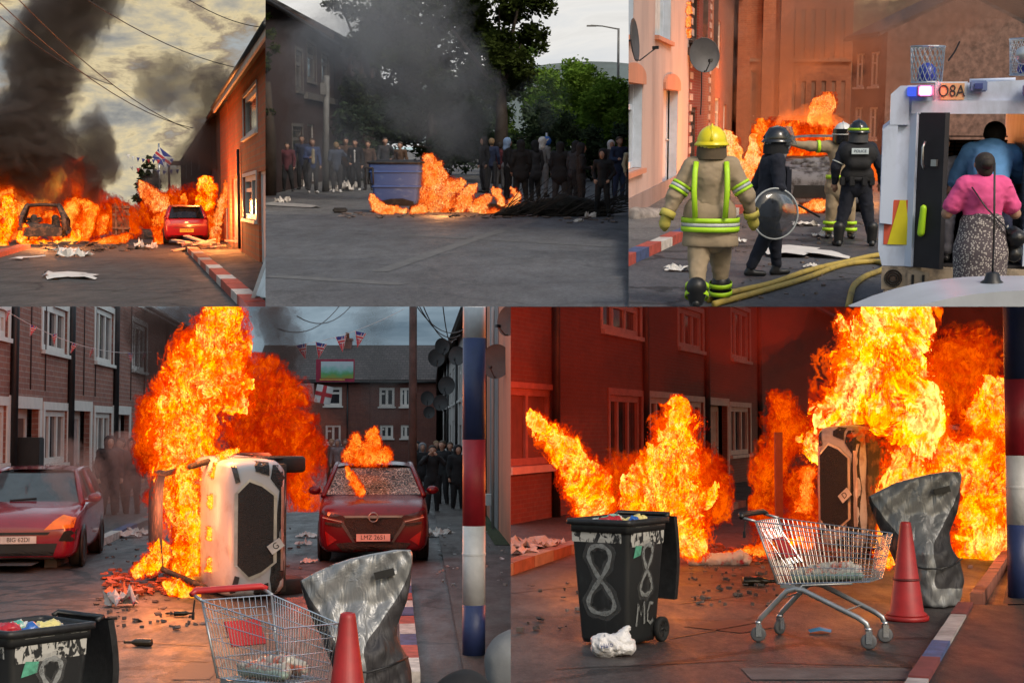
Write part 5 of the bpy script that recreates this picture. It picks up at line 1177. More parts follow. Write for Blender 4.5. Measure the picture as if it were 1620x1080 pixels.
# ================================================================ STREET 3 (upper right): officers, firefighters and the open van
use(TR)
backdrop(sky_mat('smoky_sky', [(.35, C('#4f4038')), (.48, C('#75604e')), (.55, C('#b79a72')), (.62, C('#6a5547')), (.75, C('#4a4340'))], .03, .8), 200, 160, 70)
M_r3 = asphalt_mat('cracked_asphalt', (.07, .068, .075), (.105, .10, .105), .75, .8)
ground('road', [(-14, 11), (16, 11), (60, 190), (-30, 190)], M_r3)
def side3(u, x): 
    Y = x * F / (u - 1280); return Vector((Y * (u - CX) / F, Y, 0))
k0, k1 = G(1090, 372), G(985, 420); kd = (k0 - k1).normalized()
ground('pavement', [(k1.x - 5, k1.y - 4), (k1.x, k1.y), (k0.x + kd.x * 40, k0.y + kd.y * 40), (k0.x - 20, k0.y + 40)], asphalt_mat('ashen_pavement', (.12, .11, .11), (.19, .18, .17), .85, .3), .11)
kerb('red and blue painted kerb in front of the pink rendered house', [k1 - kd * .5, k0 + kd * 6], [KR, KB, KR, KW], .9, .2, .14)
# pink rendered house
PINK = render_mat('pink_render', (.50, .37, .34), (.36, .28, .27), .9, .9)
PINKD = render_mat('pink_trim', (.55, .22, .14), (.4, .18, .12), .9, .3)
f = Facade(side3(930, -3.25), side3(1086, -3.25)); f.a.z = .11
PW = mat('blue_white_paint', (.45, .52, .62), .5, var=.12)
r1 = f.rect(1037, 0, 1062, 56); r1 = (r1[0], r1[1], r1[2], 5.4)
rl = f.rect(985, 118, 1017, 276); rd = f.rect(1050, 132, 1073, 330); rd = (rd[0], 0, rd[2], rd[3])
ru = f.rect(975, 0, 1003, 50); ru = (ru[0], ru[1], ru[2], 5.4)
o_ = dict(nb=1, fr=.13, mf=PW, y=.22, sillm=PINKD)
BLI = mat('pale_curtain', (.42, .47, .5), .6)
h = house('rendered_house', 'pink rendered house with arched doorway at the left edge beside the firefighter', f, 6.6, [('w', r1, dict(o_, mg=BLI)), ('w', ru, o_), ('w', rl, dict(o_, nb=1, transom=True)), ('d', rd, dict(m=mat('lilac_door', (.42, .42, .5), .5, var=.1), y=.3, fr=.12, mf=PW))], PINK, 6, TLR, 1.8, over=.3)
for r_, nm in ((rd, 'door_arch'), (rl, 'window_arch')):
    cx_ = (r_[0] + r_[2]) / 2; w_ = (r_[2] - r_[0]) / 2 + .12; pts = [(cx_ + w_ * math.cos(R(a)), r_[3] + .02 + .22 * math.sin(R(a))) for a in range(0, 181, 15)] + [(cx_ - w_, r_[3] - .12), (cx_ + w_, r_[3] - .12)]
    MB().prism(pts, -.06, .21).build(nm, PINKD, h)
MB().bx((0, -.03, 0), (f.L, -.003, .35)).build('plinth', render_mat('plinth_grey', (.25, .2, .2), (.16, .13, .13)), h)
# window of the pink house seen edge on shows deep white reveals
for r_ in (r1, rl, rd, ru): MB().bx((r_[2] - .004, .01, r_[1] + .01), (r_[2] - .028, .2, r_[3] - .01)).build('reveal_lining', PW, h)
# burnt brick house next door with toothed quoins
RB = brick_mat('vivid_red_brick', (.30, .035, .02), (.22, .03, .02), (.25, .16, .13)); SOOT = stain_mat('sooted_wall', (.04, .03, .028), (.16, .055, .03), .5, .7, 1.6, .9)
f = Facade(side3(1087, -3.25), side3(1119, -3.25)); L = f.L; f.a.z = .11
rw = f.rect(1091, 0, 1106, 64); rw = (rw[0], rw[1], rw[2], 5.6); rg2 = f.rect(1093, 170, 1103, 270)
h = house('burnt_house', 'burnt out red brick house with charred upstairs window next to the pink house', f, 6.6, [('w', rw, dict(nb=2, fr=.16, mf=SOOT, mg=mat('burnt_hole', (.01, .008, .007), .9))), ('w', rg2, dict(nb=1, fr=.14, mf=SOOT, mg=mat('burnt_hole', (.01, .008, .007), .9)))], RB, 6, TLR, 1.8, over=.3)
q = MB()
for i in range(22): q.bx((0, -.03, .2 + i * .28), (.9 if i % 2 else .5, -.003, .2 + i * .28 + .17)); q.bx((L - (.9 if i % 2 else .5), -.03, .2 + i * .28), (L, -.003, .2 + i * .28 + .17))
q.build('quoins', mat('pale_quoin', (.5, .35, .3), .8), h)
bay = MB(); bay.bx((rw[0] - .4, -.55, 3.3), (rw[2] + .9, -.01, 3.5)).bx((rw[0] - .4, -.5, 5.5), (rw[2] + .9, -.01, 5.7))
for x in (rw[0] - .3, rw[2] + .7): bay.bx((x - .08, -.5, 3.5), (x + .08, -.38, 5.5))
bay.build('charred_bay', SOOT, h)
fire('small bright fire burning in the upstairs window beside the pink house', plume([(1090, 58, 3), (1089, 40, 4), (1090, 20, 4), (1089, 5, 3)], side3(1090, -3.05).y), 'soft', core=.2)
# further brick houses left side, firelight put into the brick colour
GB = brick_mat('firelight_tint_brick', (.36, .11, .045), (.28, .08, .035), (.3, .15, .08))
for i, (ua, ub) in enumerate(((1120, 1152), (1152.3, 1172), (1172.3, 1188))):
    f = Facade(side3(ua, -3.25), side3(ub, -3.25)); L = f.L
    ops = [('w', (L * .2, 3.4, L * .4, 5.0), dict(nb=1, sill=False)), ('w', (L * .2, .9, L * .4, 2.4), dict(nb=1, sill=False)), ('d', (L * .6, 0, L * .75, 2.2), dict(m=mat('dark_door', (.05, .03, .03), .5)))]
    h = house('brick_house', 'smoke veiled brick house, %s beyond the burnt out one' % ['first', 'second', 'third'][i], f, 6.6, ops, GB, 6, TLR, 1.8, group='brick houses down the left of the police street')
# church-like brick building across the end with tall narrow windows
for i, (ua, ub, Y, H_, lab) in enumerate(((1165, 1236, 62, 9.5, 'tall brick building with narrow windows tinted firelight orange behind the flames'), (1237, 1345, 66, 9.0, 'wide brick building across the street end with rows of tall windows'))):
    a = P(ua, TR.H, Y); b = P(ub, TR.H, Y - (0 if i else 0)); a.z = b.z = 0; f = Facade(a, b); ops = []
    us = (1176, 1213) if i == 0 else (1252, 1268, 1284, 1300, 1316, 1331)
    for u in us:
        ops.append(('w', f.rect(u, 4 if i == 0 else 15, u + (9 if i == 0 else 7), 92), dict(nb=1, fr=.1, mf=mat('brown_frame', (.2, .1, .06), .7), sill=True)))
        if i: ops.append(('w', f.rect(u, 128, u + 7, 180), dict(nb=1, fr=.1, mf=mat('brown_frame', (.2, .1, .06), .7), sill=True)))
    if i == 0: ops.append(('d', f.rect(1188, 112, 1200, 250), dict(m=mat('dark_door', (.05, .03, .03), .5), mf=mat('brown_frame', (.2, .1, .06), .7))))
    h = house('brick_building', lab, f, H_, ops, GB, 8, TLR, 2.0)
    if i == 0:
        for u in (1165, 1204, 1232): MB().bx((f.at(u, 100)[0], -.3, 0), (f.at(u, 100)[0] + .5, -.003, 9.3)).build('pilaster', GB, h)
    MB().bx((0, -.12, f.at(ua, 98)[1]), (f.L, -.003, f.at(ua, 98)[1] + .12)).build('string_course', mat('brown_frame', (.2, .1, .06), .7), h)
for i, (ua, ub, Y) in enumerate(((1345.5, 1400, 62),)):
    a = P(ua, TR.H, Y); b = P(ub, TR.H, Y - 4); a.z = b.z = 0; f = Facade(a, b); L = f.L; ops = []
    for k in (.12, .55): ops += [('w', (L * k, 2.9, L * k + L * .25, 4.2), dict(nb=2, fr=.07, sill=True)), ('w', (L * k, .9, L * k + L * .25, 2.1), dict(nb=2, fr=.07, sill=True))]
    h = house('terraced_house', ['hazy terraced house just right of the wide brick building', 'hazy terraced house second from the wide brick building', 'hazy terraced house third from the wide brick building, left of the van', 'hazy terraced house rising above the van roof'][i], f, 4.9, ops, mat('ochre_render', (.14, .09, .075), .85, var=.5), 6, TLR, 1.4, group='hazy terraced houses right of the brick building')
# dishes
dish(None, 'large dark satellite dish hanging on the corner of the pink house', P(1113, 88, 26.5), (.25, -1, .12), .27, mat('dish_dark', (.06, .055, .06), .5), 'satellite dishes of the pink house')
dish(None, 'satellite dish seen edge-on at the left edge of the pink house wall', P(1000, 64, 24.5), (1, -.28, .1), .31, mat('dish_dark', (.06, .055, .06), .5), 'satellite dishes of the pink house')
wire('thin cable hanging down from the dark satellite dish', [P(1110, 110, 27), P(1110, 140, 27), P(1109, 168, 27), P(1108, 182, 27)], .012)
# fire and smoke
fire('brilliant white-yellow forked fire behind the firefighter helmet', plume([(1180, 292, 13), (1168, 276, 15), (1160, 252, 13), (1155, 228, 10), (1152, 210, 7)], 24.5) + plume([(1178, 282, 11), (1188, 258, 10), (1192, 236, 9), (1190, 218, 6)], 24.5), 'soft', amp=3.0, core=.0)
fire('ragged yellow fire high above the burning car', plume([(1300, 212, 8), (1298, 195, 12), (1300, 178, 12), (1310, 160, 10)], 40) + plume([(1296, 165, 8), (1283, 190, 6)], 40), 'soft', core=.2)
fire('fire burning low inside the wrecked car bonnet', plume([(1262, 292, 6), (1278, 296, 7), (1295, 296, 7), (1304, 288, 6)], 31.5) + plume([(1280, 280, 4), (1279, 266, 3)], 31.5), 'soft', core=.15)
fire('flames licking out under the front of the wrecked car', plume([(1248, 330, 7), (1262, 334, 6), (1280, 328, 7), (1296, 326, 8), (1308, 322, 6)], 30), 'soft', core=.2)
fire('orange glowing fire filling the wrecked car cabin', plume([(1235, 270, 18), (1260, 258, 22), (1290, 256, 22), (1310, 270, 16)], 33.2), 'orange', core=.5)
fire('orange flames leaping over the wrecked car roof', plume([(1225, 245, 18), (1250, 225, 22), (1280, 220, 20), (1320, 235, 18), (1345, 262, 16)], 36), 'orange', core=.5, amp=5.5)
fire('dull orange fire along the brick wall left of the riot officer', plume([(1200, 300, 14), (1198, 265, 16), (1204, 230, 14), (1210, 200, 9)], 33), 'orange', core=.6, opac=.7)
fire('flames behind the central officer waist', plume([(1372, 300, 6), (1376, 285, 7), (1372, 272, 5)], 27), 'orange', core=.3)
fire('large dull orange blaze engulfing the street behind the wrecked car', plume([(1180, 300, 20), (1215, 290, 26), (1250, 240, 28), (1310, 250, 28), (1350, 270, 22), (1390, 290, 18)], 44) + plume([(1230, 220, 24), (1290, 225, 20)], 46), 'red', core=.6, opac=.5)
firelight(P(1160, 250, 27.2), 25, (1, .5, .2), .3); firelight(P(1290, 225, 38), 500, (1, .30, .06), .6); firelight(P(1260, 180, 52), 1300, (1, .28, .06), .8); firelight(P(1370, 265, 34), 160, (1, .34, .08), .5)
smoke('glowing orange smoke rolling round the wrecked car', plume([(1210, 290, 34), (1240, 240, 40), (1290, 230, 44), (1340, 270, 36), (1385, 300, 26)], 38), (.92, .42, .14), ((-.35, .32),), amp=2.2)  # orange firelight put into the smoke colour
firelight(P(1275, 255, 36.5), 650, (1, .32, .06), .4)
smoke('orange lit smoke filling the street behind the officers', plume([(1215, 270, 40), (1230, 190, 50), (1250, 110, 56), (1290, 50, 60), (1350, 10, 60)], 48) + plume([(1340, 240, 44), (1380, 170, 44), (1420, 90, 44), (1480, 40, 50), (1560, 10, 50)], 46), (.6, .40, .30), ((-.35, .26), (.1, .35)), amp=2.6)
smoke('brownish smoke streaming up beside the burnt out house window', plume([(1128, 200, 14), (1140, 150, 18), (1150, 100, 22), (1152, 50, 26), (1145, 0, 30), (1150, -40, 34)], 30), (.45, .36, .34), ((-.2, .3), (.25, .6)), amp=2.4)
# wrecked car, nose to the camera
p3 = G(1282, 338)
WH = stain_mat('seared_car_paint', (.16, .15, .16), (.03, .022, .02), .45, .6, 4, .7, bump=.3)
cw, PtC, bvC = car('wrecked_car', 'wrecked burning car facing the camera with its bonnet crumpled open', 'hatch', p3 + Vector((.2, .1, 0)), R(-11), WH, screen_glass=False, burnt=True, cat='burnt car')
PtC([(-.55, .3), (.55, .3), (.5, .55), (-.5, .55)], '-y', 'grille', MBLK(), off=.012)
for q in ([(.56, .5), (.72, .54), (.72, .66), (.58, .62)],): 
    for q2 in (q, mirrored(q)): PtC(q2, '-y', 'headlight', mat('burnt_lamp', (.1, .09, .08), .3), off=.012)
sdf('crumpled_bonnet', [((-.6, .25, .78), (.6, .3, .8), .08, .1, 1), ((-.5, .8, .95), (.5, .75, 1.02), .1, .08, 1), ((-.3, .5, .9), (.4, .5, .88), .1, .1, 1)], .04, WH, cw, wr=.09, wf=5)
# hose
YH = stain_mat('yellow_hose', (.42, .30, .06), (.2, .14, .04), .5, .7, 4, .6)
def hose(label, pts, r=.036):
    c = G(*pts[0]); P3 = [G(u, v) - c + Vector((0, 0, r)) for u, v in pts]; out = []
    for i in range(len(P3) - 1):
        a, b_, c_, d_ = P3[max(i - 1, 0)], P3[i], P3[i + 1], P3[min(i + 2, len(P3) - 1)]
        for k in range(5):
            t_ = k / 5; out.append(.5 * ((2 * b_) + (c_ - a) * t_ + (2 * a - 5 * b_ + 4 * c_ - d_) * t_ * t_ + (3 * b_ - a - 3 * c_ + d_) * t_ ** 3))
    out.append(P3[-1]); return solo(MB().tube(out, r, 8), 'fire_hose', YH, label, 'fire hose', c, group='yellow fire hoses on the cracked road')
hose('yellow fire hose, upper of the two running from the firefighter to the van', [(1120, 479), (1160, 467), (1220, 453), (1280, 432), (1340, 418), (1385, 408), (1440, 402)])
hose('yellow fire hose, lower of the two looping back beside the van', [(1130, 486), (1200, 467), (1270, 446), (1330, 424), (1375, 418), (1398, 421), (1395, 431), (1370, 441), (1352, 455), (1346, 470), (1342, 492)])
ribbon('wide flat white strip lying across the road behind the hoses', [(1243, 408), (1248, 398), (1262, 399), (1285, 402), (1310, 408), (1345, 411)], [.5, .9, .7, .6, .35, .05], PAPER)
ribbon('pale strip trailing from the pink house down to the pavement', [(1020, 330), (1035, 337), (1045, 339)], [.2, .3, .15], PAPER); ribbon('long pale strips of plastic lying along the pavement by the kerb', [(1000, 368), (1020, 361), (1045, 360), (1070, 357)], [.15, .3, .25, .1], PAPER)
for i, (u, v, r) in enumerate(((1076, 429, .18), (1273, 357, .22), (1301, 375, .16), (1285, 424, .12), (1166, 384, .15))):
    litter(['small white scrap on the road left of the firefighter', 'white sheet of paper on the road left of the central officer', 'crumpled white scrap at the boots of the second firefighter', 'small white chip just behind the upper hose', 'pale scrap between the firefighter and the riot officer'][i], G(u, v), r, PAPER, i + 40, flat=.25)
sdfR = [(q - G(1025, 355)) for q in (G(1005, 357), G(1050, 352))]
t = thing('rubble_heap', 'heap of grey ash and plaster against the pink house wall', 'rubble', G(1025, 355)); sdf('rubble', [(sdfR[0] + Vector((0, .3, .1)), sdfR[1] + Vector((0, .3, .1)), .2, .14)], .05, mat('ash_grey', (.2, .18, .17), .95, var=.6), t, wr=.1, wf=6)
debris('debris', 'scraps of glass and ash scattered on the cracked road', scatter_px(1100, 350, 1390, 400, 70, 9) + scatter_px(1090, 400, 1400, 480, 40, 10), mat('mixed_scraps', (.12, .09, .08), .8, var=.9), 6, .02, .08, .02)
# ---- firefighter
TAN = cloth('tan', (.33, .25, .16), .12); HIV = mat('lime_band', (.45, .75, .02), .5, var=.1, Emission_Strength=0.0); SIL = mat('silver_band', (.5, .52, .5), .4); YEL = mat('helmet_yellow', (.75, .62, .01), .3, var=.06)
def ring_band(parent, c, ax, rx, ry, h, m, name='band', tilt=None):
    q = Vector(ax).normalized().to_track_quat('Z', 'Y').to_matrix().to_4x4(); pr = [(1.0, -h / 2), (1.03, -h / 2), (1.03, h / 2), (1.0, h / 2), (1.0, -h / 2)]
    return MB().lathe(pr, 24, Matrix.Translation(Vector(c)) @ q @ Matrix.Diagonal((rx, ry, 1, 1)), cap=False).build(name, m, parent)
pf = G(1121, 484)
jf = pose(armL='out', armR='out', stride=.28, lean=.0, bend={'elL': (-.36, .02, 1.14), 'wrL': (-.42, -.06, .93), 'haL': (-.44, -.1, .85), 'elR': (.36, .06, 1.13), 'wrR': (.44, .12, .93), 'haR': (.46, .1, .85)})
ff_ = person('firefighter in tan jacket with lime bands and yellow helmet walking away from the camera', pf, R(172), TAN, TAN, jf, 31, hair=None, shoes=MBLK(), coat=True, bulk=1.42, s=1.02, vox=.022, fingers=True)
sdf('coat_skirt', [((-.08, .01, .66), (.08, .01, .66), .205, .205, 1.12), ((-.07, .01, .95), (.07, .01, .95), .195, .195, 1.12), ((-.08, .01, .64), (.08, .01, .95), .2, .19, 1.12)], .022, TAN, ff_, k=.05, wr=.012, wf=6, planes=[(Vector((0, 0, 1.5)), -.62 * 1.5)])
for z, m_, hh in ((.80, HIV, .05), (.845, SIL, .035), (.89, HIV, .05)): ring_band(ff_, (0, .01, z), (0, 0, 1), .29, .222, hh, m_)
for k, s_ in (('L', -1), ('R', 1)):
    a, b_ = jf['sh' + k], jf['el' + k]; d = b_ - a
    for t_, m_ in ((.62, HIV), (.72, SIL), (.82, HIV)): ring_band(ff_, a + d * t_, d, .102, .102, .03, m_, 'sleeve_band')
    a, b_ = jf['el' + k], jf['wr' + k]; ring_band(ff_, a.lerp(b_, .9), b_ - a, .078, .078, .07, mat('glove_yellow', (.5, .42, .08), .7), 'cuff')
    MB().tube([(s_ * .15, .235, .92), (s_ * .165, .228, 1.2), (s_ * .16, .2, 1.38), (s_ * .15, .13, 1.48)], .028, 6, sq=.45).build('back_strap', HIV, ff_)
    a, b_ = jf['kn' + k], jf['an' + k]
    for t_ in (.72, .92): ring_band(ff_, a.lerp(b_, t_), b_ - a, .118, .118, .045, HIV, 'leg_band')
    sdf('boot', [(b_ + Vector((0, .02, .12)), b_, .105, .085), (b_, jf['to' + k], .075, .055)], .03, MBLK(), ff_)
    sdf('glove', [(jf['wr' + k], jf['ha' + k], .055, .06), (jf['ha' + k], jf['ha' + k] + Vector((0, -.03, -.05)), .05, .035)], .02, mat('glove_yellow', (.5, .42, .08), .7), ff_)
def helmet(parent, j, m, r=.15, visor=None, brim=True, neck=None, band=None, visor_up=False):
    c = j['hea'] + Vector((0, .01, .045)); k = 8
    pr = [(r * math.cos(R(90 * i / k)), r * 1.02 * math.sin(R(90 * i / k))) for i in range(k)] + [(.001, r * 1.02)]
    pr = [(r * .93, -.09), (r, -.04)] + pr
    o = MB().lathe(pr, 24, Matrix.Translation(c) @ Matrix.Diagonal((.92, 1.08, 1, 1)), cap=False).build('helmet', m, parent)
    if brim: MB().lathe([(r, -.015), (r * 1.14, -.035), (r * 1.14, -.022), (r, .005)], 24, Matrix.Translation(c) @ Matrix.Diagonal((.94, 1.1, 1, 1)), cap=False).build('brim', m, o)
    MB().tube([c + Vector((0, -r * 1.05, .04)), c + Vector((0, -r * .6, r * .88)), c + Vector((0, 0, r * 1.05)), c + Vector((0, r * .6, r * .88)), c + Vector((0, r * 1.1, .02))], .014, 6).build('crest', m, o)
    if neck: MB().lathe([(r * .95, -.02), (r * 1.0, -.17)], 20, Matrix.Translation(c + Vector((0, .012, 0))) @ Matrix.Diagonal((.95, 1.02, 1, 1)), cap=False).build('neck_guard', neck, o)
    if band: ring_band(o, c + Vector((0, 0, .02)), (0, 0, 1), r * .95, r * 1.1, .035, band, 'helmet_band')
    if visor:
        rows = []
        for i in range(7):
            z = -.16 + .22 * i / 6; rows.append([(r * (1.02 + (.25 if visor_up else .02) * (i / 6 if visor_up else 1)) * math.sin(R(a)), -r * (1.12 + (.5 * (1 - i / 6) if visor_up else .12)) * math.cos(R(a)), z + (.1 if visor_up else 0)) for a in range(-75, 76, 15)])
        mb = MB(); mb.loft([[tuple(c + Vector(p)) for p in r_] for r_ in rows], closed=False, cap=False); mb.build('visor', visor, o)
    return o
helmet(ff_, jf, YEL, .165, neck=mat('neck_cloth', (.1, .07, .04), .9))
# ---- riot officer, left
NVB = cloth('police_navy', (.008, .010, .02), .3); HB = mat('helmet_black', (.01, .01, .012), .2, var=.2, Coat_Weight=.5)
def clear_mat(name='clear_plastic', tint=(.85, .88, .9), a=.12):
    if name in MATS: return MATS[name]
    N = NT(name); g = N.n('BsdfGlossy'); g.inputs['Roughness'].default_value = .08; tr = N.n('BsdfTransparent'); tr.inputs[0].default_value = (*tint, 1); d = N.n('BsdfDiffuse'); d.inputs[0].default_value = (.3, .33, .36, 1)
    lw = N.n('LayerWeight'); lw.inputs[0].default_value = .35; m1 = N.n('MixShader'); m2 = N.n('MixShader'); m1.inputs[0].default_value = a
    N.t.links.new(tr.outputs[0], m1.inputs[1]); N.t.links.new(d.outputs[0], m1.inputs[2]); N.set(m2.inputs[0], N.math('MULTIPLY_ADD', lw.outputs['Fresnel'], .5, .02)); N.t.links.new(m1.outputs[0], m2.inputs[1]); N.t.links.new(g.outputs[0], m2.inputs[2]); N.t.links.new(m2.outputs[0], N.o.inputs[0]); MATS[name] = N.m; return N.m
CLR = clear_mat(); SHC = clear_mat('smoked_shield', (.72, .74, .77), .05)
pr_ = G(1212, 437)
jr = pose(armL='bent', armR='bent', stride=-.2, lean=.08, bend={'elR': (.24, .08, 1.1), 'wrR': (.2, -.16, 1.0), 'haR': (.19, -.24, .98), 'elL': (-.28, -.05, 1.1), 'wrL': (-.2, -.2, .95), 'haL': (-.16, -.26, .93)})
ro = person('riot officer in black with raised visor carrying a clear round shield and baton', pr_, R(98), NVB, NVB, jr, 32, shoes=MBLK(), coat=True, bulk=1.2, vox=.022, fingers=True)
helmet(ro, jr, HB, .155, visor=CLR, neck=cloth('black', (.010, .010, .012)), visor_up=True)
c0 = Vector((-.40, .02, .80)); 
MB().lathe([(.001, .05), (.12, .045), (.24, .02), (.31, -.02), (.318, -.03), (.31, -.035), (.24, .008), (.12, .03), (.001, .036)], 32, Matrix.Translation(c0) @ Vector((-1, -.25, .05)).to_track_quat('Z', 'Y').to_matrix().to_4x4() @ Matrix.Diagonal((1.0, .95, 1, 1))).build('shield', SHC, ro)
MB().lathe([(.312, -.04), (.33, -.04), (.33, -.02), (.312, -.02), (.312, -.04)], 32, Matrix.Translation(c0) @ Vector((-1, -.25, .05)).to_track_quat('Z', 'Y').to_matrix().to_4x4() @ Matrix.Diagonal((1.0, .95, 1, 1)), cap=False).build('shield_rim', mat('shield_rim', (.4, .42, .42), .3), ro)
a = jr['haR']; bt = solo(MB().tube([(0, 0, 0), (.02, -.62, -.34)], [.017, .014], 8), 'baton', MBLK(), 'long black baton held out by the riot officer', 'baton'); bt.matrix_basis = ro.matrix_basis @ Matrix.Translation(a + Vector((0, .12, .07))); OWNER[bt.as_pointer()] = TR
MB().box((0, -.2, 1.15), (.32, .1, .4)).build('vest_pouches', NVB, ro, bevel=.03)
# ---- central officer from behind
pc = G(1352, 389)
jc = pose(armL='out', armR='out', spread=.12, bend={'elL': (-.33, .02, 1.16), 'wrL': (-.36, -.04, .93), 'haL': (-.36, -.07, .85), 'elR': (.31, .03, 1.16), 'wrR': (.31, -.06, .93), 'haR': (.3, -.08, .85)})
oc = person('police officer in navy kit and black helmet standing with his back to the camera', pc, R(176), NVB, NVB, jc, 33, shoes=MBLK(), bulk=1.2, s=1.03, vox=.022, fingers=True)
helmet(oc, jc, HB, .155, neck=mat('neck_grey', (.05, .05, .055), .6), band=HIV)
VST = mat('vest_black', (.008, .008, .01), .8, bump=.4, bscale=60)
sdf('vest', [((-.1, .03, 1.04), (.1, .03, 1.04), .14, .14, 1), ((-.12, .03, 1.34), (.12, .03, 1.34), .165, .165, 1), ((-.08, .12, 1.2), (.08, .12, 1.2), .1, .1, 1)], .022, VST, oc, k=.06)
lb = MB().box((0, .218, 1.385), (.24, .02, .085)).build('back_label', mat('label_pale', (.5, .58, .62), .5), oc); text('lettering', 'POLICE', .055, mat('label_dark', (.05, .07, .12), .6), lb, Matrix.Translation((0, .231, 1.385)) @ Matrix.Rotation(math.pi, 4, 'Z') @ UP)
ring_band(oc, (0, 0, .98), (0, 0, 1), .225, .19, .06, VST, 'belt')
for x in (-.2, -.08, .1, .22): MB().box((x, .19 if abs(x) < .15 else .1, .95), (.08, .06, .13)).build('belt_pouch', VST, oc, bevel=.012)
ring_band(oc, jc['elR'].lerp(jc['shR'], .2), jc['elR'] - jc['shR'], .088, .088, .015, SIL, 'arm_band')
for k in 'LR': sdf('boot', [(jc['an' + k] + Vector((0, .01, .2)), jc['an' + k], .085, .07), (jc['an' + k], jc['to' + k], .062, .052)], .022, MBLK(), oc)
# ---- second firefighter behind, pointing
p2 = G(1328, 377)
j2 = pose(armL='point', armR='down', spread=.05, bend={'shL': (-.2, 0, 1.45), 'elL': (-.5, -.05, 1.46), 'wrL': (-.78, -.05, 1.5), 'haL': (-.86, -.05, 1.51)})
f2 = person('second firefighter in tan kit and white helmet pointing left from behind the officer', p2, R(-8), TAN, TAN, j2, 34, shoes=MBLK(), bulk=1.3, vox=.026, coat=True)
helmet(f2, j2, mat('helmet_white', (.6, .6, .6), .3), .16, neck=mat('neck_cloth', (.1, .07, .04), .9), visor=HB)
for k in 'LR':
    for t_ in (.6, .85): ring_band(f2, j2['kn' + k].lerp(j2['an' + k], t_), (0, 0, 1), .108, .108, .05, HIV, 'leg_band')
ring_band(f2, (0, 0, .98), (0, 0, 1), .24, .19, .06, HIV)
ring_band(f2, j2['elL'].lerp(j2['shL'], .4), j2['elL'] - j2['shL'], .098, .098, .05, HIV, 'sleeve_band')
# ---- the white van, seen from behind with its rear doors open
Yv = 14.1; sv = F / Yv
def vx(u): return (u - 1395) / sv
def vz(v): return TR.h - (v - TR.H) / sv
o0 = P(1395, TR.H, Yv); o0.z = 0
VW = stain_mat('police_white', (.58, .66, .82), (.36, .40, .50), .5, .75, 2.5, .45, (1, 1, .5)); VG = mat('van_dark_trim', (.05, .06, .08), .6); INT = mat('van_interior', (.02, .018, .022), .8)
DIRT = stain_mat('dirty_lower_body', (.42, .33, .24), (.16, .13, .10), .48, .62, 4, .7)
van = thing('police_van', 'white armoured police van seen from behind with its rear door open', 'police van', o0, R(-13.7))
zr = vz(134); zb = vz(418); X1 = vx(1735)
b = MB()
# left rear corner post (stepped outline) and roof lintel
b.prism([(vx(1397), vz(392)), (vx(1397), vz(203)), (vx(1413), vz(190)), (vx(1446), vz(190)), (vx(1446), vz(418)), (vx(1404), vz(418))], 0, 2.9)
b.build('side_body', VW, van)
b = MB(); b.prism([(vx(1408), vz(197)), (vx(1408), vz(150)), (vx(1422), vz(137)), (vx(1436), vz(137)), (vx(1436), vz(197))], -.05, .0 - .003); b.build('corner_panel', VW, van)
b = MB(); b.prism([(vx(1409), vz(189)), (vx(1409), vz(152)), (vx(1424), vz(137)), (X1 - .12, zr + .06), (X1, zr - .06), (X1, vz(175)), (vx(1440), vz(172)), (vx(1440), vz(189))], 0, 2.9); b.build('roof', VW, van)
b = MB(); b.bx((vx(1440), -.04, vz(180)), (X1, -.003, vz(160))); b.build('door_header', VW, van)
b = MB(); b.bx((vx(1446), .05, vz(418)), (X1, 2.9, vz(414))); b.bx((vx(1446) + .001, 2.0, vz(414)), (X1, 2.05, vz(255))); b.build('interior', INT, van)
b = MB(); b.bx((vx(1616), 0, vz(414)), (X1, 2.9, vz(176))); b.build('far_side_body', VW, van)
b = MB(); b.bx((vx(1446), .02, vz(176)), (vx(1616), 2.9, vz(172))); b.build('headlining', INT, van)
# barred front window glowing through
b = MB(); b.bx((vx(1470), 1.985, vz(262)), (vx(1610), 1.998, vz(228)));  b.build('inner_screen', mat('painted_window_glow', (.55, .26, .1), .7), van)
b = MB()
for i in range(7): b.bx((vx(1470), 1.96, vz(262) + i * .04), (vx(1610), 1.975, vz(262) + i * .04 + .012))
for u in (1490, 1520, 1550): b.bx((vx(u), 1.95, vz(262)), (vx(u) + .015, 1.96, vz(228)))
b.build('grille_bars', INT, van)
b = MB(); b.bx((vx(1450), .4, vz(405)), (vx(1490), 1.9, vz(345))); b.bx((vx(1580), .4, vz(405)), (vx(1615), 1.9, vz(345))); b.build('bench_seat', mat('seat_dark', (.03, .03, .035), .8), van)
# doors: inner door leaf (dark) and outer white edge
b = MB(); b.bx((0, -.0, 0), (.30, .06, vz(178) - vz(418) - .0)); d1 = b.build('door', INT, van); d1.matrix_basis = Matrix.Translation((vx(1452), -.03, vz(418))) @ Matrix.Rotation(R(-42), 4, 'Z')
b = MB(); b.bx((-.13, -.03, -.0), (-.003, .09, vz(178) - vz(418))); b.build('door_edge', VW, d1)
b = MB(); b.tube([(.1, -.02, 1.15), (.1, -.05, 1.1), (.1, -.05, .95), (.1, -.02, .9)], .012, 6).bx((.18, -.03, .93), (.24, -.003, .99)); b.build('door_handle', MSTEEL(), d1)
sdf('lime_strap', [((.1, -.03, .32), (.12, -.03, .55), .035, .03, 1)], .015, HIV, d1)
b = MB(); b.bx((vx(1578) + .22, -.9, vz(418)), (vx(1578) + .28, -.02, vz(178))); 
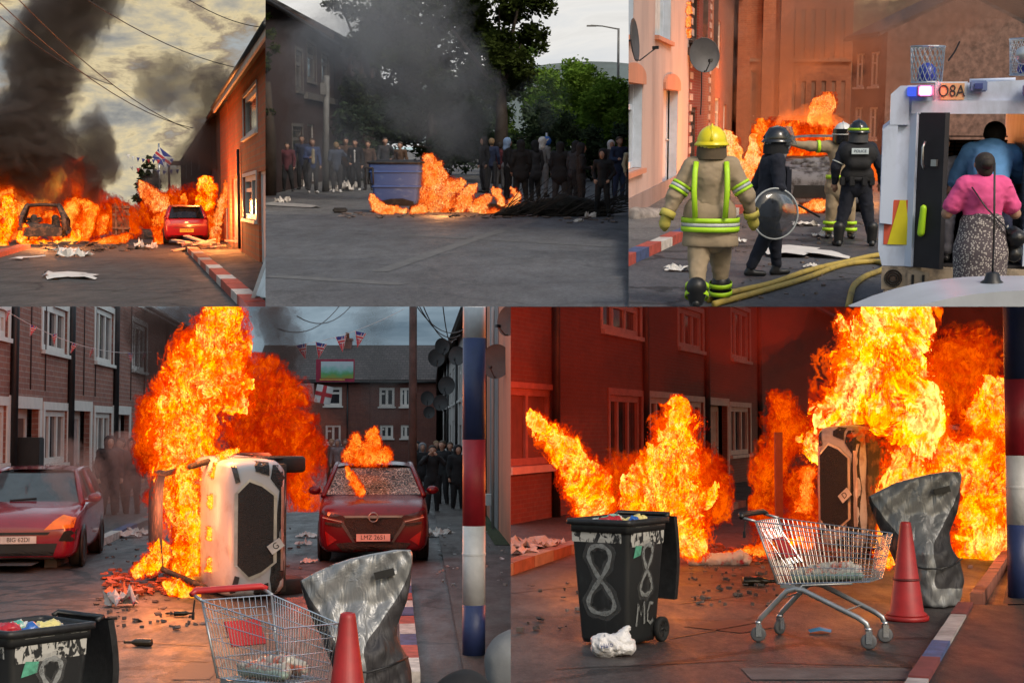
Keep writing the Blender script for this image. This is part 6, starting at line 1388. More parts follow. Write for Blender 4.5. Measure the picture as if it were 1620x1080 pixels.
# lower body: bumper, lamps, vents
b = MB(); b.bx((vx(1404), -.02, vz(455)), (X1, 2.8, vz(419))); b.build('lower_body', DIRT, van)
b = MB(); b.bx((vx(1408), -.08, vz(476)), (X1, 2.6, vz(456))); b.build('bumper', DIRT, van, bevel=.01)
b = MB(); b.bx((vx(1443), -.06, vz(452)), (vx(1478), -.022, vz(424))); b.build('step_bracket', DIRT, van, bevel=.01)
b = MB(); b.bx((vx(1450), -.075, vz(446)), (vx(1454), -.06, vz(430))); b.bx((vx(1466), -.075, vz(446)), (vx(1470), -.06, vz(430))); b.build('bracket_bars', MBLK(), van)
for k in range(3):
    MB().lathe([(.075 - k * .022, -.01), (.082 - k * .022, -.01), (.082 - k * .022, .01), (.075 - k * .022, .01), (.075 - k * .022, -.01)], 20, Matrix.Translation((vx(1422), -.03, vz(437))) @ Matrix.Rotation(math.pi / 2, 4, 'X'), cap=False).build('vent_ring', MBLK(), van)
MB().lathe([(.07, -.004), (.07, .004)], 20, Matrix.Translation((vx(1422), -.022, vz(437))) @ Matrix.Rotation(math.pi / 2, 4, 'X')).build('vent_mesh', mat('vent_brown', (.12, .08, .06), .8), van)
MB().bx((vx(1410), -.1, vz(472)), (vx(1450), -.082, vz(462))).build('tail_lamp', emit('lit_tail_red', (1, .08, .03), 1.2), van)
# battenburg corner marking
YB = mat('marking_yellow', (.72, .62, .02), .5, var=.1); RBm = mat('marking_red', (.62, .1, .05), .5, var=.1)
b = MB(); b.prism([(vx(1405), vz(384)), (vx(1405), vz(352)), (vx(1419), vz(314)), (vx(1441), vz(314)), (vx(1441), vz(384))], -.006, -.003); b.build('red_marking', RBm, van)
b = MB(); b.prism([(vx(1411), vz(384)), (vx(1428), vz(314)), (vx(1437), vz(314)), (vx(1441), vz(345)), (vx(1441), vz(384))], -.011, -.008); b.build('yellow_marking', YB, van)
for i, v in enumerate((215, 235, 255, 275, 296)): MB().ball((vx(1404), -.004, vz(v)), .011, 8, 4).build('bolt', MSTEEL(), van)
b = MB(); b.prism([(vx(1398), vz(350)), (vx(1398), vz(205)), (vx(1411), vz(192)), (vx(1421), vz(192)), (vx(1417), vz(352))], -.045, -.003); b.build('side_panel', VW, van)
# roof gear
PL_ = MB().box((vx(1500), -.03, vz(146)), (vx(1515) - vx(1480) + .0, .02, .15)); pl_ = PL_.build('roof_plate', mat('plate_amber', (.62, .38, .2), .5, var=.1), van)
text('lettering', 'O8A', .15, mat('label_dark2', (.03, .025, .03), .6), pl_, Matrix.Translation((vx(1498.5), -.045, vz(146))) @ UP @ Matrix.Scale(.8, 4, (1, 0, 0)))
MB().bx((vx(1474), -.02, vz(162)), (vx(1522), -.004, vz(131))).build('plate_surround', VW, van)
for u, c_, e_ in ((1459, (1, .12, .25), 9), (1615, (1, .05, .03), 7)):
    lb_ = MB().box((vx(u), -.09, vz(145)), (.15, .11, .11)); l_ = lb_.build('beacon_housing', mat('beacon_case', (.25, .25, .45), .4), van, bevel=.01)
    MB().box((vx(u), -.16, vz(145)), (.11, .03, .085)).build('beacon_lens', emit('beacon_%d' % u, c_, e_), l_, bevel=.01)
    l2 = bpy.data.lights.new('beacon', 'POINT'); l2.energy = 6; l2.color = (1, .1, .1); l2.shadow_soft_size = .04; lo_ = bpy.data.objects.new('beacon_light', l2); COL.objects.link(lo_); lo_.matrix_basis = TR.M @ Matrix.Translation(o0 + Vector((vx(u), -.24, vz(145))))
MB().box((vx(1440), -.05, vz(146)), (.09, .06, .085)).build('blue_beacon', emit('beacon_blue', (.08, .15, 1), .9), van, bevel=.008)
l_ = MB().box((vx(1538), -.05, vz(138)), (.15, .05, .1)).build('rear_lamp', mat('blue_grey_lamp', (.16, .22, .42), .4), van, bevel=.01); MB().box((vx(1538), -.08, vz(138)), (.07, .02, .05)).build('lamp_lens', mat('lamp_navy', (.06, .08, .25), .3), l_)
def cage(u, vt, vb, w, lab):
    r = w / sv / 2; z0, z1 = vz(vb), vz(vt); g = MB(); n = 20; c = Vector((vx(u), .25, 0)); c2 = o0 + c; rr_ = lambda z: r * (.9 + .1 * (z - z0) / (z1 - z0))
    for s_ in (-1, 1):
        for i in range(n):
            pts = [(rr_(z0 + (z1 - z0) * k / 6) * math.cos(2 * math.pi * (i + s_ * k * .5) / n), rr_(z0 + (z1 - z0) * k / 6) * math.sin(2 * math.pi * (i + s_ * k * .5) / n), z0 + (z1 - z0) * k / 6) for k in range(7)]
            g.tube([Vector(p) + c for p in pts], .0035, 4)
    for z in (z0, z1): g.tube([(c.x + rr_(z) * math.cos(2 * math.pi * i / 20), c.y + rr_(z) * math.sin(2 * math.pi * i / 20), z) for i in range(21)], .009, 5)
    cg = g.build('beacon_cage', MSTEEL(), van)
    MB().lathe([(.08, 0), (.09, .03), (.08, .13), (.04, .17), (.001, .18)], 16, Matrix.Translation(c + Vector((0, 0, vz(vb - 4) if False else z0 + .0)))).build('roof_beacon', mat('beacon_dark_blue', (.04, .06, .4), .25), cg)
cage(1462, 76, 131, 52, ''); cage(1612, 66, 120, 56, '')
MB().lathe([(.001, -.09), (.075, -.09), (.085, 0), (.075, .1), (.001, .1)], 18, Matrix.Translation((vx(1604), .05, vz(92))) @ Matrix.Rotation(math.pi / 2, 4, 'X')).build('search_lamp', mat('lamp_silver', (.45, .5, .55), .3, .5), van)
MB().tube([(vx(1494), .3, vz(98)), (vx(1503), .3, vz(84)), (vx(1510), .3, vz(68))], .008, 5).build('aerial', MBLK(), van)
MB().tube([(vx(1530), .6, vz(128)), (vx(1600), .6, vz(126))], .02, 6).build('roof_rail', VW, van)
# people in and at the van
TSB = cloth('sky_blue_shirt', (.10, .26, .52), .12); PNK = cloth('pink_shirt', (.72, .09, .27), .1)
DOT = None
N_ = NT('dotted_skirt'); vo = N_.n('TexVoronoi'); N_.set(vo.inputs['Vector'], N_.co()); vo.inputs['Scale'].default_value = 42; N_.bsdf(N_.ramp(vo.outputs['Distance'], [(.3, (.5, .45, .42)), (.42, (.10, .08, .09))]), .9); DOT = N_.m
YP = 13.2
def feet(u, v, y): q = P(u, v, y); return q
bp = P(1562, 172, YP); bp.z = .22
jp = pose(bend={'elL': (-.36, -.05, 1.13), 'wrL': (-.24, -.3, 1.2), 'haL': (-.18, -.38, 1.22), 'elR': (.36, -.05, 1.13), 'wrR': (.28, -.3, 1.12), 'haR': (.24, -.38, 1.12)})
pk = person('person in a bright pink top and dotted skirt at the open rear of the van', bp, R(178), PNK, DOT, jp, 41, hair=HAIR[0](), bulk=1.42, s=.82, vox=.02, sleeve=False, skirt=DOT, fingers=True, hairlen=.05)
MB().ball(jp['hea'] + Vector((0, .12, .03)), (.07, .07, .06)).build('hair_bun', HAIR[0](), pk)
MB().tube([jp['shR'] + Vector((-.02, .16, .0)), (.02, .235, 1.2), (-.2, .2, 1.0), (-.26, .05, .9)], .016, 6, sq=.5).build('bag_strap', MBLK(), pk)
sdf('shoulder_bag', [((-.34, -.06, .9), (-.34, .1, .88), .1, .1, 1), ((-.34, .02, .72), (-.34, .05, .7), .1, .08, 1)], .03, mat('black_leather', (.012, .012, .014), .35, bump=.3), pk, wr=.02)
bb = P(1572, 172, 13.95); bb.z = .33
jb = pose(lean=.5, bend={'spi': (.01, -.08, 1.14), 'che': (-.01, -.2, 1.31), 'nec': (-.04, -.34, 1.43), 'hea': (-.06, -.42, 1.54), 'shL': (-.21, -.28, 1.36), 'shR': (.17, -.24, 1.38), 'elL': (-.36, -.6, 1.08), 'wrL': (-.5, -.7, .98), 'haL': (-.56, -.74, .95), 'elR': (.33, -.4, 1.0), 'wrR': (.32, -.44, .78), 'haR': (.32, -.46, .7)})
bl_ = person('person in a sky blue polo and navy trousers leaning into the van', bb, R(168), TSB, cloth('navy_trousers', (.02, .025, .06)), jb, 42, hair=HAIR[0](), bulk=1.35, s=.95, vox=.022, sleeve=False, fingers=True, shoes=MBLK())
MB().tube([(-.16, .06, .95), (-.17, .08, .7), (-.17, .06, .45)], .014, 6).build('trouser_piping', FL_W, bl_)
bs = P(1492, 172, 14.5); bs.z = .38
js = pose(lean=.2, bend={'elR': (.4, -.1, 1.2), 'wrR': (.62, -.12, 1.12), 'haR': (.7, -.12, 1.1), 'elL': (-.3, -.1, 1.1), 'wrL': (-.2, -.3, 1.0), 'haL': (-.15, -.35, 1.0), 'knL': (-.14, -.4, .85), 'anL': (-.14, -.4, .4), 'toL': (-.14, -.52, .36), 'knR': (.14, -.4, .85), 'anR': (.14, -.4, .4), 'toR': (.14, -.52, .36)})
person('seated person in a grey shirt inside the van reaching an arm across', bs, R(-20), cloth('soft_grey', (.22, .22, .26)), cloth('soft_grey', (.22, .22, .26)), js, 43, hair=HAIR[0](), s=.82, vox=.022, sleeve=False, fingers=True, tone=1)
# vehicle roof in the near foreground with an aerial
q = P(1650, 474, 9.2); t = thing('car_roof', 'pale car roof with a round black aerial base, in front of the van', 'car', q)
t.name = 'foreground_car'
rows = []
for i in range(9):
    y = i * .09 - .1
    rows.append([(x, y, .06 - .22 * (abs(x) / 1.1) ** 2.5 - .012 * (y - .8) ** 2 + .02) for x in [k * .15 - 1.05 for k in range(15)]])
mb = MB(); mb.loft(rows, closed=False, cap=False); lo2 = [[(x, y, z - .9) for x, y, z in r_] for r_ in rows]
mb.loft([rows[0], lo2[0]], closed=False, cap=False); mb.loft([rows[-1], lo2[-1]], closed=False, cap=False); mb.build('roof', mat('silver_roof', (.42, .45, .5), .3, var=.1), t)
ab = MB().lathe([(.075, 0), (.075, .03), (.05, .05), (.04, .09), (.012, .10), (.001, .10)], 18, Matrix.Translation((-.22, .3, .04))).build('aerial_base', MBLK(), t)
MB().tube([(-.22, .3, .13), (-.225, .3, .45), (-.24, .3, .82)], .007, 6).build('aerial_rod', MBLK(), ab)
bake_pending()
# ================================================================ props shared by the two lower streets
for k_ in ('suv',):
    CARS[k_]['belt'] = [(0, .78, .28, .80), (.03, .85, .23, .87), (.12, .895, .2, .94), (.35, .92, .2, 1.0), (.7, .925, .2, 1.04), (1.2, .93, .2, 1.08), (2.4, .93, .2, 1.1), (3.7, .92, .22, 1.12), (4.15, .9, .28, 1.1), (4.33, .86, .34, 1.0), (4.4, .8, .42, .85)]
    CARS[k_]['cowl'] = (1.12, .86, 1.09)
BINM = stain_mat('scratched_bin_black', (.016, .017, .018), (.055, .06, .062), .55, .75, 9, .5, (1, 1, .25))
BINR = mat('bin_rim_black', (.014, .014, .015), .5, var=.5, scale=20, bump=.2)
PEEL = None
_N = NT('peeled_label'); _n = _N.noise(_N.vm('MULTIPLY', _N.co(), (1, 1, .6)), 16, 3, .6, .6); _N.bsdf(_N.ramp(_n, [(.49, (.45, .44, .41)), (.53, (.015, .015, .016))]), .6); PEEL = _N.m
def spray_mat(name, col, a=1.0):
    if name in MATS: return MATS[name]
    N = NT(name); d = N.n('BsdfDiffuse'); d.inputs[0].default_value = (*col, 1); tr = N.n('BsdfTransparent'); mx = N.n('MixShader')
    N.set(mx.inputs[0], N.math('MULTIPLY', N.ramp(N.noise(N.co(), 28, 4, .7), [(.3, .35), (.6, 1.0)]), a)); N.t.links.new(tr.outputs[0], mx.inputs[1]); N.t.links.new(d.outputs[0], mx.inputs[2]); N.t.links.new(mx.outputs[0], N.o.inputs[0]); MATS[name] = N.m; return N.m
def stroke(parent, pts, w, m, nm, y=0.0):
    """flat painted stroke in the x-z plane, facing -y"""
    mb = MB(); rows = []
    for i, p in enumerate(pts):
        a = Vector(pts[max(0, i - 1)]); b = Vector(pts[min(len(pts) - 1, i + 1)]); d = (b - a).normalized(); n = Vector((-d.y, d.x)) * w / 2 * (1 + .25 * math.sin(i * 1.7)); p = Vector(p)
        rows.append([(p.x - n.x, y, p.y - n.y), (p.x + n.x, y, p.y + n.y)])
    mb.loft(rows, closed=False, cap=False, smooth=False); return mb.build(nm, m, parent)
def eight(cx, cz, w, h): return [(cx + w * .5 * math.sin(2 * t) * (1.0 if math.cos(t) < 0 else .82), cz + h * .5 * math.cos(t)) for t in [math.pi * 2 * i / 44 for i in range(45)]]
def wheelie_bin(label, loc, rz, s=1.0):
    t = thing('wheelie_bin', label, 'wheelie bin', loc, rz, None, scale=s)
    def sec(w, d, z, yo=0): return [(x, y + yo, q) for x, y, q in rrect(w, d, z, .04)]
    MB().loft([sec(.42, .46, .02), sec(.44, .48, .06), sec(.50, .56, .6), (sec(.53, .6, .88)), (sec(.535, .61, .9)), (sec(.55, .63, .9)), (sec(.555, .64, .98)), (sec(.52, .6, .98)), (sec(.5, .58, .8)), sec(.44, .5, .3)], cap=True).build('body', BINM, t)
    MB().loft([sec(.56, .64, .955), sec(.60, .68, .96), sec(.60, .68, 1.0), sec(.55, .63, 1.005), sec(.53, .61, .99), sec(.53, .61, .955)], cap=False).build('rim', BINR, t)
    MB().tube([(-.24, .37, 1.0), (-.24, .42, 1.02), (.24, .42, 1.02), (.24, .37, 1.0)], .018, 8).build('hinge_bar', BINR, t)
    lid = MB(); rows = []
    for i in range(7):
        z = 1.0 - .68 * i / 6; bow = .05 * math.sin(math.pi * i / 6); rows.append([(x, .43 + bow + (.02 if abs(x) < .2 else 0), z) for x in (-.28, -.27, -.15, 0, .15, .27, .28)])
    lid.loft(rows, closed=False, cap=False); lid.loft([[(x, y + .05, z) for x, y, z in r_] for r_ in rows], closed=False, cap=False)
    ed = [r_[0] for r_ in rows]; 
    for k in (0, -1): lid.loft([[r_[k] for r_ in rows], [(r_[k][0], r_[k][1] + .05, r_[k][2]) for r_ in rows]], closed=False, cap=False)
    lid.loft([rows[-1], [(x, y + .05, z) for x, y, z in rows[-1]]], closed=False, cap=False); lid.build('lid', BINR, t)
    for sx in (-1, 1): wheel(t, (sx * .25, .26, .1), .1, .05, sx, MBLK(), MRUB())
    fx = lambda z: -(.46 + (.60 - .46) * z / .9) / 2 - .004
    slope = math.atan2((.60 - .46) / 2, .88)
    F1 = Matrix.Translation((0, fx(0) + .0, 0)) @ Matrix.Rotation(slope, 4, 'X')
    f = bpy.data.objects.new('graffiti', None); COL.objects.link(f); f.parent = t; f.matrix_basis = Matrix.Translation((0, -.236, 0)) @ Matrix.Rotation(slope, 4, 'X')
    P8 = spray_mat('spray_grey', (.26, .27, .27), .95); H8 = spray_mat('spray_halo', (.2, .2, .2), .25)
    stroke(f, eight(.0, .53, .24, .54), .034, P8, 'figure_eight', -.012); stroke(f, eight(.0, .53, .26, .56), .085, H8, 'overspray', -.008)
    sslope = math.atan2((.53 - .42) / 2, .88)
    f2 = bpy.data.objects.new('graffiti', None); COL.objects.link(f2); f2.parent = t; f2.matrix_basis = Matrix.Rotation(math.pi / 2, 4, 'Z') @ Matrix.Translation((0, -.214, 0)) @ Matrix.Rotation(sslope, 4, 'X')
    stroke(f2, eight(.0, .60, .18, .40), .032, P8, 'figure_eight', -.012); stroke(f2, eight(.0, .60, .2, .42), .07, H8, 'overspray', -.008)
    stroke(f2, [(-.13, .16), (-.115, .34), (-.06, .24), (-.02, .35), (0, .17)], .026, P8, 'letter_m', -.012); stroke(f2, [(.13, .32), (.075, .33), (.045, .26), (.05, .19), (.1, .165), (.14, .19)], .026, P8, 'letter_c', -.012)
    lb = MB().add([(-.255, -.2995, .82), (.2, -.2995, .82), (.2, -.307, .94), (-.255, -.307, .94)], [(0, 1, 2, 3)]); 
    lb.build('torn_sticker', PEEL, t); MB().add([(.2645, -.27, .79), (.2645, .27, .79), (.2765, .27, .945), (.2765, -.27, .945)], [(0, 1, 2, 3)]).build('torn_sticker', PEEL, t)
    MB().add([(.263, -.22, .70), (.263, -.1, .72), (.268, -.09, .79), (.268, -.19, .8)], [(0, 1, 2, 3)]).build('green_sticker', mat('sticker_green', (.08, .3, .2), .6, var=.5, scale=20), t)
    # rubbish heaped inside
    for i, (nm, lab, c, m) in enumerate((('rubbish_bag', 'white and green rubbish bag', ((-.12, -.12, .93), (.0, -.05, .98)), stain_mat('printed_bag', (.5, .52, .5), (.06, .35, .25), .5, .56, 6, .4)), ('rubbish_bag', 'yellow labelled plastic', ((.12, -.05, .94), (.14, .1, .98)), stain_mat('yellow_wrap', (.6, .52, .2), (.25, .25, .22), .55, .6, 5, .35)), ('wrapper', 'red crisp packet', ((-.02, -.2, .95), (.06, -.16, .98)), mat('red_wrap', (.42, .02, .03), .35)), ('wrapper', 'blue can wrapper', ((.18, -.14, .96), (.2, -.1, 1.01)), mat('blue_wrap', (.03, .12, .42), .3)), ('rubbish_bag', 'black bag lining', ((-.1, .15, .86), (.1, .12, .86)), MBLK()))):
        o = sdf(nm, [(*[Vector(q) - Vector((0, 0, .02)) for q in c], .085 if i != 3 else .04, .07 if i != 3 else .04)], .012, m, t, wr=.05, wf=18, seed=i + int(loc[0] * 7)); 
    return t
CHR = mat('bright_wire', (.55, .56, .58), .25, .85, var=.15); TUBE = mat('chassis_grey', (.35, .36, .37), .35, .6)
def trolley(label, loc, rz, hcol, s=1.0, wr=.0027):
    t = thing('shopping_trolley', label, 'shopping trolley', loc, rz, scale=s); bk = MB()
    def pt(side, x, z): return Vector((x, side, z))
    # corners: top / bottom, rear (handle) / front
    TR_, TF, BR_, BF = (-.47, .97), (.52, .88), (-.30, .47), (.44, .52)
    wt, wf_, wb, wbf = .27, .2, .22, .17
    def lerp(a, b, t_): return a + (b - a) * t_
    def P3(u, w, side):      # u along length 0..1, w height 0..1
        x = lerp(lerp(BR_[0], BF[0], u), lerp(TR_[0], TF[0], u), w); z = lerp(lerp(BR_[1], BF[1], u), lerp(TR_[1], TF[1], u), w)
        y = lerp(lerp(wb, wbf, u), lerp(wt, wf_, u), w); return Vector((x, side * y, z))
    for sd_ in (-1, 1):
        for w in (0, .14, .28, .5, .74, .92, 1.0): bk.tube([P3(0, w, sd_), P3(.5, w, sd_), P3(1, w, sd_)], wr * (1.9 if w in (0, 1.0) else 1.15), 5)
        for i in range(25): bk.tube([P3(i / 24, 0, sd_), P3(i / 24, 1, sd_)], wr, 4)
    for u in (0, 1):
        for w in (0, .25, .5, .75, 1.0): bk.tube([P3(u, w, -1), P3(u, w, 1)], wr * (1.9 if w == 1 else 1.1), 5)
        for i in range(1, 12): bk.tube([P3(u, 0, -1).lerp(P3(u, 0, 1), i / 12), P3(u, 1, -1).lerp(P3(u, 1, 1), i / 12)], wr, 4)
    for i in range(13): bk.tube([P3(i / 12, 0, -1), P3(i / 12, 0, 1)], wr, 4)
    for i in range(9): bk.tube([P3(0, 0, -1).lerp(P3(0, 0, 1), i / 8), P3(1, 0, -1).lerp(P3(1, 0, 1), i / 8)], wr, 4)
    bk.build('basket', CHR, t)
    cs = MB()       # fold-down child seat
    for i in range(5):
        y = -.2 + .1 * i; cs.tube([(-.44, y, .9), (-.24, y * .95, .62)], wr, 4)
    cs.tube([(-.44, -.2, .9), (-.44, .2, .9)], wr * 1.3, 5).tube([(-.24, -.19, .62), (-.24, .19, .62)], wr * 1.3, 5).build('child_seat', CHR, t)
    MB().box((-.315, -.02, .75), (.012, .26, .19), 0, Matrix.Rotation(R(-36), 4, 'Y')).build('red_flap', mat('flap_red', (.34, .012, .015), .85), t)
    MB().tube([(-.58, -.29, 1.0), (-.60, -.25, 1.02), (-.60, .25, 1.02), (-.58, .29, 1.0)], [.02, .024, .024, .02], 10).build('handle', hcol, t)
    ch = MB()
    for sd_ in (-1, 1):
        ch.tube([(-.60, sd_ * .27, 1.0), (-.47, sd_ * .27, .97)], .012, 6); ch.tube([(-.47, sd_ * .265, .97), (-.30, sd_ * .23, .47)], .009, 6)
        ch.tube([(-.46, sd_ * .25, .15), (-.44, sd_ * .25, .19), (-.22, sd_ * .24, .42), (-.15, sd_ * .235, .44), (-.08, sd_ * .235, .43), (.36, sd_ * .22, .24), (.42, sd_ * .22, .2), (.44, sd_ * .22, .14)], .017, 8, sq=1.3)
        ch.tube([(-.12, sd_ * .235, .44), (-.1, sd_ * .2, .47), (.3, sd_ * .17, .50)], .01, 6)
    ch.tube([(-.3, -.23, .35), (-.3, .23, .35)], .009, 6).tube([(.25, -.22, .29), (.25, .22, .29)], .007, 6).box((-.22, 0, .455), (.12, .44, .03)); ch.build('chassis', TUBE, t)
    for x, y, a in ((-.46, -.25, .3), (-.46, .25, 1.2), (.44, -.22, .2), (.44, .22, .5)):
        m = Matrix.Translation((x, y, .0625)) @ Matrix.Rotation(a, 4, 'Z') @ Matrix.Rotation(math.pi / 2, 4, 'X')
        w = MB().lathe([(.02, -.014), (.05, -.016), (.0625, -.01), (.0625, .01), (.05, .016), (.02, .014)], 20, m).build('castor', mat('castor_grey', (.1, .1, .105), .6), t)
        f = MB(); q = Matrix.Translation((x, y, 0)) @ Matrix.Rotation(a, 4, 'Z')
        for s_ in (-1, 1): f.box((0, 0, 0), (.045, .005, .1), m=q @ Matrix.Translation((.005, s_ * .021, .095)) )
        f.lathe([(.024, .14), (.026, .165), (.015, .17)], 12, Matrix.Translation((x, y, 0))).build('castor_fork', CHR, w)
    MB().tube([(-.55, -.28, .97), (-.56, -.285, .88)], .006, 5).box((-.56, -.285, .86), (.02, .012, .05)).build('coin_lock', MBLK(), t)
    # clear bottles and bags lying inside
    litm = stain_mat('clear_plastic_litter', (.42, .40, .36), (.45, .12, .08), .52, .6, 9, .25)
    sdf('bottle_litter', [((-.2, -.08, .54), (.3, -.06, .57), .05, .045), ((-.15, .08, .54), (.25, .08, .58), .055, .05), ((-.1, 0, .58), (.2, .02, .61), .04, .05)], .014, litm, t, wr=.045, wf=22)
    sdf('green_bag', [((-.2, -.1, .52), (.34, -.1, .555), .035, .03)], .014, mat('pale_green_bag', (.25, .33, .28), .35), t, wr=.02, wf=20)
    return t
CONE = mat('cone_red', (.30, .012, .012), .5, var=.2, scale=8, Emission_Strength=0.0)
def cone(label, loc, s=1.0):
    t = thing('traffic_cone', label, 'traffic cone', loc, 0, scale=s)
    MB().lathe([(.2, .05), (.195, .07), (.165, .09), (.055, .93), (.048, .96), (.035, .965), (.03, .95)], 32).build('cone', CONE, t)
    MB().lathe([(.205, 0), (.215, .01), (.215, .045), (.2, .05), (.19, .05)], 32).build('base', CONE, t)
    MB().lathe([(.134, .395), (.137, .40), (.131, .415), (.128, .41)], 32, cap=False).build('seam', mat('cone_seam', (.10, .01, .01), .5), t)
    return t
SILV = mat('silver_tarpaulin', (.21, .215, .22), .42, .35, var=.25, scale=6, bump=.6, bscale=9, bdist=.03); DTAR = mat('charcoal_tarpaulin', (.028, .026, .03), .65, var=.3, scale=6, bump=.5, bscale=10, bdist=.02)
def cover_mat(px):
    """silver sheet with charcoal side panels sewn in along curved seams"""
    if 'cover_sheet' in MATS: return MATS['cover_sheet']
    N = NT('cover_sheet'); sp = N.n('SeparateXYZ'); N.set(sp.inputs[0], N.co())
    u = N.math('MULTIPLY_ADD', sp.outputs[0], px / 150, .52); v = N.math('MULTIPLY_ADD', sp.outputs[2], px / 214, 0)   # 0..1 across and up the sheet
    def curve(pts):
        nd = N.n('FloatCurve'); cv = nd.mapping.curves[0]
        while len(cv.points) < len(pts): cv.points.new(.5, .5)
        for p_, (a, b) in zip(cv.points, pts): p_.location = (a, b)
        nd.mapping.update(); N.set(nd.inputs['Value'], v); return nd.outputs[0]
    eR = curve([(0, 1), (.13, 1), (.15, .62), (.3, .62), (.42, .60), (.56, .72), (.8, .93), (.97, 1), (1, 1)]); eL = curve([(0, 0), (.13, 0), (.16, .42), (.38, .38), (.52, .28), (.7, .1), (.8, .02), (1, 0)])
    m = N.math('MAXIMUM', N.math('GREATER_THAN', u, eR), N.math('LESS_THAN', u, eL))
    n1 = N.noise(N.vm('MULTIPLY', N.co(), (1.5, 1.5, .35)), 7, 3, .5, 1.2); n2 = N.noise(N.co(), 3, 4, .6)
    sil = N.ramp(n2, [(.2, (.15, .155, .16)), (.7, (.27, .275, .28))]); drk = N.ramp(n2, [(.3, (.018, .017, .019)), (.7, (.034, .031, .035))])
    N.bsdf(N.mix(m, sil, drk), N.math('MULTIPLY_ADD', m, .25, .38), N.math('MULTIPLY_ADD', m, -.3, .3), N.bump(n1, .55, .05)); MATS['cover_sheet'] = N.m; return N.m
def covered_bike(label, loc, rz, px, sx=1.0):
    """a sheet stretched over handlebars: px is the scale of the outline rows (left and right edge at each height)"""
    t = thing('covered_motorbike', label, 'covered motorbike', loc, rz, scale=sx)
    rows = [(748, 1506, 1530), (753, 1476, 1532), (759, 1450, 1532), (766, 1428, 1532), (776, 1406, 1531), (788, 1384, 1530), (800, 1386, 1528), (815, 1391, 1525), (830, 1397, 1519), (845, 1404, 1513), (860, 1412, 1512), (875, 1419, 1518), (890, 1426, 1527), (905, 1431, 1531), (920, 1436, 1532), (940, 1445, 1530), (958, 1456, 1522)]
    n = 56; G_ = []; rg = random.Random(int(px))
    ph = [rg.uniform(0, 6.3) for _ in range(8)]
    fine = []
    for i in range(len(rows) - 1):
        for k in range(4):
            q = k / 4; fine.append(tuple(rows[i][j] * (1 - q) + rows[i + 1][j] * q for j in range(3)))
    fine.append(rows[-1])
    for v, a, b in fine:
        cx, hw = (a + b) / 2, (b - a) / 2; row = []; low = max(0, min(1, (v - 815) / 60)); dep = (.07 + .17 * low) * px
        for j in range(n):
            an = 2 * math.pi * j / n; x = math.cos(an); y = math.sin(an)
            u = cx + hw * (abs(x) ** .85 * (1 if x > 0 else -1)); d = -dep * abs(y) ** .8 * (1 if y > 0 else -1)
            # the covered lamp and fork push the sheet forward in the middle below the handlebars
            d -= 16 * math.exp(-((u - 1468) / 24) ** 2) * low * (1 if y > 0 else 0)
            w = 4.0 * math.sin((u - 1468) * .19 + (v - 748) * .02 + ph[0]) * (1 if v > 815 else .45) + 2.2 * math.sin((u - 1468) * .09 * (1 + (v - 748) / 160) + ph[1]) + 2.4 * math.sin((u + v) * .16 + ph[2]) + 2.0 * math.sin((u * 1.3 - v * .8) * .23 + ph[3])
            d -= w * .8 * (1 if y > 0 else -.5); row.append((u, d, v))
        G_.append(row)
    mb = MB()
    for i in range(len(G_) - 1):
        for j in range(n):
            c = [G_[i][j], G_[i][(j + 1) % n], G_[i + 1][(j + 1) % n], G_[i + 1][j]]
            mb.add([((p[0] - 1462) / px, p[1] / px, (960 - p[2]) / px) for p in c], [(0, 1, 2, 3)], True)
    for ring in (G_[0], G_[-1]): mb.add([((p[0] - 1462) / px, p[1] / px, (960 - p[2]) / px) for p in ring], [tuple(range(n))])
    o = mb.build('cover', cover_mat(px), t); bm = bmesh.new(); bm.from_mesh(o.data); bmesh.ops.remove_doubles(bm, verts=bm.verts[:], dist=.0005)
    bmesh.ops.recalc_face_normals(bm, faces=bm.faces[:])
    for f in bm.faces: f.smooth = True
    bm.to_mesh(o.data); bm.free()
    q = lambda u, v, y=0.0: Vector(((u - 1462) / px, y, (960 - v) / px))
    MB().box(q(1497, 777, -.115), (.16, .02, .06), 0, Matrix.Rotation(R(-14), 4, 'Y')).build('black_tab', MBLK(), t)
    MB().tube([q(1432, 893, -.1), q(1455, 897, -.34), q(1480, 897, -.40), q(1505, 892, -.3), q(1528, 885, -.1)], .008, 6).build('tie_cord', MBLK(), t)
    return t
def striped_pole(label, loc, bands, r, px_v):
    """bands: (material, v_top); z from pixel rows"""
    t = thing('striped_pole', label, 'painted pole', loc); zs = [0] + px_v
    for i, m in enumerate(bands):
        MB().lathe([(r, zs[i]), (r, zs[i + 1])], 24).build('painted_band', m, t)
    MB().lathe([(r + .004, px_v[1] * .78), (r + .006, px_v[1] * .78 + .02), (r, px_v[1] * .78 + .03)], 24, cap=False).build('clamp_ring', bands[1], t)
    return t
PAB = mat('pole_blue', (.018, .03, .10), .5, var=.2, scale=6, bump=.25, bscale=25); PAR = mat('pole_red', (.32, .01, .02), .5, var=.2, scale=6, bump=.25, bscale=25); PAW = mat('pole_white', (.55, .54, .54), .5, var=.12, scale=6, bump=.3, bscale=25)
CRK = None
_N = NT('crazed_glass'); _v = _N.n('TexVoronoi', feature='DISTANCE_TO_EDGE'); _v.inputs['Scale'].default_value = 16; _N.set(_v.inputs['Vector'], _N.vm('ADD', _N.co(), _N.vm('SCALE', _N.noise(_N.co(), 3, 3, .6, 0, True), sc=.4)))
_n = _N.noise(_N.co(), 2.2, 4, .7); _l = _N.math('LESS_THAN', _v.outputs[0], .045); _d = _N.n('BsdfPrincipled'); _N.set(_d.inputs['Base Color'], _N.mix(_l, (.16, .11, .075), (.6, .5, .4))); _d.inputs['Roughness'].default_value = .25
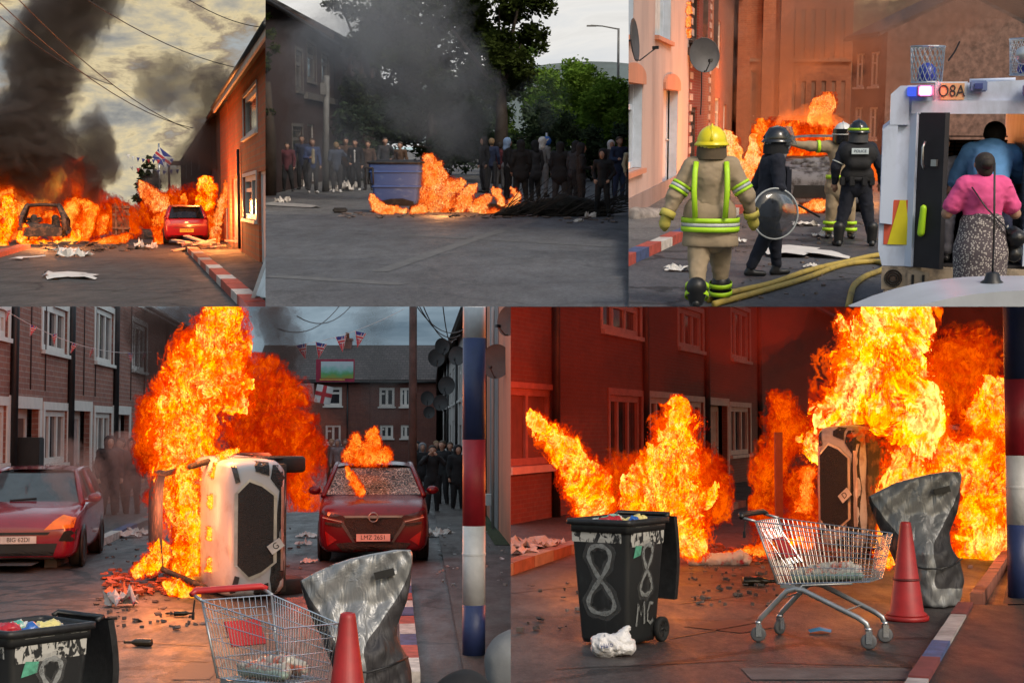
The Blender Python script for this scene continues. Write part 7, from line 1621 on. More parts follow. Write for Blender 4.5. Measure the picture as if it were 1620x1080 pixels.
_t = _N.n('BsdfTransparent'); _t.inputs[0].default_value = (.7, .7, .7, 1); _m = _N.n('MixShader'); _N.set(_m.inputs[0], _N.math('MAXIMUM', _N.ramp(_n, [(.40, 0.05), (.56, .75)]), _N.math('MULTIPLY', _l, .8)))
_N.t.links.new(_t.outputs[0], _m.inputs[1]); _N.t.links.new(_d.outputs[0], _m.inputs[2]); _N.t.links.new(_m.outputs[0], _N.o.inputs[0]); CRK = _N.m
def suv_front_outline(Pt, root, vmark=True):
    """big dark grille framed in light metal, narrow lamps, dark lower bumper, as on the overturned car"""
    blk = mat('grille_mesh', (.012, .012, .012), .5, var=.6, scale=40, bump=1.0, bscale=60, bdist=.02)
    octo = lambda e: [(-.56 - e, .52), (-.44, .36 - e), (.44, .36 - e), (.56 + e, .52), (.62 + e, .68), (.47, .83 + e), (-.47, .83 + e), (-.62 - e, .68)]
    Pt([(-.9, .2), (.9, .2), (.9, .36), (.66, .40), (.5, .28), (-.5, .28), (-.66, .40), (-.9, .36)], '-y', 'lower_bumper', blk, off=.012)
    Pt(octo(.045), '-y', 'grille_frame', mat('frame_silver', (.5, .5, .5), .3, .6), off=.018); Pt(octo(0), '-y', 'grille', blk, off=.03)
    for q in ([(.62, .80), (.88, .86), (.9, .93), (.6, .86)], [(.70, .42), (.88, .42), (.9, .62), (.76, .6)]):
        for q2 in (q, mirrored(q)): Pt(q2, '-y', 'headlight' if q[0][1] > .7 else 'fog_pocket', mat('lamp_dark', (.04, .04, .045), .12) if q[0][1] > .7 else blk, off=.02)
    Pt([(-.55, .22), (.55, .22), (.55, .26), (-.55, .26)], '-y', 'skid_strip', mat('skid_metal', (.4, .3, .27), .4, .4), off=.022)
# ================================================================ STREET 4 (lower left): overturned white car between two red cars
use(BL)
SKY4 = sky_mat('overcast_blue', [(.3, C('#5f7382')), (.5, C('#93a6b3')), (.7, C('#748793'))], .02, .95); backdrop(SKY4, 320, 200, 110)
overhead_fill_sheet(C('#93a1ab'), 2.3, -300, 808, 13, 300)
M_r4 = asphalt_mat('ember_asphalt', (.052, .042, .040), (.08, .064, .06), .62, 1.0)
ground('road', [(-30, 8), (30, 8), (60, 300), (-90, 300)], M_r4)
# left terrace
vp4 = 600
A0 = Vector((-10.5, 35, 0)); D4 = Vector((-1.3, 13, 0)).normalized()
def on4(u):
    r = BL.ray(u, 672); t = (A0.cross(D4).z) / (r.cross(D4).z); return Vector((r.x * t, r.y * t, 0))
BK4 = brick_mat('brown_red_brick', (.34, .12, .075), (.25, .085, .06), (.34, .26, .21), 1.6)
CRM = mat('cream_frame', (.68, .62, .56), .5, var=.1)
PINKW = mat('pale_pink_panel', (.42, .30, .27), .7)
spec4 = [(-60, 20, [(-10, 485, 13, 530)], [(-20, 640, 10, 735)], [], 'nearest'), (20.3, 110, [(68, 478, 107, 553)], [(70, 648, 106, 735)], [(18, 645, 61, 790)], 'second'), (110.3, 181, [(151, 484, 180, 571)], [(150, 652, 176, 728)], [(112, 649, 142, 780)], 'third'), (181.3, 262, [(209, 508, 232, 584)], [], [(180, 655, 204, 770)], 'fourth')]
for i, (ua, ub, up, lo, dr, nm) in enumerate(spec4):
    f = Facade(on4(ua), on4(ub)); f.a.z = .05; ops = []
    for w in up: 
        r_ = list(f.rect(*w)); r_[3] = min(r_[3], 6.0); ops.append(('w', tuple(r_), dict(nb=3, fr=.14, mf=CRM, transom=False, surround=.16)))
    for w in lo: ops.append(('w', f.rect(*w), dict(nb=3, fr=.14, mf=CRM, transom=False, surround=.18)))
    for w in dr: 
        r_ = f.rect(*w); ops.append(('d', (r_[0], 0, r_[2], r_[3]), dict(m=[PINKW, mat('brown_tiles_door', (.14, .06, .04), .5), PINKW, PINKW][i], fr=.2, mf=CRM, surround=.25, y=.3)))
    h = house('terraced_house', 'brown brick terraced house with cream window frames, %s above the smoking red car' % nm, f, 6.1, ops, BK4, 8, TLR, 2.0, over=.45)
    pipe(h, f.L - .25, 0, 6.0, MBLK(), .09); 
    for xx in (.25, .5): pipe(h, f.L * xx, 3.0, 6.0, mat('dark_cable', (.05, .03, .03), .8), .014, 'cable', -.02)
    MB().bx((0, -.46, 5.75), (f.L, -.40, 6.0)).build('fascia', CRM, h)
    if i == 1: MB().bx((f.L * .02, -.5, .5), (f.L * .02 + .5, -.02, 2.0)).build('wall_box', MBLK(), h, bevel=.02)
f = Facade(on4(262.3), on4(400)); f.a.z = .05
house('terraced_house', 'brown brick house veiled by black smoke behind the tallest flames', f, 6.1, [('w', (2, 3.6, 4, 5), dict(nb=2, mf=CRM)), ('w', (2, 1, 4, 2.4), dict(nb=2, mf=CRM))], BK4, 8, TLR, 2.0)
pa = on4(-60); pb = on4(400); ground('pavement', [(pa.x - 1, pa.y - 3), (pa.x + 2.2, pa.y - 3), (pb.x + 2.2, pb.y), (pb.x - 1, pb.y)], asphalt_mat('soot_pavement', (.06, .05, .048), (.085, .07, .065), .8, .3), .12)
kerb('soot darkened kerb running along the brown brick terrace', [(pa.x + 2.2, pa.y - 2), (pb.x + 2.2, pb.y)], [mat('kerb_grey', (.14, .12, .11), .85), KR, KW, KB], 2.2, .2, .14)
# terrace across the end
Y = 90
BK5 = brick_mat('warm_end_brick', (.20, .065, .042), (.15, .045, .035), (.16, .11, .09))
for i, (ua, ub) in enumerate(((400, 470), (470.3, 585), (585.3, 690))):
    a = P(ua, 672, Y); b = P(ub, 672, Y); a.z = b.z = 0; f = Facade(a, b); ops = []
    if i == 1:
        for w in ((513, 612, 541, 642),): ops.append(('w', f.rect(*w), dict(nb=1, fr=.16)))
        ops.append(('w', f.rect(515, 672, 539, 702), dict(nb=2, fr=.12)))
    if i == 2:
        for w in ((600, 613, 624, 643), (633, 613, 650, 643)): ops.append(('w', f.rect(*w), dict(nb=2, fr=.14)))
        for w in ((601, 672, 622, 693), (634, 672, 650, 693)): ops.append(('w', f.rect(*w), dict(nb=2, fr=.14)))
    if i == 0: ops.append(('w', f.rect(430, 612, 450, 642), dict(nb=2, fr=.14)))
    ops = [(k_, r_, dict(o_2, mf=CRM)) for k_, r_, o_2 in ops]
    h = house('terraced_house', ['end terrace house hidden in red smoke behind the overturned car', 'end terrace house with chimney behind the flags', 'end terrace house behind the burning red car and the utility pole'][i], f, 5.0, ops, BK5, 8, tile_mat('dark_roof_tiles', (.085, .06, .055)), 2.1, over=.3)
    if i == 1: chimney(h, f.at(538, 600)[0], 3.9, 6.2, .55, 1.3, brick_mat('chimney_brick', (.28, .08, .05), (.2, .06, .04), (.2, .15, .12)), 1); pipe(h, f.at(550, 600)[0], 0, 5)
# right terrace
def s4(u, x, vp=660): Yy = x * F / (u - vp); return Vector((Yy * (u - CX) / F, Yy, 0))
GRM = render_mat('dirty_white_render', (.42, .40, .38), (.18, .15, .14), .6, .4); ORM = render_mat('orange_stained_render', (.62, .24, .14), (.40, .17, .12), .7, .4)
fa = s4(688, 1.74); fb = s4(766, 1.74); dd = fb - fa
for i in range(6):
    # houses equally long along the street
    a = fa + dd * (i / 6); b = fa + dd * ((i + 1) / 6 - .0004); f = Facade(a, b); L = f.L; ops = []
    for k in (.08, .38, .68): ops += [('w', (L * k, 3.3, L * k + L * .2, 5.0), dict(nb=2, fr=.12, sill=True)), ]
    for k in (.08, .4): ops += [('w', (L * k, .9, L * k + L * .22, 2.5), dict(nb=2, fr=.12, sill=True))]
    ops.append(('d', (L * .74, 0, L * .9, 2.3), dict(m=mat('dark_door', (.05, .03, .03), .5), mf=MW())))
    h = house('terraced_house', 'dirty white rendered house on the right side, %s' % ['farthest one beyond the cluster of dishes', 'second farthest, behind the cluster of dishes', 'third farthest, above the crowd', 'third nearest, above the crowd', 'second nearest, left of the striped pole', 'nearest, just behind the striped pole'][i], f, 6.0, ops, GRM, 7, tile_mat('brown_roof_tiles', (.13, .085, .06)), 1.8, over=.35, group='dirty white rendered houses down the right')
    pipe(h, L * .62, 0, 6, MBLK(), .06)
f = Facade(s4(766.2, 1.74), s4(850, 1.74)); L = f.L
h = house('terraced_house', 'orange stained rendered house at the right edge behind the striped pole', f, 6.0, [], ORM, 7, tile_mat('brown_roof_tiles', (.13, .085, .06)), 1.8)
for u, r_ in ((772, .07), (787, .035)): pipe(h, f.at(u, 700)[0], 0, 6, [MBLK(), GRM][u > 780], r_, 'downpipe', -.1)
MB().bx((f.at(776, 700)[0], -.02, 0), (f.at(789, 700)[0], -.003, 6)).build('grey_render_strip', render_mat('grey_strip', (.25, .24, .24), (.12, .1, .1)), h)
MB().bx((f.at(781, 700)[0], -.2, .5), (f.at(781, 700)[0] + .3, -.03, .75)).build('meter_box', MW(), h)
gp_ = s4(690, 1.74); g2 = s4(850, 1.74)
ground('pavement', [(gp_.x - 1.2, gp_.y), (g2.x - .62, 11.0), (g2.x + 9, 11.0), (gp_.x + 3, gp_.y)], asphalt_mat('brown_pavement', (.045, .036, .032), (.07, .055, .048), .7, .2), .06)
strip_on_ground('weeds_strip', s4(800, 1.66), s4(740, 1.66), .4, mat('moss_green', (.03, .045, .012), .95, var=.6, scale=6, bump=1, bscale=30, bdist=.05), .07)
# dishes
for i, (u, v, r, Yy, ax) in enumerate(((707, 610, 13.5, 50, -.2), (676, 630, 10.5, 62, .1), (697, 637, 11.5, 55, -.1), (679, 652, 9, 64, 0), (724, 563, 14, 42, -.3), (690, 566, 13, 48, .2), (699, 548, 12, 45, .4), (786, 572, 25, 30, -.35), (806, 508, 22, 27, -.9))):
    dish(None, ['round black dish in the middle of the dish cluster', 'black dish leftmost in the cluster over the crowd', 'black dish low in the middle of the cluster', 'smallest black dish, lowest in the cluster', 'black dish half behind the striped pole', 'hazy dark dish under the far eaves', 'hazy dark dish topmost under the far eaves', 'big brown satellite dish right of the striped pole', 'grey dish cut by the top right corner of the lower left street'][i], P(u, v, Yy), (ax, -1, .1), r * Yy / F, mat('dish_black', (.02, .018, .018), .5) if i < 7 else mat('dish_rust', (.07, .045, .035), .6), 'satellite dishes on the right hand houses of the lower left street', armlen=.5)
q = P(653, 672, 31); q.z = 0; solo(MB().tube([(0, 0, 0), (0, 0, 6.5)], [.09, .075], 12), 'utility_pole', mat('pole_wood', (.075, .06, .055), .85, var=.4, bump=.4), 'plain brown wooden utility pole behind the red car with the broken windscreen', 'utility pole', q)
for i, (a, b) in enumerate((((655, 478), (735, 520)), ((660, 478), (728, 530)), ((668, 480), (722, 536)), ((700, 478), (716, 540)), ((470, 500), (560, 478)), ((440, 520), (540, 480)))):
    wire('thin cable %s' % ['running from the utility pole to the nearest white eaves', 'running from the utility pole, second from the top', 'running from the utility pole, third from the top', 'dropping steeply to the far dish cluster', 'in the sky left of the utility pole, upper one', 'in the sky left of the utility pole, lower one'][i], [P(*a, 30), P(*b, 36)], .012, .3, group='thin cables in the sky of the lower left street')
bunting('bunting of union flag pennants against the sky right of the tallest flame', P(452, 548, 34), P(640, 488, 34), 6, .27, .36, .15, 'union flag bunting over the lower left street', skip=(4, 5))
bunting('bunting of crumpled union flag pennants across the brown brick terrace', P(-8, 480, 26), P(240, 556, 33), 8, .17, .2, .3, 'union flag bunting over the lower left street', skip=(5,))
# banner flags hung across the street
c_ = P(500, 568, 55); sb = F / 55
t = thing('banner', 'red bordered banner with a green landscape hung in front of the roofs', 'banner', c_); w, h_ = 61 / sb, 36 / sb
MB().bx((0, 0, -h_), (w, .02, 0)).build('border', mat('banner_red', (.28, .02, .05), .8), t)
_N = NT('landscape_print'); _s = _N.n('SeparateXYZ'); _N.set(_s.inputs[0], _N.co()); _z = _N.math('ADD', _N.math('MULTIPLY_ADD', _s.outputs[2], 1 / h_, 1.0), _N.math('MULTIPLY', _N.math('SUBTRACT', _N.noise(_N.co(), 4, 4), .5), .5))
_N.bsdf(_N.ramp(_z, [(.15, (.25, .28, .05)), (.35, (.10, .32, .12)), (.55, (.25, .45, .42)), (.75, (.45, .52, .55))]), .8); MB().bx((w * .13, -.006, -h_ * .84), (w * .97, -.003, -h_ * .1)).build('printed_landscape', _N.m, t)
MB().bx((w * .1, -.012, -h_ * .93), (w * .75, -.008, -h_ * .87)).build('gold_scroll', mat('gold', (.5, .3, .05), .6), t)
c_ = P(502, 607, 54); t = thing('flag', 'white flag with a red cross drooping under the landscape banner', 'flag', c_, 0, extra=Matrix.Rotation(R(12), 4, 'Y')); w, h_ = 26 / sb, 28 / sb
def wav(poly, o, m, nm):
    mb = MB(); k = 8; rows = []
    (x0, z0), (x1, z1) = poly
    for i in range(k + 1):
        x = x0 + (x1 - x0) * i / k; y = .06 * math.sin(x / w * 7) - o; rows.append([(x, y, z0), (x, y, z1)])
    mb.loft(rows, closed=False, cap=False); mb.loft([[(a, b + .006, c) for a, b, c in r_] for r_ in rows], closed=False, cap=False); return mb.build(nm, m, t)
wav(((0, -h_), (w, 0)), 0, FL_W, 'cloth'); wav(((w * .38, -h_), (w * .62, 0)), .01, FL_R, 'red_cross'); wav(((0, -h_ * .6), (w, -h_ * .38)), .012, FL_R, 'red_cross')
c_ = P(470, 606, 54); t = thing('flag', 'faded pink and white flag beside the red cross flag, half in the red smoke', 'flag', c_); w = 26 / sb; wav(((0, -h_), (w, 0)), 0, mat('faded_pink', (.4, .22, .2), .8), 'cloth')
# ---- the red compact car at the left, smoking
pR = G(-2, 905)
CLR_ = mat('cherry_paint', (.22, .004, .018), .22, var=.15, scale=2, Coat_Weight=.7)
rc, Pt, bv = car('red_car', 'red compact car at the left edge with its front wing burnt and smoking', 'hatch', pR + Vector((.22, .25, 0)), R(9), CLR_, rim=mat('rim_glow_tint', (.6, .2, .06), .5), glass=mat('tinted_glass', (.04, .055, .06), .08), scale=1.06)  # orange glow of the burning wheel put into the rim colour
Pt([(-.5, .22), (.5, .22), (.56, .40), (-.56, .40)], '-y', 'lower_grille', MBLK(), off=.012); Pt([(-.42, .53), (.42, .53), (.45, .57), (-.45, .57)], '-y', 'upper_slot', MBLK(), off=.012)
for q in ([(.36, .60), (.78, .63), (.80, .77), (.62, .82), (.5, .74)],):
    for j_, q2 in enumerate((q, mirrored(q))): Pt(q2, '-y', 'headlight', mat('fire_reflection_lamp', (.75, .2, .02), .2, Emission_Strength=0.0) if j_ == 0 else mat('clear_lamp', (.4, .4, .42), .15), off=.02)  # fire reflection painted as the orange colour of one lamp
Pt([(.58, .44), (.80, .42), (.82, .60), (.66, .58)], '-y', 'burnt_hole', mat('burnt_hole', (.01, .008, .007), .9), off=.016)
Pt([(-.5, .17), (.5, .17), (.52, .2), (-.52, .2)], '-y', 'silver_lip', MSTEEL(), off=.02)
MB().lathe([(.001, 0), (.055, 0), (.055, .02)], 16, Matrix.Translation((.56, .035, .33)) @ Matrix.Rotation(math.pi / 2, 4, 'X')).build('fog_lamp', MSTEEL(), rc)
plate(rc, (0, -.035, .46), 'BIG 62DI', mat('white_plate', (.6, .58, .55), .5))
MB().tube([(-.3, 1.0, 1.0), (.1, 1.03, 1.03)], .014, 5).build('wiper', MBLK(), rc)
# ---- the red suv with the broken screen
pN = G(589, 893)
SRED = stain_mat('wine_paint', (.10, .004, .010), (.035, .008, .009), .55, .8, 2.5, .25)
sv_, Pt, bv = car('red_suv', 'dark red car facing the camera with shattered windscreen and flames on its roof', 'suv', pN + Vector((0, .15, 0)), R(5), SRED, scr=CRK, glass=mat('sooty_glass', (.02, .018, .016), .3), rim=MBLK())
gm_ = mat('grille_mesh', (.012, .012, .012), .5, var=.6, scale=40, bump=1.0, bscale=60, bdist=.02)
Pt([(-.50, .74), (-.36, .42), (.36, .42), (.50, .74), (.42, .78), (-.42, .78)], '-y', 'grille', gm_, off=.014)
Pt([(-.48, .18), (.48, .18), (.62, .34), (.4, .36), (-.4, .36), (-.62, .34)], '-y', 'lower_intake', gm_, off=.014)
for q in ([(.46, .72), (.92, .84), (.9, .90), (.5, .80)],):
    for q2 in (q, mirrored(q)): Pt(q2, '-y', 'headlight', mat('lamp_smoked', (.05, .02, .02), .15), off=.02)
for q in ([(.52, .69), (.84, .765), (.84, .78), (.52, .705)], [(.56, .62), (.80, .665), (.80, .70), (.50, .665)]):
    for q2 in (q, mirrored(q)): Pt(q2, '-y', 'lamp_strip', mat('strip_pale', (.45, .35, .33), .3) if q[0][1] > .65 else gm_, off=.026)
Pt([(-.46, .765), (.46, .765), (.50, .80), (-.50, .80)], '-y', 'chrome_bar', mat('dull_chrome', (.3, .29, .29), .3, .7), off=.03)
for q in ([(.50, .70), (.54, .66), (.34, .36), (.30, .36)],):
    for q2 in (q, mirrored(q)): Pt(q2, '-y', 'chrome_edge', mat('dark_chrome', (.12, .1, .1), .3, .6), off=.026)
for q in ([(.60, .40), (.80, .55), (.76, .30)],):
    for q2 in (q, mirrored(q)): Pt(q2, '-y', 'bumper_crease', mat('bright_red_paint', (.28, .008, .01), .2), off=.012)
bd = MB().lathe([(.085, -.008), (.085, .008), (.068, .01), (.068, -.008), (.085, -.008)], 24, Matrix.Translation((0, -.075, .775)) @ Matrix.Rotation(math.pi / 2, 4, 'X'), cap=False); bd.box((0, -.075, .775), (.2, .012, .03)); bd.build('badge', mat('dull_chrome', (.3, .29, .29), .3, .7), sv_)
plate(sv_, (0, -.06, .44), 'LMZ 2651', mat('pinkish_plate', (.62, .45, .42), .5), None, .56, .12, .105)
# ---- the overturned white car
pW = G(470, 948)
WP = stain_mat('white_sooted_paint', (.50, .50, .51), (.30, .20, .18), .5, .8, 2.2, .3)
ex = Matrix.Translation((0, 0, .93)) @ Matrix.Rotation(R(-90), 4, 'Y')
wv, Pt, bv = car('white_car', 'white car tipped on its side, front towards the camera, cabin on fire', 'suv', pW + Vector((.02, .1, 0)), R(19), WP, extra=ex, screen_glass=False, burnt=True, rim=MBLK(), roofm=MCHAR(), droop=.22)
suv_front_outline(Pt, wv)
ub = MB().box((0, 2.2, .2), (1.7, 4.0, .1)); ub.build('underbody', MCHAR(), wv)
plate(wv, (-.22, -.09, .34), 'G', mat('white_plate', (.6, .58, .55), .5), Matrix.Rotation(R(55), 4, 'Y'), .2, .13, .12)
# fires
fire('towering yellow flame shooting up from the overturned white car', plume([(300, 905, 16), (292, 850, 20), (288, 790, 26), (292, 725, 36), (298, 660, 44), (325, 600, 46), (345, 545, 34), (352, 500, 28), (350, 480, 20)], 22.5) + plume([(266, 635, 22), (268, 690, 24)], 22.5) + plume([(375, 640, 18), (380, 600, 14)], 22.8), 'hot', core=.16)
fire('flames filling the windscreen opening of the overturned white car', plume([(300, 890, 14), (296, 850, 16), (298, 800, 16), (300, 750, 16)], 21.4), 'hot', core=.3)
fire('burning heap of rubbish at the foot of the overturned white car', plume([(215, 905, 9), (235, 895, 12), (250, 880, 15), (255, 862, 10)], 21.8) + plume([(270, 925, 9), (290, 935, 10), (305, 938, 8)], 20.4), 'hot', core=.3)
fire('thin flames along the bonnet edge of the overturned white car', plume([(330, 900, 5), (331, 850, 5), (333, 800, 5), (338, 750, 6), (350, 722, 7), (375, 712, 6)], 20.6), 'hot', core=.5, opac=.8)
fire('wide deep red flames to the right of the towering yellow flame', plume([(400, 700, 34), (425, 670, 40), (440, 630, 36), (410, 600, 30), (465, 690, 28)], 25), 'red', core=None, opac=.62)
fire('red glowing fire low behind the wide red flames', plume([(470, 780, 20), (480, 720, 26), (420, 740, 34)], 27), 'red', core=.9, opac=.6)
fire('deep red flames left of the towering yellow flame', plume([(245, 720, 22), (238, 680, 20), (235, 640, 14), (250, 790, 16)], 23.6), 'red', core=.7, opac=.85)
fire('orange flames dancing on the roof of the dark red sport utility car', plume([(556, 720, 12), (580, 718, 15), (606, 720, 12)], 26.9) + plume([(562, 706, 10), (563, 692, 7)], 26.9) + plume([(590, 702, 11), (591, 684, 8)], 26.9), 'orange', core=.15, amp=4.6, ff=2.0)
fire('flame seen through the hole in the shattered windscreen', plume([(570, 778, 6), (562, 765, 7), (556, 750, 6), (550, 742, 4)], 25.9), 'orange', core=.35)
firelight(P(300, 640, 20.6), 450, (1, .3, .06), .5); firelight(P(255, 870, 19.6), 60, (1, .25, .05), .3); firelight(P(440, 700, 23.5), 245, (1, .12, .03), .4)
smoke('black smoke pouring up behind the towering yellow flame', plume([(262, 640, 30), (252, 610, 36), (270, 560, 50), (250, 505, 50), (300, 470, 50)], 30) + plume([(430, 600, 40), (440, 550, 44), (430, 500, 46)], 30), (.18, .11, .09), ((-.3, .4), (.1, 1.6)), amp=2.6)
smoke('red lit smoke hanging right of the overturned white car', plume([(440, 780, 30), (480, 740, 40), (500, 690, 36), (470, 640, 40)], 28), (.75, .22, .12), ((-.2, .25),), amp=2.2)  # red of the firelight put into the smoke colour
smoke('grey smoke column behind the dark red sport utility car', plume([(590, 690, 16), (600, 640, 26), (600, 590, 30), (590, 540, 32), (600, 495, 34)], 45), (.2, .18, .17), ((-.15, .12), (.2, .35)), amp=2.4)
smoke('pale pinkish smoke drifting off the smoking red car', plume([(90, 820, 14), (105, 790, 20), (95, 750, 22), (120, 720, 24), (150, 760, 26), (190, 800, 26), (220, 830, 24), (200, 720, 26)], 25), (.95, .62, .52), ((-.3, .35), (.15, .55)), amp=2.8)  # pink tint is firelight put into the smoke colour
firelight(P(215, 800, 22), 90, (1, .25, .1), .4)
# debris on the road
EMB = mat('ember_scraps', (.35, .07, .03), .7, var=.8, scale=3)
debris('debris', 'glowing rubbish strewn round the overturned white car', scatter_px(165, 905, 330, 945, 190, 11), EMB, 11, .03, .16, .1)
debris('debris', 'grey scraps scattered over the road between the two red cars', scatter_px(160, 800, 480, 900, 90, 12) + scatter_px(150, 940, 330, 1000, 50, 13), mat('mixed_scraps', (.12, .09, .08), .8, var=.9), 12, .02, .09, .03)
debris('debris', 'wet glass and scraps on the pavement behind the striped pole', scatter_px(690, 830, 800, 940, 110, 14), mat('glass_scraps', (.3, .3, .3), .3, var=.6), 13, .02, .07, .08)
litter('crumpled white and red carrier bag lying at the edge of the burning rubbish', G(190, 958), .2, stain_mat('white_red_bag', (.55, .5, .5), (.5, .04, .06), .55, .6, 3, .4), 61, 'carrier_bag', .8, cat='bag')
litter('orange flattened cardboard beside the crumpled white and red bag', G(200, 942), .22, mat('hot_card', (.5, .14, .06), .7), 62, 'cardboard', .35)
for i, (u, v, r) in enumerate(((205, 850, .25), (180, 846, .2), (222, 845, .3), (705, 846, .2), (690, 848, .3), (488, 890, .12), (480, 862, .15), (486, 850, .2), (270, 973, .06))):
    litter(['white sheet on the road behind the smoke, middle one', 'white sheet on the road behind the smoke, left one', 'white plank-like scrap lying right of the other sheets behind the smoke', 'white paper on the pavement right of the dark red car', 'flat white paper touching the dark red car rear wheel', 'scrap between the overturned car and the dark red car, lowest', 'pink scrap between the overturned car and the dark red car', 'pale scrap between the cars, highest', 'dark scrap lying above the glass bottle'][i], G(u, v), r, PAPER if i < 8 else MBLK(), 70 + i, flat=.3)
def bottle(label, loc, rz, s=1.0, m=None):
    return solo(MB().lathe([(.001, 0), (.036, 0), (.04, .01), (.04, .15), (.034, .18), (.015, .22), (.014, .28), (.017, .285), (.017, .3), (.001, .3)], 18), 'bottle', m or mat('brown_glass', (.03, .018, .008), .12, var=.3), label, 'bottle', loc, rz, extra=Matrix.Translation((0, 0, .04)) @ Matrix.Rotation(math.pi / 2, 4, 'Y'), scale=s)
bottle('dark brown bottle lying on the road between the wheelie bin and the trolley', G(240, 1022), R(172), 1.0)
bottle('small dark bottle lying nearer the flames, above the brown one', G(275, 975), R(10), .8)
strip_on_ground('tar_seam', G(165, 1012), G(330, 1022), .03, mat('tar', (.01, .01, .01), .5)); strip_on_ground('tar_seam', G(270, 1045), G(330, 1048), .03, mat('tar', (.01, .01, .01), .5)); strip_on_ground('tar_patch', G(300, 1075), G(330, 1045), .35, mat('tar_patch', (.03, .022, .02), .6))
# kerb, pole, foreground things
kerb('red white and blue painted kerb showing behind the silver cover', [G(650, 1080), G(644, 1000), G(641, 950), G(641, 925)], [KW, KR, KB], .8, .17, .1)
pp = P(750, 672, 15.0); pp.z = 0; sz = F / 15.0
striped_pole('thick pole painted in white, navy, red, white and navy bands before the orange stained house', pp, [PAB, PAW, PAR, PAB, PAW], 18 / sz, [2.3 - (v - 672) / sz for v in (953, 830, 695, 535, 470)])
wheelie_bin('graffiti-marked black wheelie bin at the bottom left corner, lid hanging open', P(38, 1182, 9.9) * 1.0 if False else Vector(((38 - CX) * 9.9 / F, 10.05, 0)), R(-38), 1.0)
trolley('wire shopping trolley with a red handle in front of the overturned white car', Vector(((432 - CX) * 10.9 / F, 10.9, -.02)), R(-52), mat('handle_red', (.42, .02, .02), .4), 1.08)
cone('tall red traffic cone standing between the trolley and the silver cover', Vector(((557 - CX) * 10.8 / F, 10.6, 0)), 1.04)
covered_bike('motorbike under a silver tarpaulin in front of the dark red sport utility car', Vector(((566 - CX) * 12.1 / F, 12.3, 0)), R(0), 164, 1.0)
# crowd
PC = 'dark crowd standing at the right behind the red car'; PS = 'silhouetted people standing in the smoke by the brick terrace'
def cr(label, u, v, rz, top, n, grp, p_=None, **k): k.setdefault('vox', .035); return person(label, G(u, v), R(rz), top, k.pop('legs', BK), p_ or pose(), n, group=grp, **k)
cr('person in black raising both hands to the face at the front of the dark crowd', 684, 812, 5, BK, 51, PC, pose(armL='up', armR='up'), hair=HAIR[0](), bulk=1.1)
cr('person with a pale cap at the left of the dark crowd', 668, 795, 10, BK, 52, PC, hood=GRY)
cr('person in black between the pole and the pale cap, looking right', 700, 800, -30, BK, 53, PC, hair=HAIR[1](), s=1.05)
cr('tall person in a long black coat beside the striped pole', 724, 808, 15, BK, 54, PC, coat=True, bulk=1.15, hood=BK)
cr('person in dark clothes directly behind the long black coat', 712, 790, 0, DG, 55, PC, hair=HAIR[1]())
cr('person at the back of the dark crowd under the low dishes', 690, 780, 20, BK, 56, PC, hair=HAIR[2]())
cr('person partly hidden by the utility pole in the dark crowd', 660, 785, -10, BK, 57, PC, hood=BK)
cr('black hooded silhouette standing tallest in the smoke by the terrace', 172, 822, 30, BK, 58, PS, hood=BK, s=1.15, bulk=1.2)
cr('silhouette with bare head next to the tallest hooded one', 190, 818, -20, DG, 59, PS, hair=HAIR[0](), s=1.12)
cr('silhouette at the right of the smoke group nearest the flames', 208, 820, 10, BK, 60, PS, hood=BK, s=1.12)
cr('onlooker far behind the roof flames, left one', 524, 768, 10, DG, 61, 'onlookers far behind the burning red car', hair=HAIR[2]())
cr('onlooker in a grey hat far behind the roof flames', 534, 772, -10, GRY, 62, 'onlookers far behind the burning red car', hood=GRY)
cr('onlooker far behind the roof flames, right one', 546, 768, 0, BK, 63, 'onlookers far behind the burning red car', hair=HAIR[1]())
GH = cloth('heather_grey', (.16, .165, .17), .15)
person('person in a light grey hood seen from behind, in front of the striped pole', Vector(((818 - CX) * 5.2 / F, 5.2, 0)), R(178), GH, BK, pose(), 64, hood=GH, bulk=1.3, s=.9, vox=.02)
person('person in black just left of the light grey hood, barely in view', Vector(((735 - CX) * 4.9 / F, 4.9, 0)), R(170), BK, BK, pose(), 65, hood=BK, bulk=1.1, s=.85, vox=.024)
bake_pending()
# ================================================================ STREET 5 (lower right): the same corner, fires grown
use(BR)
backdrop(sky_mat('dark_smoke_sky', [(.3, C('#1a0a06')), (.6, C('#2c120a')), (.8, C('#120806'))], .02, .8), 200, 160, 70)
overhead_fill_sheet(C('#8a8f96'), .42, 808, 1900, 12, 120)
M_r5 = asphalt_mat('firelit_asphalt', (.040, .034, .033), (.062, .052, .050), .62, 1.0)
ground('road', [(-8, 8), (16, 8), (70, 200), (-30, 200)], M_r5)
def s5(u, x=-8.9, vp=1658): Yy = x * F / (u - vp); return Vector((Yy * (u - CX) / F, Yy, 0))
BK6 = brick_mat('ember_brick', (.20, .05, .032), (.15, .038, .027), (.16, .10, .08))
RF = mat('rust_frame', (.34, .12, .09), .6, var=.2); OF = mat('pale_red_frame', (.5, .33, .28), .6, var=.15)
spec5 = [(700, 878, [], [(800, 612, 874, 738)], [], 'nearest, with a slatted blind', 4.9), (878.3, 1020, [(952, 470, 1012, 521)], [(964, 624, 1014, 735)], [], 'second', 6.2), (1020.3, 1117, [(1073, 484, 1111, 548)], [(1028, 628, 1070, 735), (1080, 634, 1112, 728)], [], 'third', 6.2), (1117.3, 1200, [(1156, 484, 1185, 566)], [(1155, 643, 1186, 720)], [(1119, 640, 1150, 770)], 'fourth', 6.2), (1200.3, 1330, [], [], [], 'fifth', 6.2)]
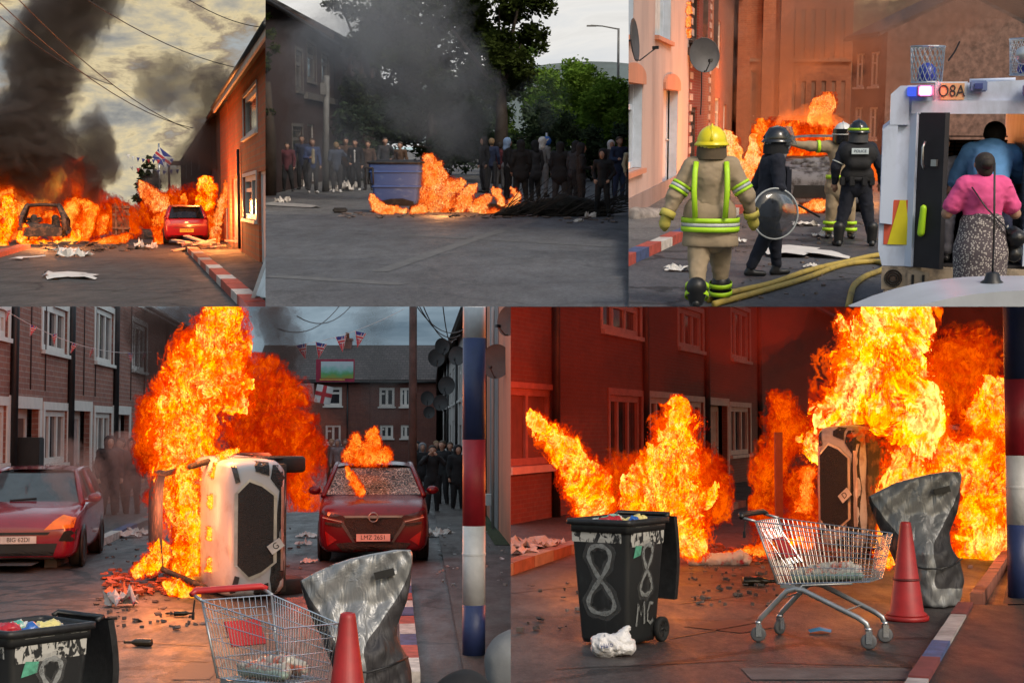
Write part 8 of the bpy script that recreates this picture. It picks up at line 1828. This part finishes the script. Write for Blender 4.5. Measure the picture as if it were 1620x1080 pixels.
for i, (ua, ub, up, lo, dr, nm, H_) in enumerate(spec5):
    f = Facade(s5(ua), s5(ub)); f.a.z = .05; ops = []; H_ = 6.2
    for w in up: r_ = list(f.rect(*w)); r_[3] = min(r_[3], 6.0); ops.append(('w', tuple(r_), dict(nb=3, fr=.13, mf=OF, transom=False, surround=.12)))
    for w in lo:
        if i == 0: ops.append(('w', f.rect(*w), dict(nb=2, fr=.12, mf=RF, transom=False, surround=.1, mg=mat('slatted_blind', (.16, .05, .035), .7))))
        else: ops.append(('w', f.rect(*w), dict(nb=3, fr=.13, mf=[RF, RF, OF, OF, OF][i], transom=False, surround=.14)))
    for w in dr: r_ = f.rect(*w); ops.append(('d', (r_[0], 0, r_[2], r_[3]), dict(m=mat('peach_door', (.45, .25, .19), .6), fr=.16, mf=OF, surround=.2, y=.3)))
    h = house('terraced_house', 'dark brick terraced house behind the whole wheelie bin, %s along' % nm, f, H_, ops, BK6, 8, TLR, 2.0, over=.4)
    if i < 4: pipe(h, f.L - .15, 0, 6, MBLK(), .08)
    if i == 0: MB().bx((f.at(800, 700)[0], -.12, f.at(800, 745)[1] - .06), (f.at(874, 700)[0] + .1, -.003, f.at(800, 745)[1] + .06)).build('long_sill', OF, h)
pa, pb = s5(700), s5(1400)
d5 = (pb - pa).normalized(); n5 = Vector((d5.y, -d5.x, 0))
ka = G(800, 908); kb = G(918, 868)
ground('pavement', [(pa.x - 2, pa.y - 8), (ka.x - 3, ka.y - 3), (ka.x, ka.y), (kb.x, kb.y), (kb.x + d5.x * 60, kb.y + d5.y * 60), (pb.x, pb.y + 20)], asphalt_mat('firelit_pavement', (.05, .035, .03), (.07, .05, .04), .75, .2), .11)
kerb('kerb tinted firelight orange at the left of the lower right street', [ka - (kb - ka) * .5, kb, kb + d5 * 12], [mat('kerb_firelight_tint', (.24, .08, .05), .8, var=.4, bump=.4), mat('kerb_pale_wash', (.30, .18, .14), .8, var=.3, bump=.4)], .9, .2, .14)  # orange firelight put into the kerb stone colour
for i, (u, v, r) in enumerate(((823, 867, .3), (838, 862, .35), (850, 864, .25), (818, 875, .25), (868, 860, .2))):
    litter(['pale paper on the pavement at the far left edge, first', 'torn pale sheet on the pavement left of the bin', 'second torn pale sheet nearer the bin', 'crumpled pale sheet lying lowest on the left pavement', 'small scrap on the pavement closest to the wheelie bin'][i], G(u, v, .12), r, mat('pinkish_paper', (.5, .33, .3), .7), 90 + i, flat=.2)
# right pavement and kerbs
k1, k2, k3 = G(1430, 1140), G(1528, 972), G(1555, 935)
ground('pavement', [(k1.x, k1.y), (k2.x, k2.y), (k2.x + 5, k2.y), (k1.x + 5, k1.y)], asphalt_mat('black_pavement', (.014, .013, .014), (.024, .021, .021), .7, .1), .09)
kerb('kerb painted in faded white red and blue leading to the silver cover', [k1, k2], [mat('kerb_dull_white', (.3, .26, .25), .8, var=.4), mat('kerb_dull_red', (.14, .03, .03), .8, var=.4), KB, mat('kerb_dull_white', (.3, .26, .25), .8)], .95, .13, .12)
q1, q2 = G(1545, 960), G(1605, 868); ground('pavement', [(q1.x + .1, k2.y + .1), (q2.x, q2.y), (q2.x + 12, q2.y), (q1.x + 8, k2.y + .1)], asphalt_mat('black_pavement', (.014, .013, .014), (.024, .021, .021), .7, .1), .088)
kerb('kerb tinted firelight orange between the silver cover and the striped pole', [q1, q2], [mat('kerb_firelight_tint', (.34, .12, .07), .8, var=.3, bump=.4)], .9, .12, .13)  # same kerb colour with the firelight painted in
# wheelie bin, bag, trolley, cone, cover, pole
wheelie_bin('black wheelie bin sprayed with two figure eights, whole, a white bag at its foot', G(978, 1022) + Vector((.02, .22, 0)), R(-34), 1.0)
t = thing('carrier_bag', 'crumpled white carrier bag lying against the foot of the wheelie bin', 'bag', G(971, 1038)); WB = mat('white_bag', (.62, .6, .6), .35, var=.12, scale=6, bump=.8, bscale=14, bdist=.03)
sdf('bag', [((-.08, 0, .08), (.08, .02, .09), .09, .085), ((.05, 0, .12), (.1, .02, .2), .06, .03), ((-.1, 0, .08), (-.14, 0, .12), .05, .03)], .012, WB, t, wr=.05, wf=11)
text('lettering', 'Halo', .05, mat('bag_navy', (.02, .04, .16), .5), t, Matrix.Translation((-.06, -.118, .1)) @ Matrix.Rotation(R(-12), 4, 'Y') @ UP, .004)
tl = G(1205, 1012); 
ctr = (G(1205, 1012) + G(1402, 1018)) / 2
trolley('wire shopping trolley with a black handle standing right of the wheelie bin', ctr, R(-30), MBLK(), 1.0)
solo(MB().loft([[(-.09, -.03, .01), (0, -.05, .03), (.09, -.02, .01)], [(-.1, .0, .03), (0, 0, .055), (.1, .01, .03)], [(-.08, .04, .01), (0, .05, .02), (.08, .04, .01)]], closed=False, cap=False), 'crisp_packet', mat('blue_packet', (.06, .22, .4), .4), 'small crushed blue packet on the road under the trolley', 'packet', G(1297, 1001))
cone('dark red traffic cone in front of the silver cover with flames behind', G(1444, 985) + Vector((0, .2, 0)), .77 * 206 / 174 * 1.0)
covered_bike('motorbike under a silver grey tarpaulin standing against the flames beside the cone', G(1462, 960) + Vector((0, .2, 0)), R(0), 164, 1.0)
pp = P(1609, 672, 14.8); pp.z = 0; sz = F / 14.8
striped_pole('thick navy, white and red banded pole standing before the thick yellow fire', pp, [PAB, PAW, PAR, PAB], 18.5 / sz, [1.75 - (v - 672) / sz for v in (828, 720, 600, 470)])
bottle('dark bottle lying on the road just right of the wheelie bin', G(1175, 925), R(5), 1.3)
debris('debris', 'scraps and glass scattered over the cracked firelit road', scatter_px(1090, 895, 1230, 960, 60, 21) + scatter_px(820, 920, 930, 1000, 20, 22) + scatter_px(1190, 860, 1560, 900, 90, 23), mat('mixed_scraps', (.12, .09, .08), .8, var=.9), 21, .015, .07, .03)
debris('debris', 'burning scraps along the foot of the fires behind the wheelie bin', scatter_px(1090, 868, 1230, 890, 120, 24), EMB, 22, .03, .14, .08)
t = thing('rubbish_pile', 'white and red bags lying behind the whole wheelie bin', 'rubbish', G(1140, 893)); sdf('bags', [((-.35, 0, .06), (.3, .05, .07), .08, .09), ((.1, 0, .1), (.25, 0, .12), .06, .07)], .02, stain_mat('white_red_bag', (.55, .5, .5), (.5, .04, .06), .55, .6, 3, .4), t, wr=.05, wf=8)
for a, b in (((808, 938), (930, 925)), ((1075, 955), (1190, 940)), ((880, 1058), (1180, 1044)), ((1060, 1010), (1200, 985)), ((1214, 1048), (1450, 1055)), ((1440, 1045), (1455, 1075))): strip_on_ground('tar_seam', G(*a), G(*b), .025, mat('tar', (.01, .01, .01), .5))
strip_on_ground('tar_patch', G(1120, 985), G(1210, 995), .7, mat('tar_patch', (.03, .022, .02), .6))
strip_on_ground('concrete_slab', G(1180, 1066), G(1445, 1066), .5, mat('pale_slab', (.085, .07, .066), .8, var=.4, bump=.5), .006)
# overturned car end on, scorched
pW = G(1386, 892)
WS = stain_mat('scorched_white_paint', (.40, .40, .42), (.16, .09, .07), .45, .65, 2.5, .4)
wv, Pt, bv = car('burning_car', 'scorched white car on its side seen end-on between the trolley and the silver cover', 'suv', pW + Vector((.0, .3, 0)), R(-46), WS, extra=Matrix.Translation((0, 0, .93)) @ Matrix.Rotation(R(-90), 4, 'Y'), screen_glass=False, burnt=True, rim=MBLK(), scale=.89, roofm=MCHAR(), droop=.1)
suv_front_outline(Pt, wv); MB().box((0, 2.2, .2), (1.7, 4.0, .1)).build('underbody', MCHAR(), wv)
plate(wv, (-.1, -.09, .36), 'D', mat('white_plate', (.6, .58, .55), .5), Matrix.Rotation(R(50), 4, 'Y'), .2, .13, .12)
q = G(1233, 872); t = thing('scorched_post', 'scorched post standing in the red flames left of the overturned car', 'post', q); MB().bx((-.05, -.05, 0), (.05, .05, 1.65)).build('shaft', mat('scorched_glow_wood', (.3, .08, .04), .85), t)  # glow of the flames put into the post's wood colour
# fires
fire('huge yellow flame rising from the overturned car at the right', plume([(1350, 650, 46), (1385, 610, 60), (1385, 550, 52), (1425, 510, 44), (1445, 478, 34)], 20.5) + plume([(1420, 650, 44), (1455, 700, 34)], 19.4) + plume([(1335, 700, 40), (1370, 690, 40)], 22.5), 'hot', core=.06)
fire('thick yellow and orange fire behind the silver cover', plume([(1550, 850, 34), (1560, 800, 38), (1545, 750, 40), (1500, 720, 38), (1440, 740, 38), (1410, 780, 30)], 20) + plume([(1400, 840, 20), (1405, 880, 16)], 20) + plume([(1575, 700, 36), (1565, 650, 34), (1560, 625, 22)], 20.5) + plume([(1590, 770, 34)], 20), 'hot', core=.2)
fire('deep red fire filling the sky between the huge flame and the striped pole', plume([(1480, 640, 60), (1520, 580, 50), (1560, 700, 50), (1480, 700, 60)], 24), 'red', core=.8, opac=.8)
fire('yellow fire left of the wheelie bin leaning up towards the terrace', plume([(940, 800, 26), (925, 765, 28), (900, 720, 26), (880, 690, 20), (862, 668, 14), (845, 655, 9)], 19.5), 'hot', core=.22)
fire('yellow fire immediately behind the wheelie bin, tall and peaked', plume([(1090, 850, 26), (1075, 800, 34), (1060, 760, 36), (1068, 710, 30), (1065, 670, 20), (1062, 640, 12)], 19) + plume([(1010, 790, 24), (1020, 755, 20)], 19.2) + plume([(1120, 790, 14), (1135, 770, 9)], 19), 'hot', core=.2)
fire('red fire joining the two yellow fires behind the wheelie bin', plume([(960, 790, 34), (985, 760, 34), (1000, 800, 34), (1110, 740, 30), (1125, 800, 24)], 20.5), 'red', core=.8, opac=.8)
fire('low flames spreading over the road right of the wheelie bin', plume([(1105, 880, 9), (1125, 884, 8), (1150, 880, 7), (1175, 872, 7), (1200, 868, 9), (1225, 862, 10)], 19.6), 'orange', core=.35)
fire('red flames around the scorched post', plume([(1225, 850, 20), (1215, 790, 22), (1225, 730, 24), (1245, 680, 26), (1240, 640, 18)], 22.5) + plume([(1270, 830, 20), (1265, 770, 20)], 22.5), 'red', core=.7, opac=.85)
fire('orange flames in the hollow shell left of the end-on overturned car', plume([(1275, 860, 10), (1272, 800, 12), (1278, 750, 12)], 20.6), 'orange', core=.4)
fire('yellow flames glimpsed low through the trolley basket', plume([(1235, 855, 9), (1250, 860, 9), (1262, 850, 7)], 18.8) + plume([(1395, 895, 9), (1410, 885, 9)], 18.2), 'hot', core=.3)
firelight(P(1400, 640, 18.5), 110, (1, .3, .06), .5); firelight(P(1060, 760, 17.6), 50, (1, .26, .05), .4); firelight(P(920, 760, 18.2), 45, (1, .24, .05), .4); firelight(P(1550, 790, 18.2), 45, (1, .26, .05), .4)
firelight(P(1000, 700, 23.5), 150, (1, .10, .03), .5); firelight(P(1240, 620, 24), 260, (1, .09, .02), .6); firelight(P(1520, 560, 26), 700, (1, .09, .02), .6)
smoke('dark red smoke rolling over the brick terrace', plume([(860, 560, 60), (960, 600, 60), (1060, 560, 66), (1160, 600, 66), (1210, 520, 66), (1120, 500, 60), (980, 500, 60)], 27), (.5, .14, .09), ((-.2, .12), (.25, .18)), amp=2.2)  # red firelight over the terrace put into the smoke colour
smoke('black smoke hanging over the eaves of the dark brick terrace', plume([(860, 500, 50), (950, 520, 50), (1050, 500, 54), (1150, 520, 54), (1230, 500, 60)], 24), (.25, .10, .08), ((-.2, .22),), amp=2.4)
smoke('red black smoke boiling behind the huge flame', plume([(1250, 700, 60), (1280, 600, 60), (1260, 520, 60), (1500, 520, 60), (1560, 560, 60), (1580, 480, 60), (1520, 620, 50)], 30), (.7, .16, .09), ((-.2, .2), (.25, .35)), amp=2.2)  # red here is firelight put into the smoke colour
bake_pending()
bake_pending()
trim_all()
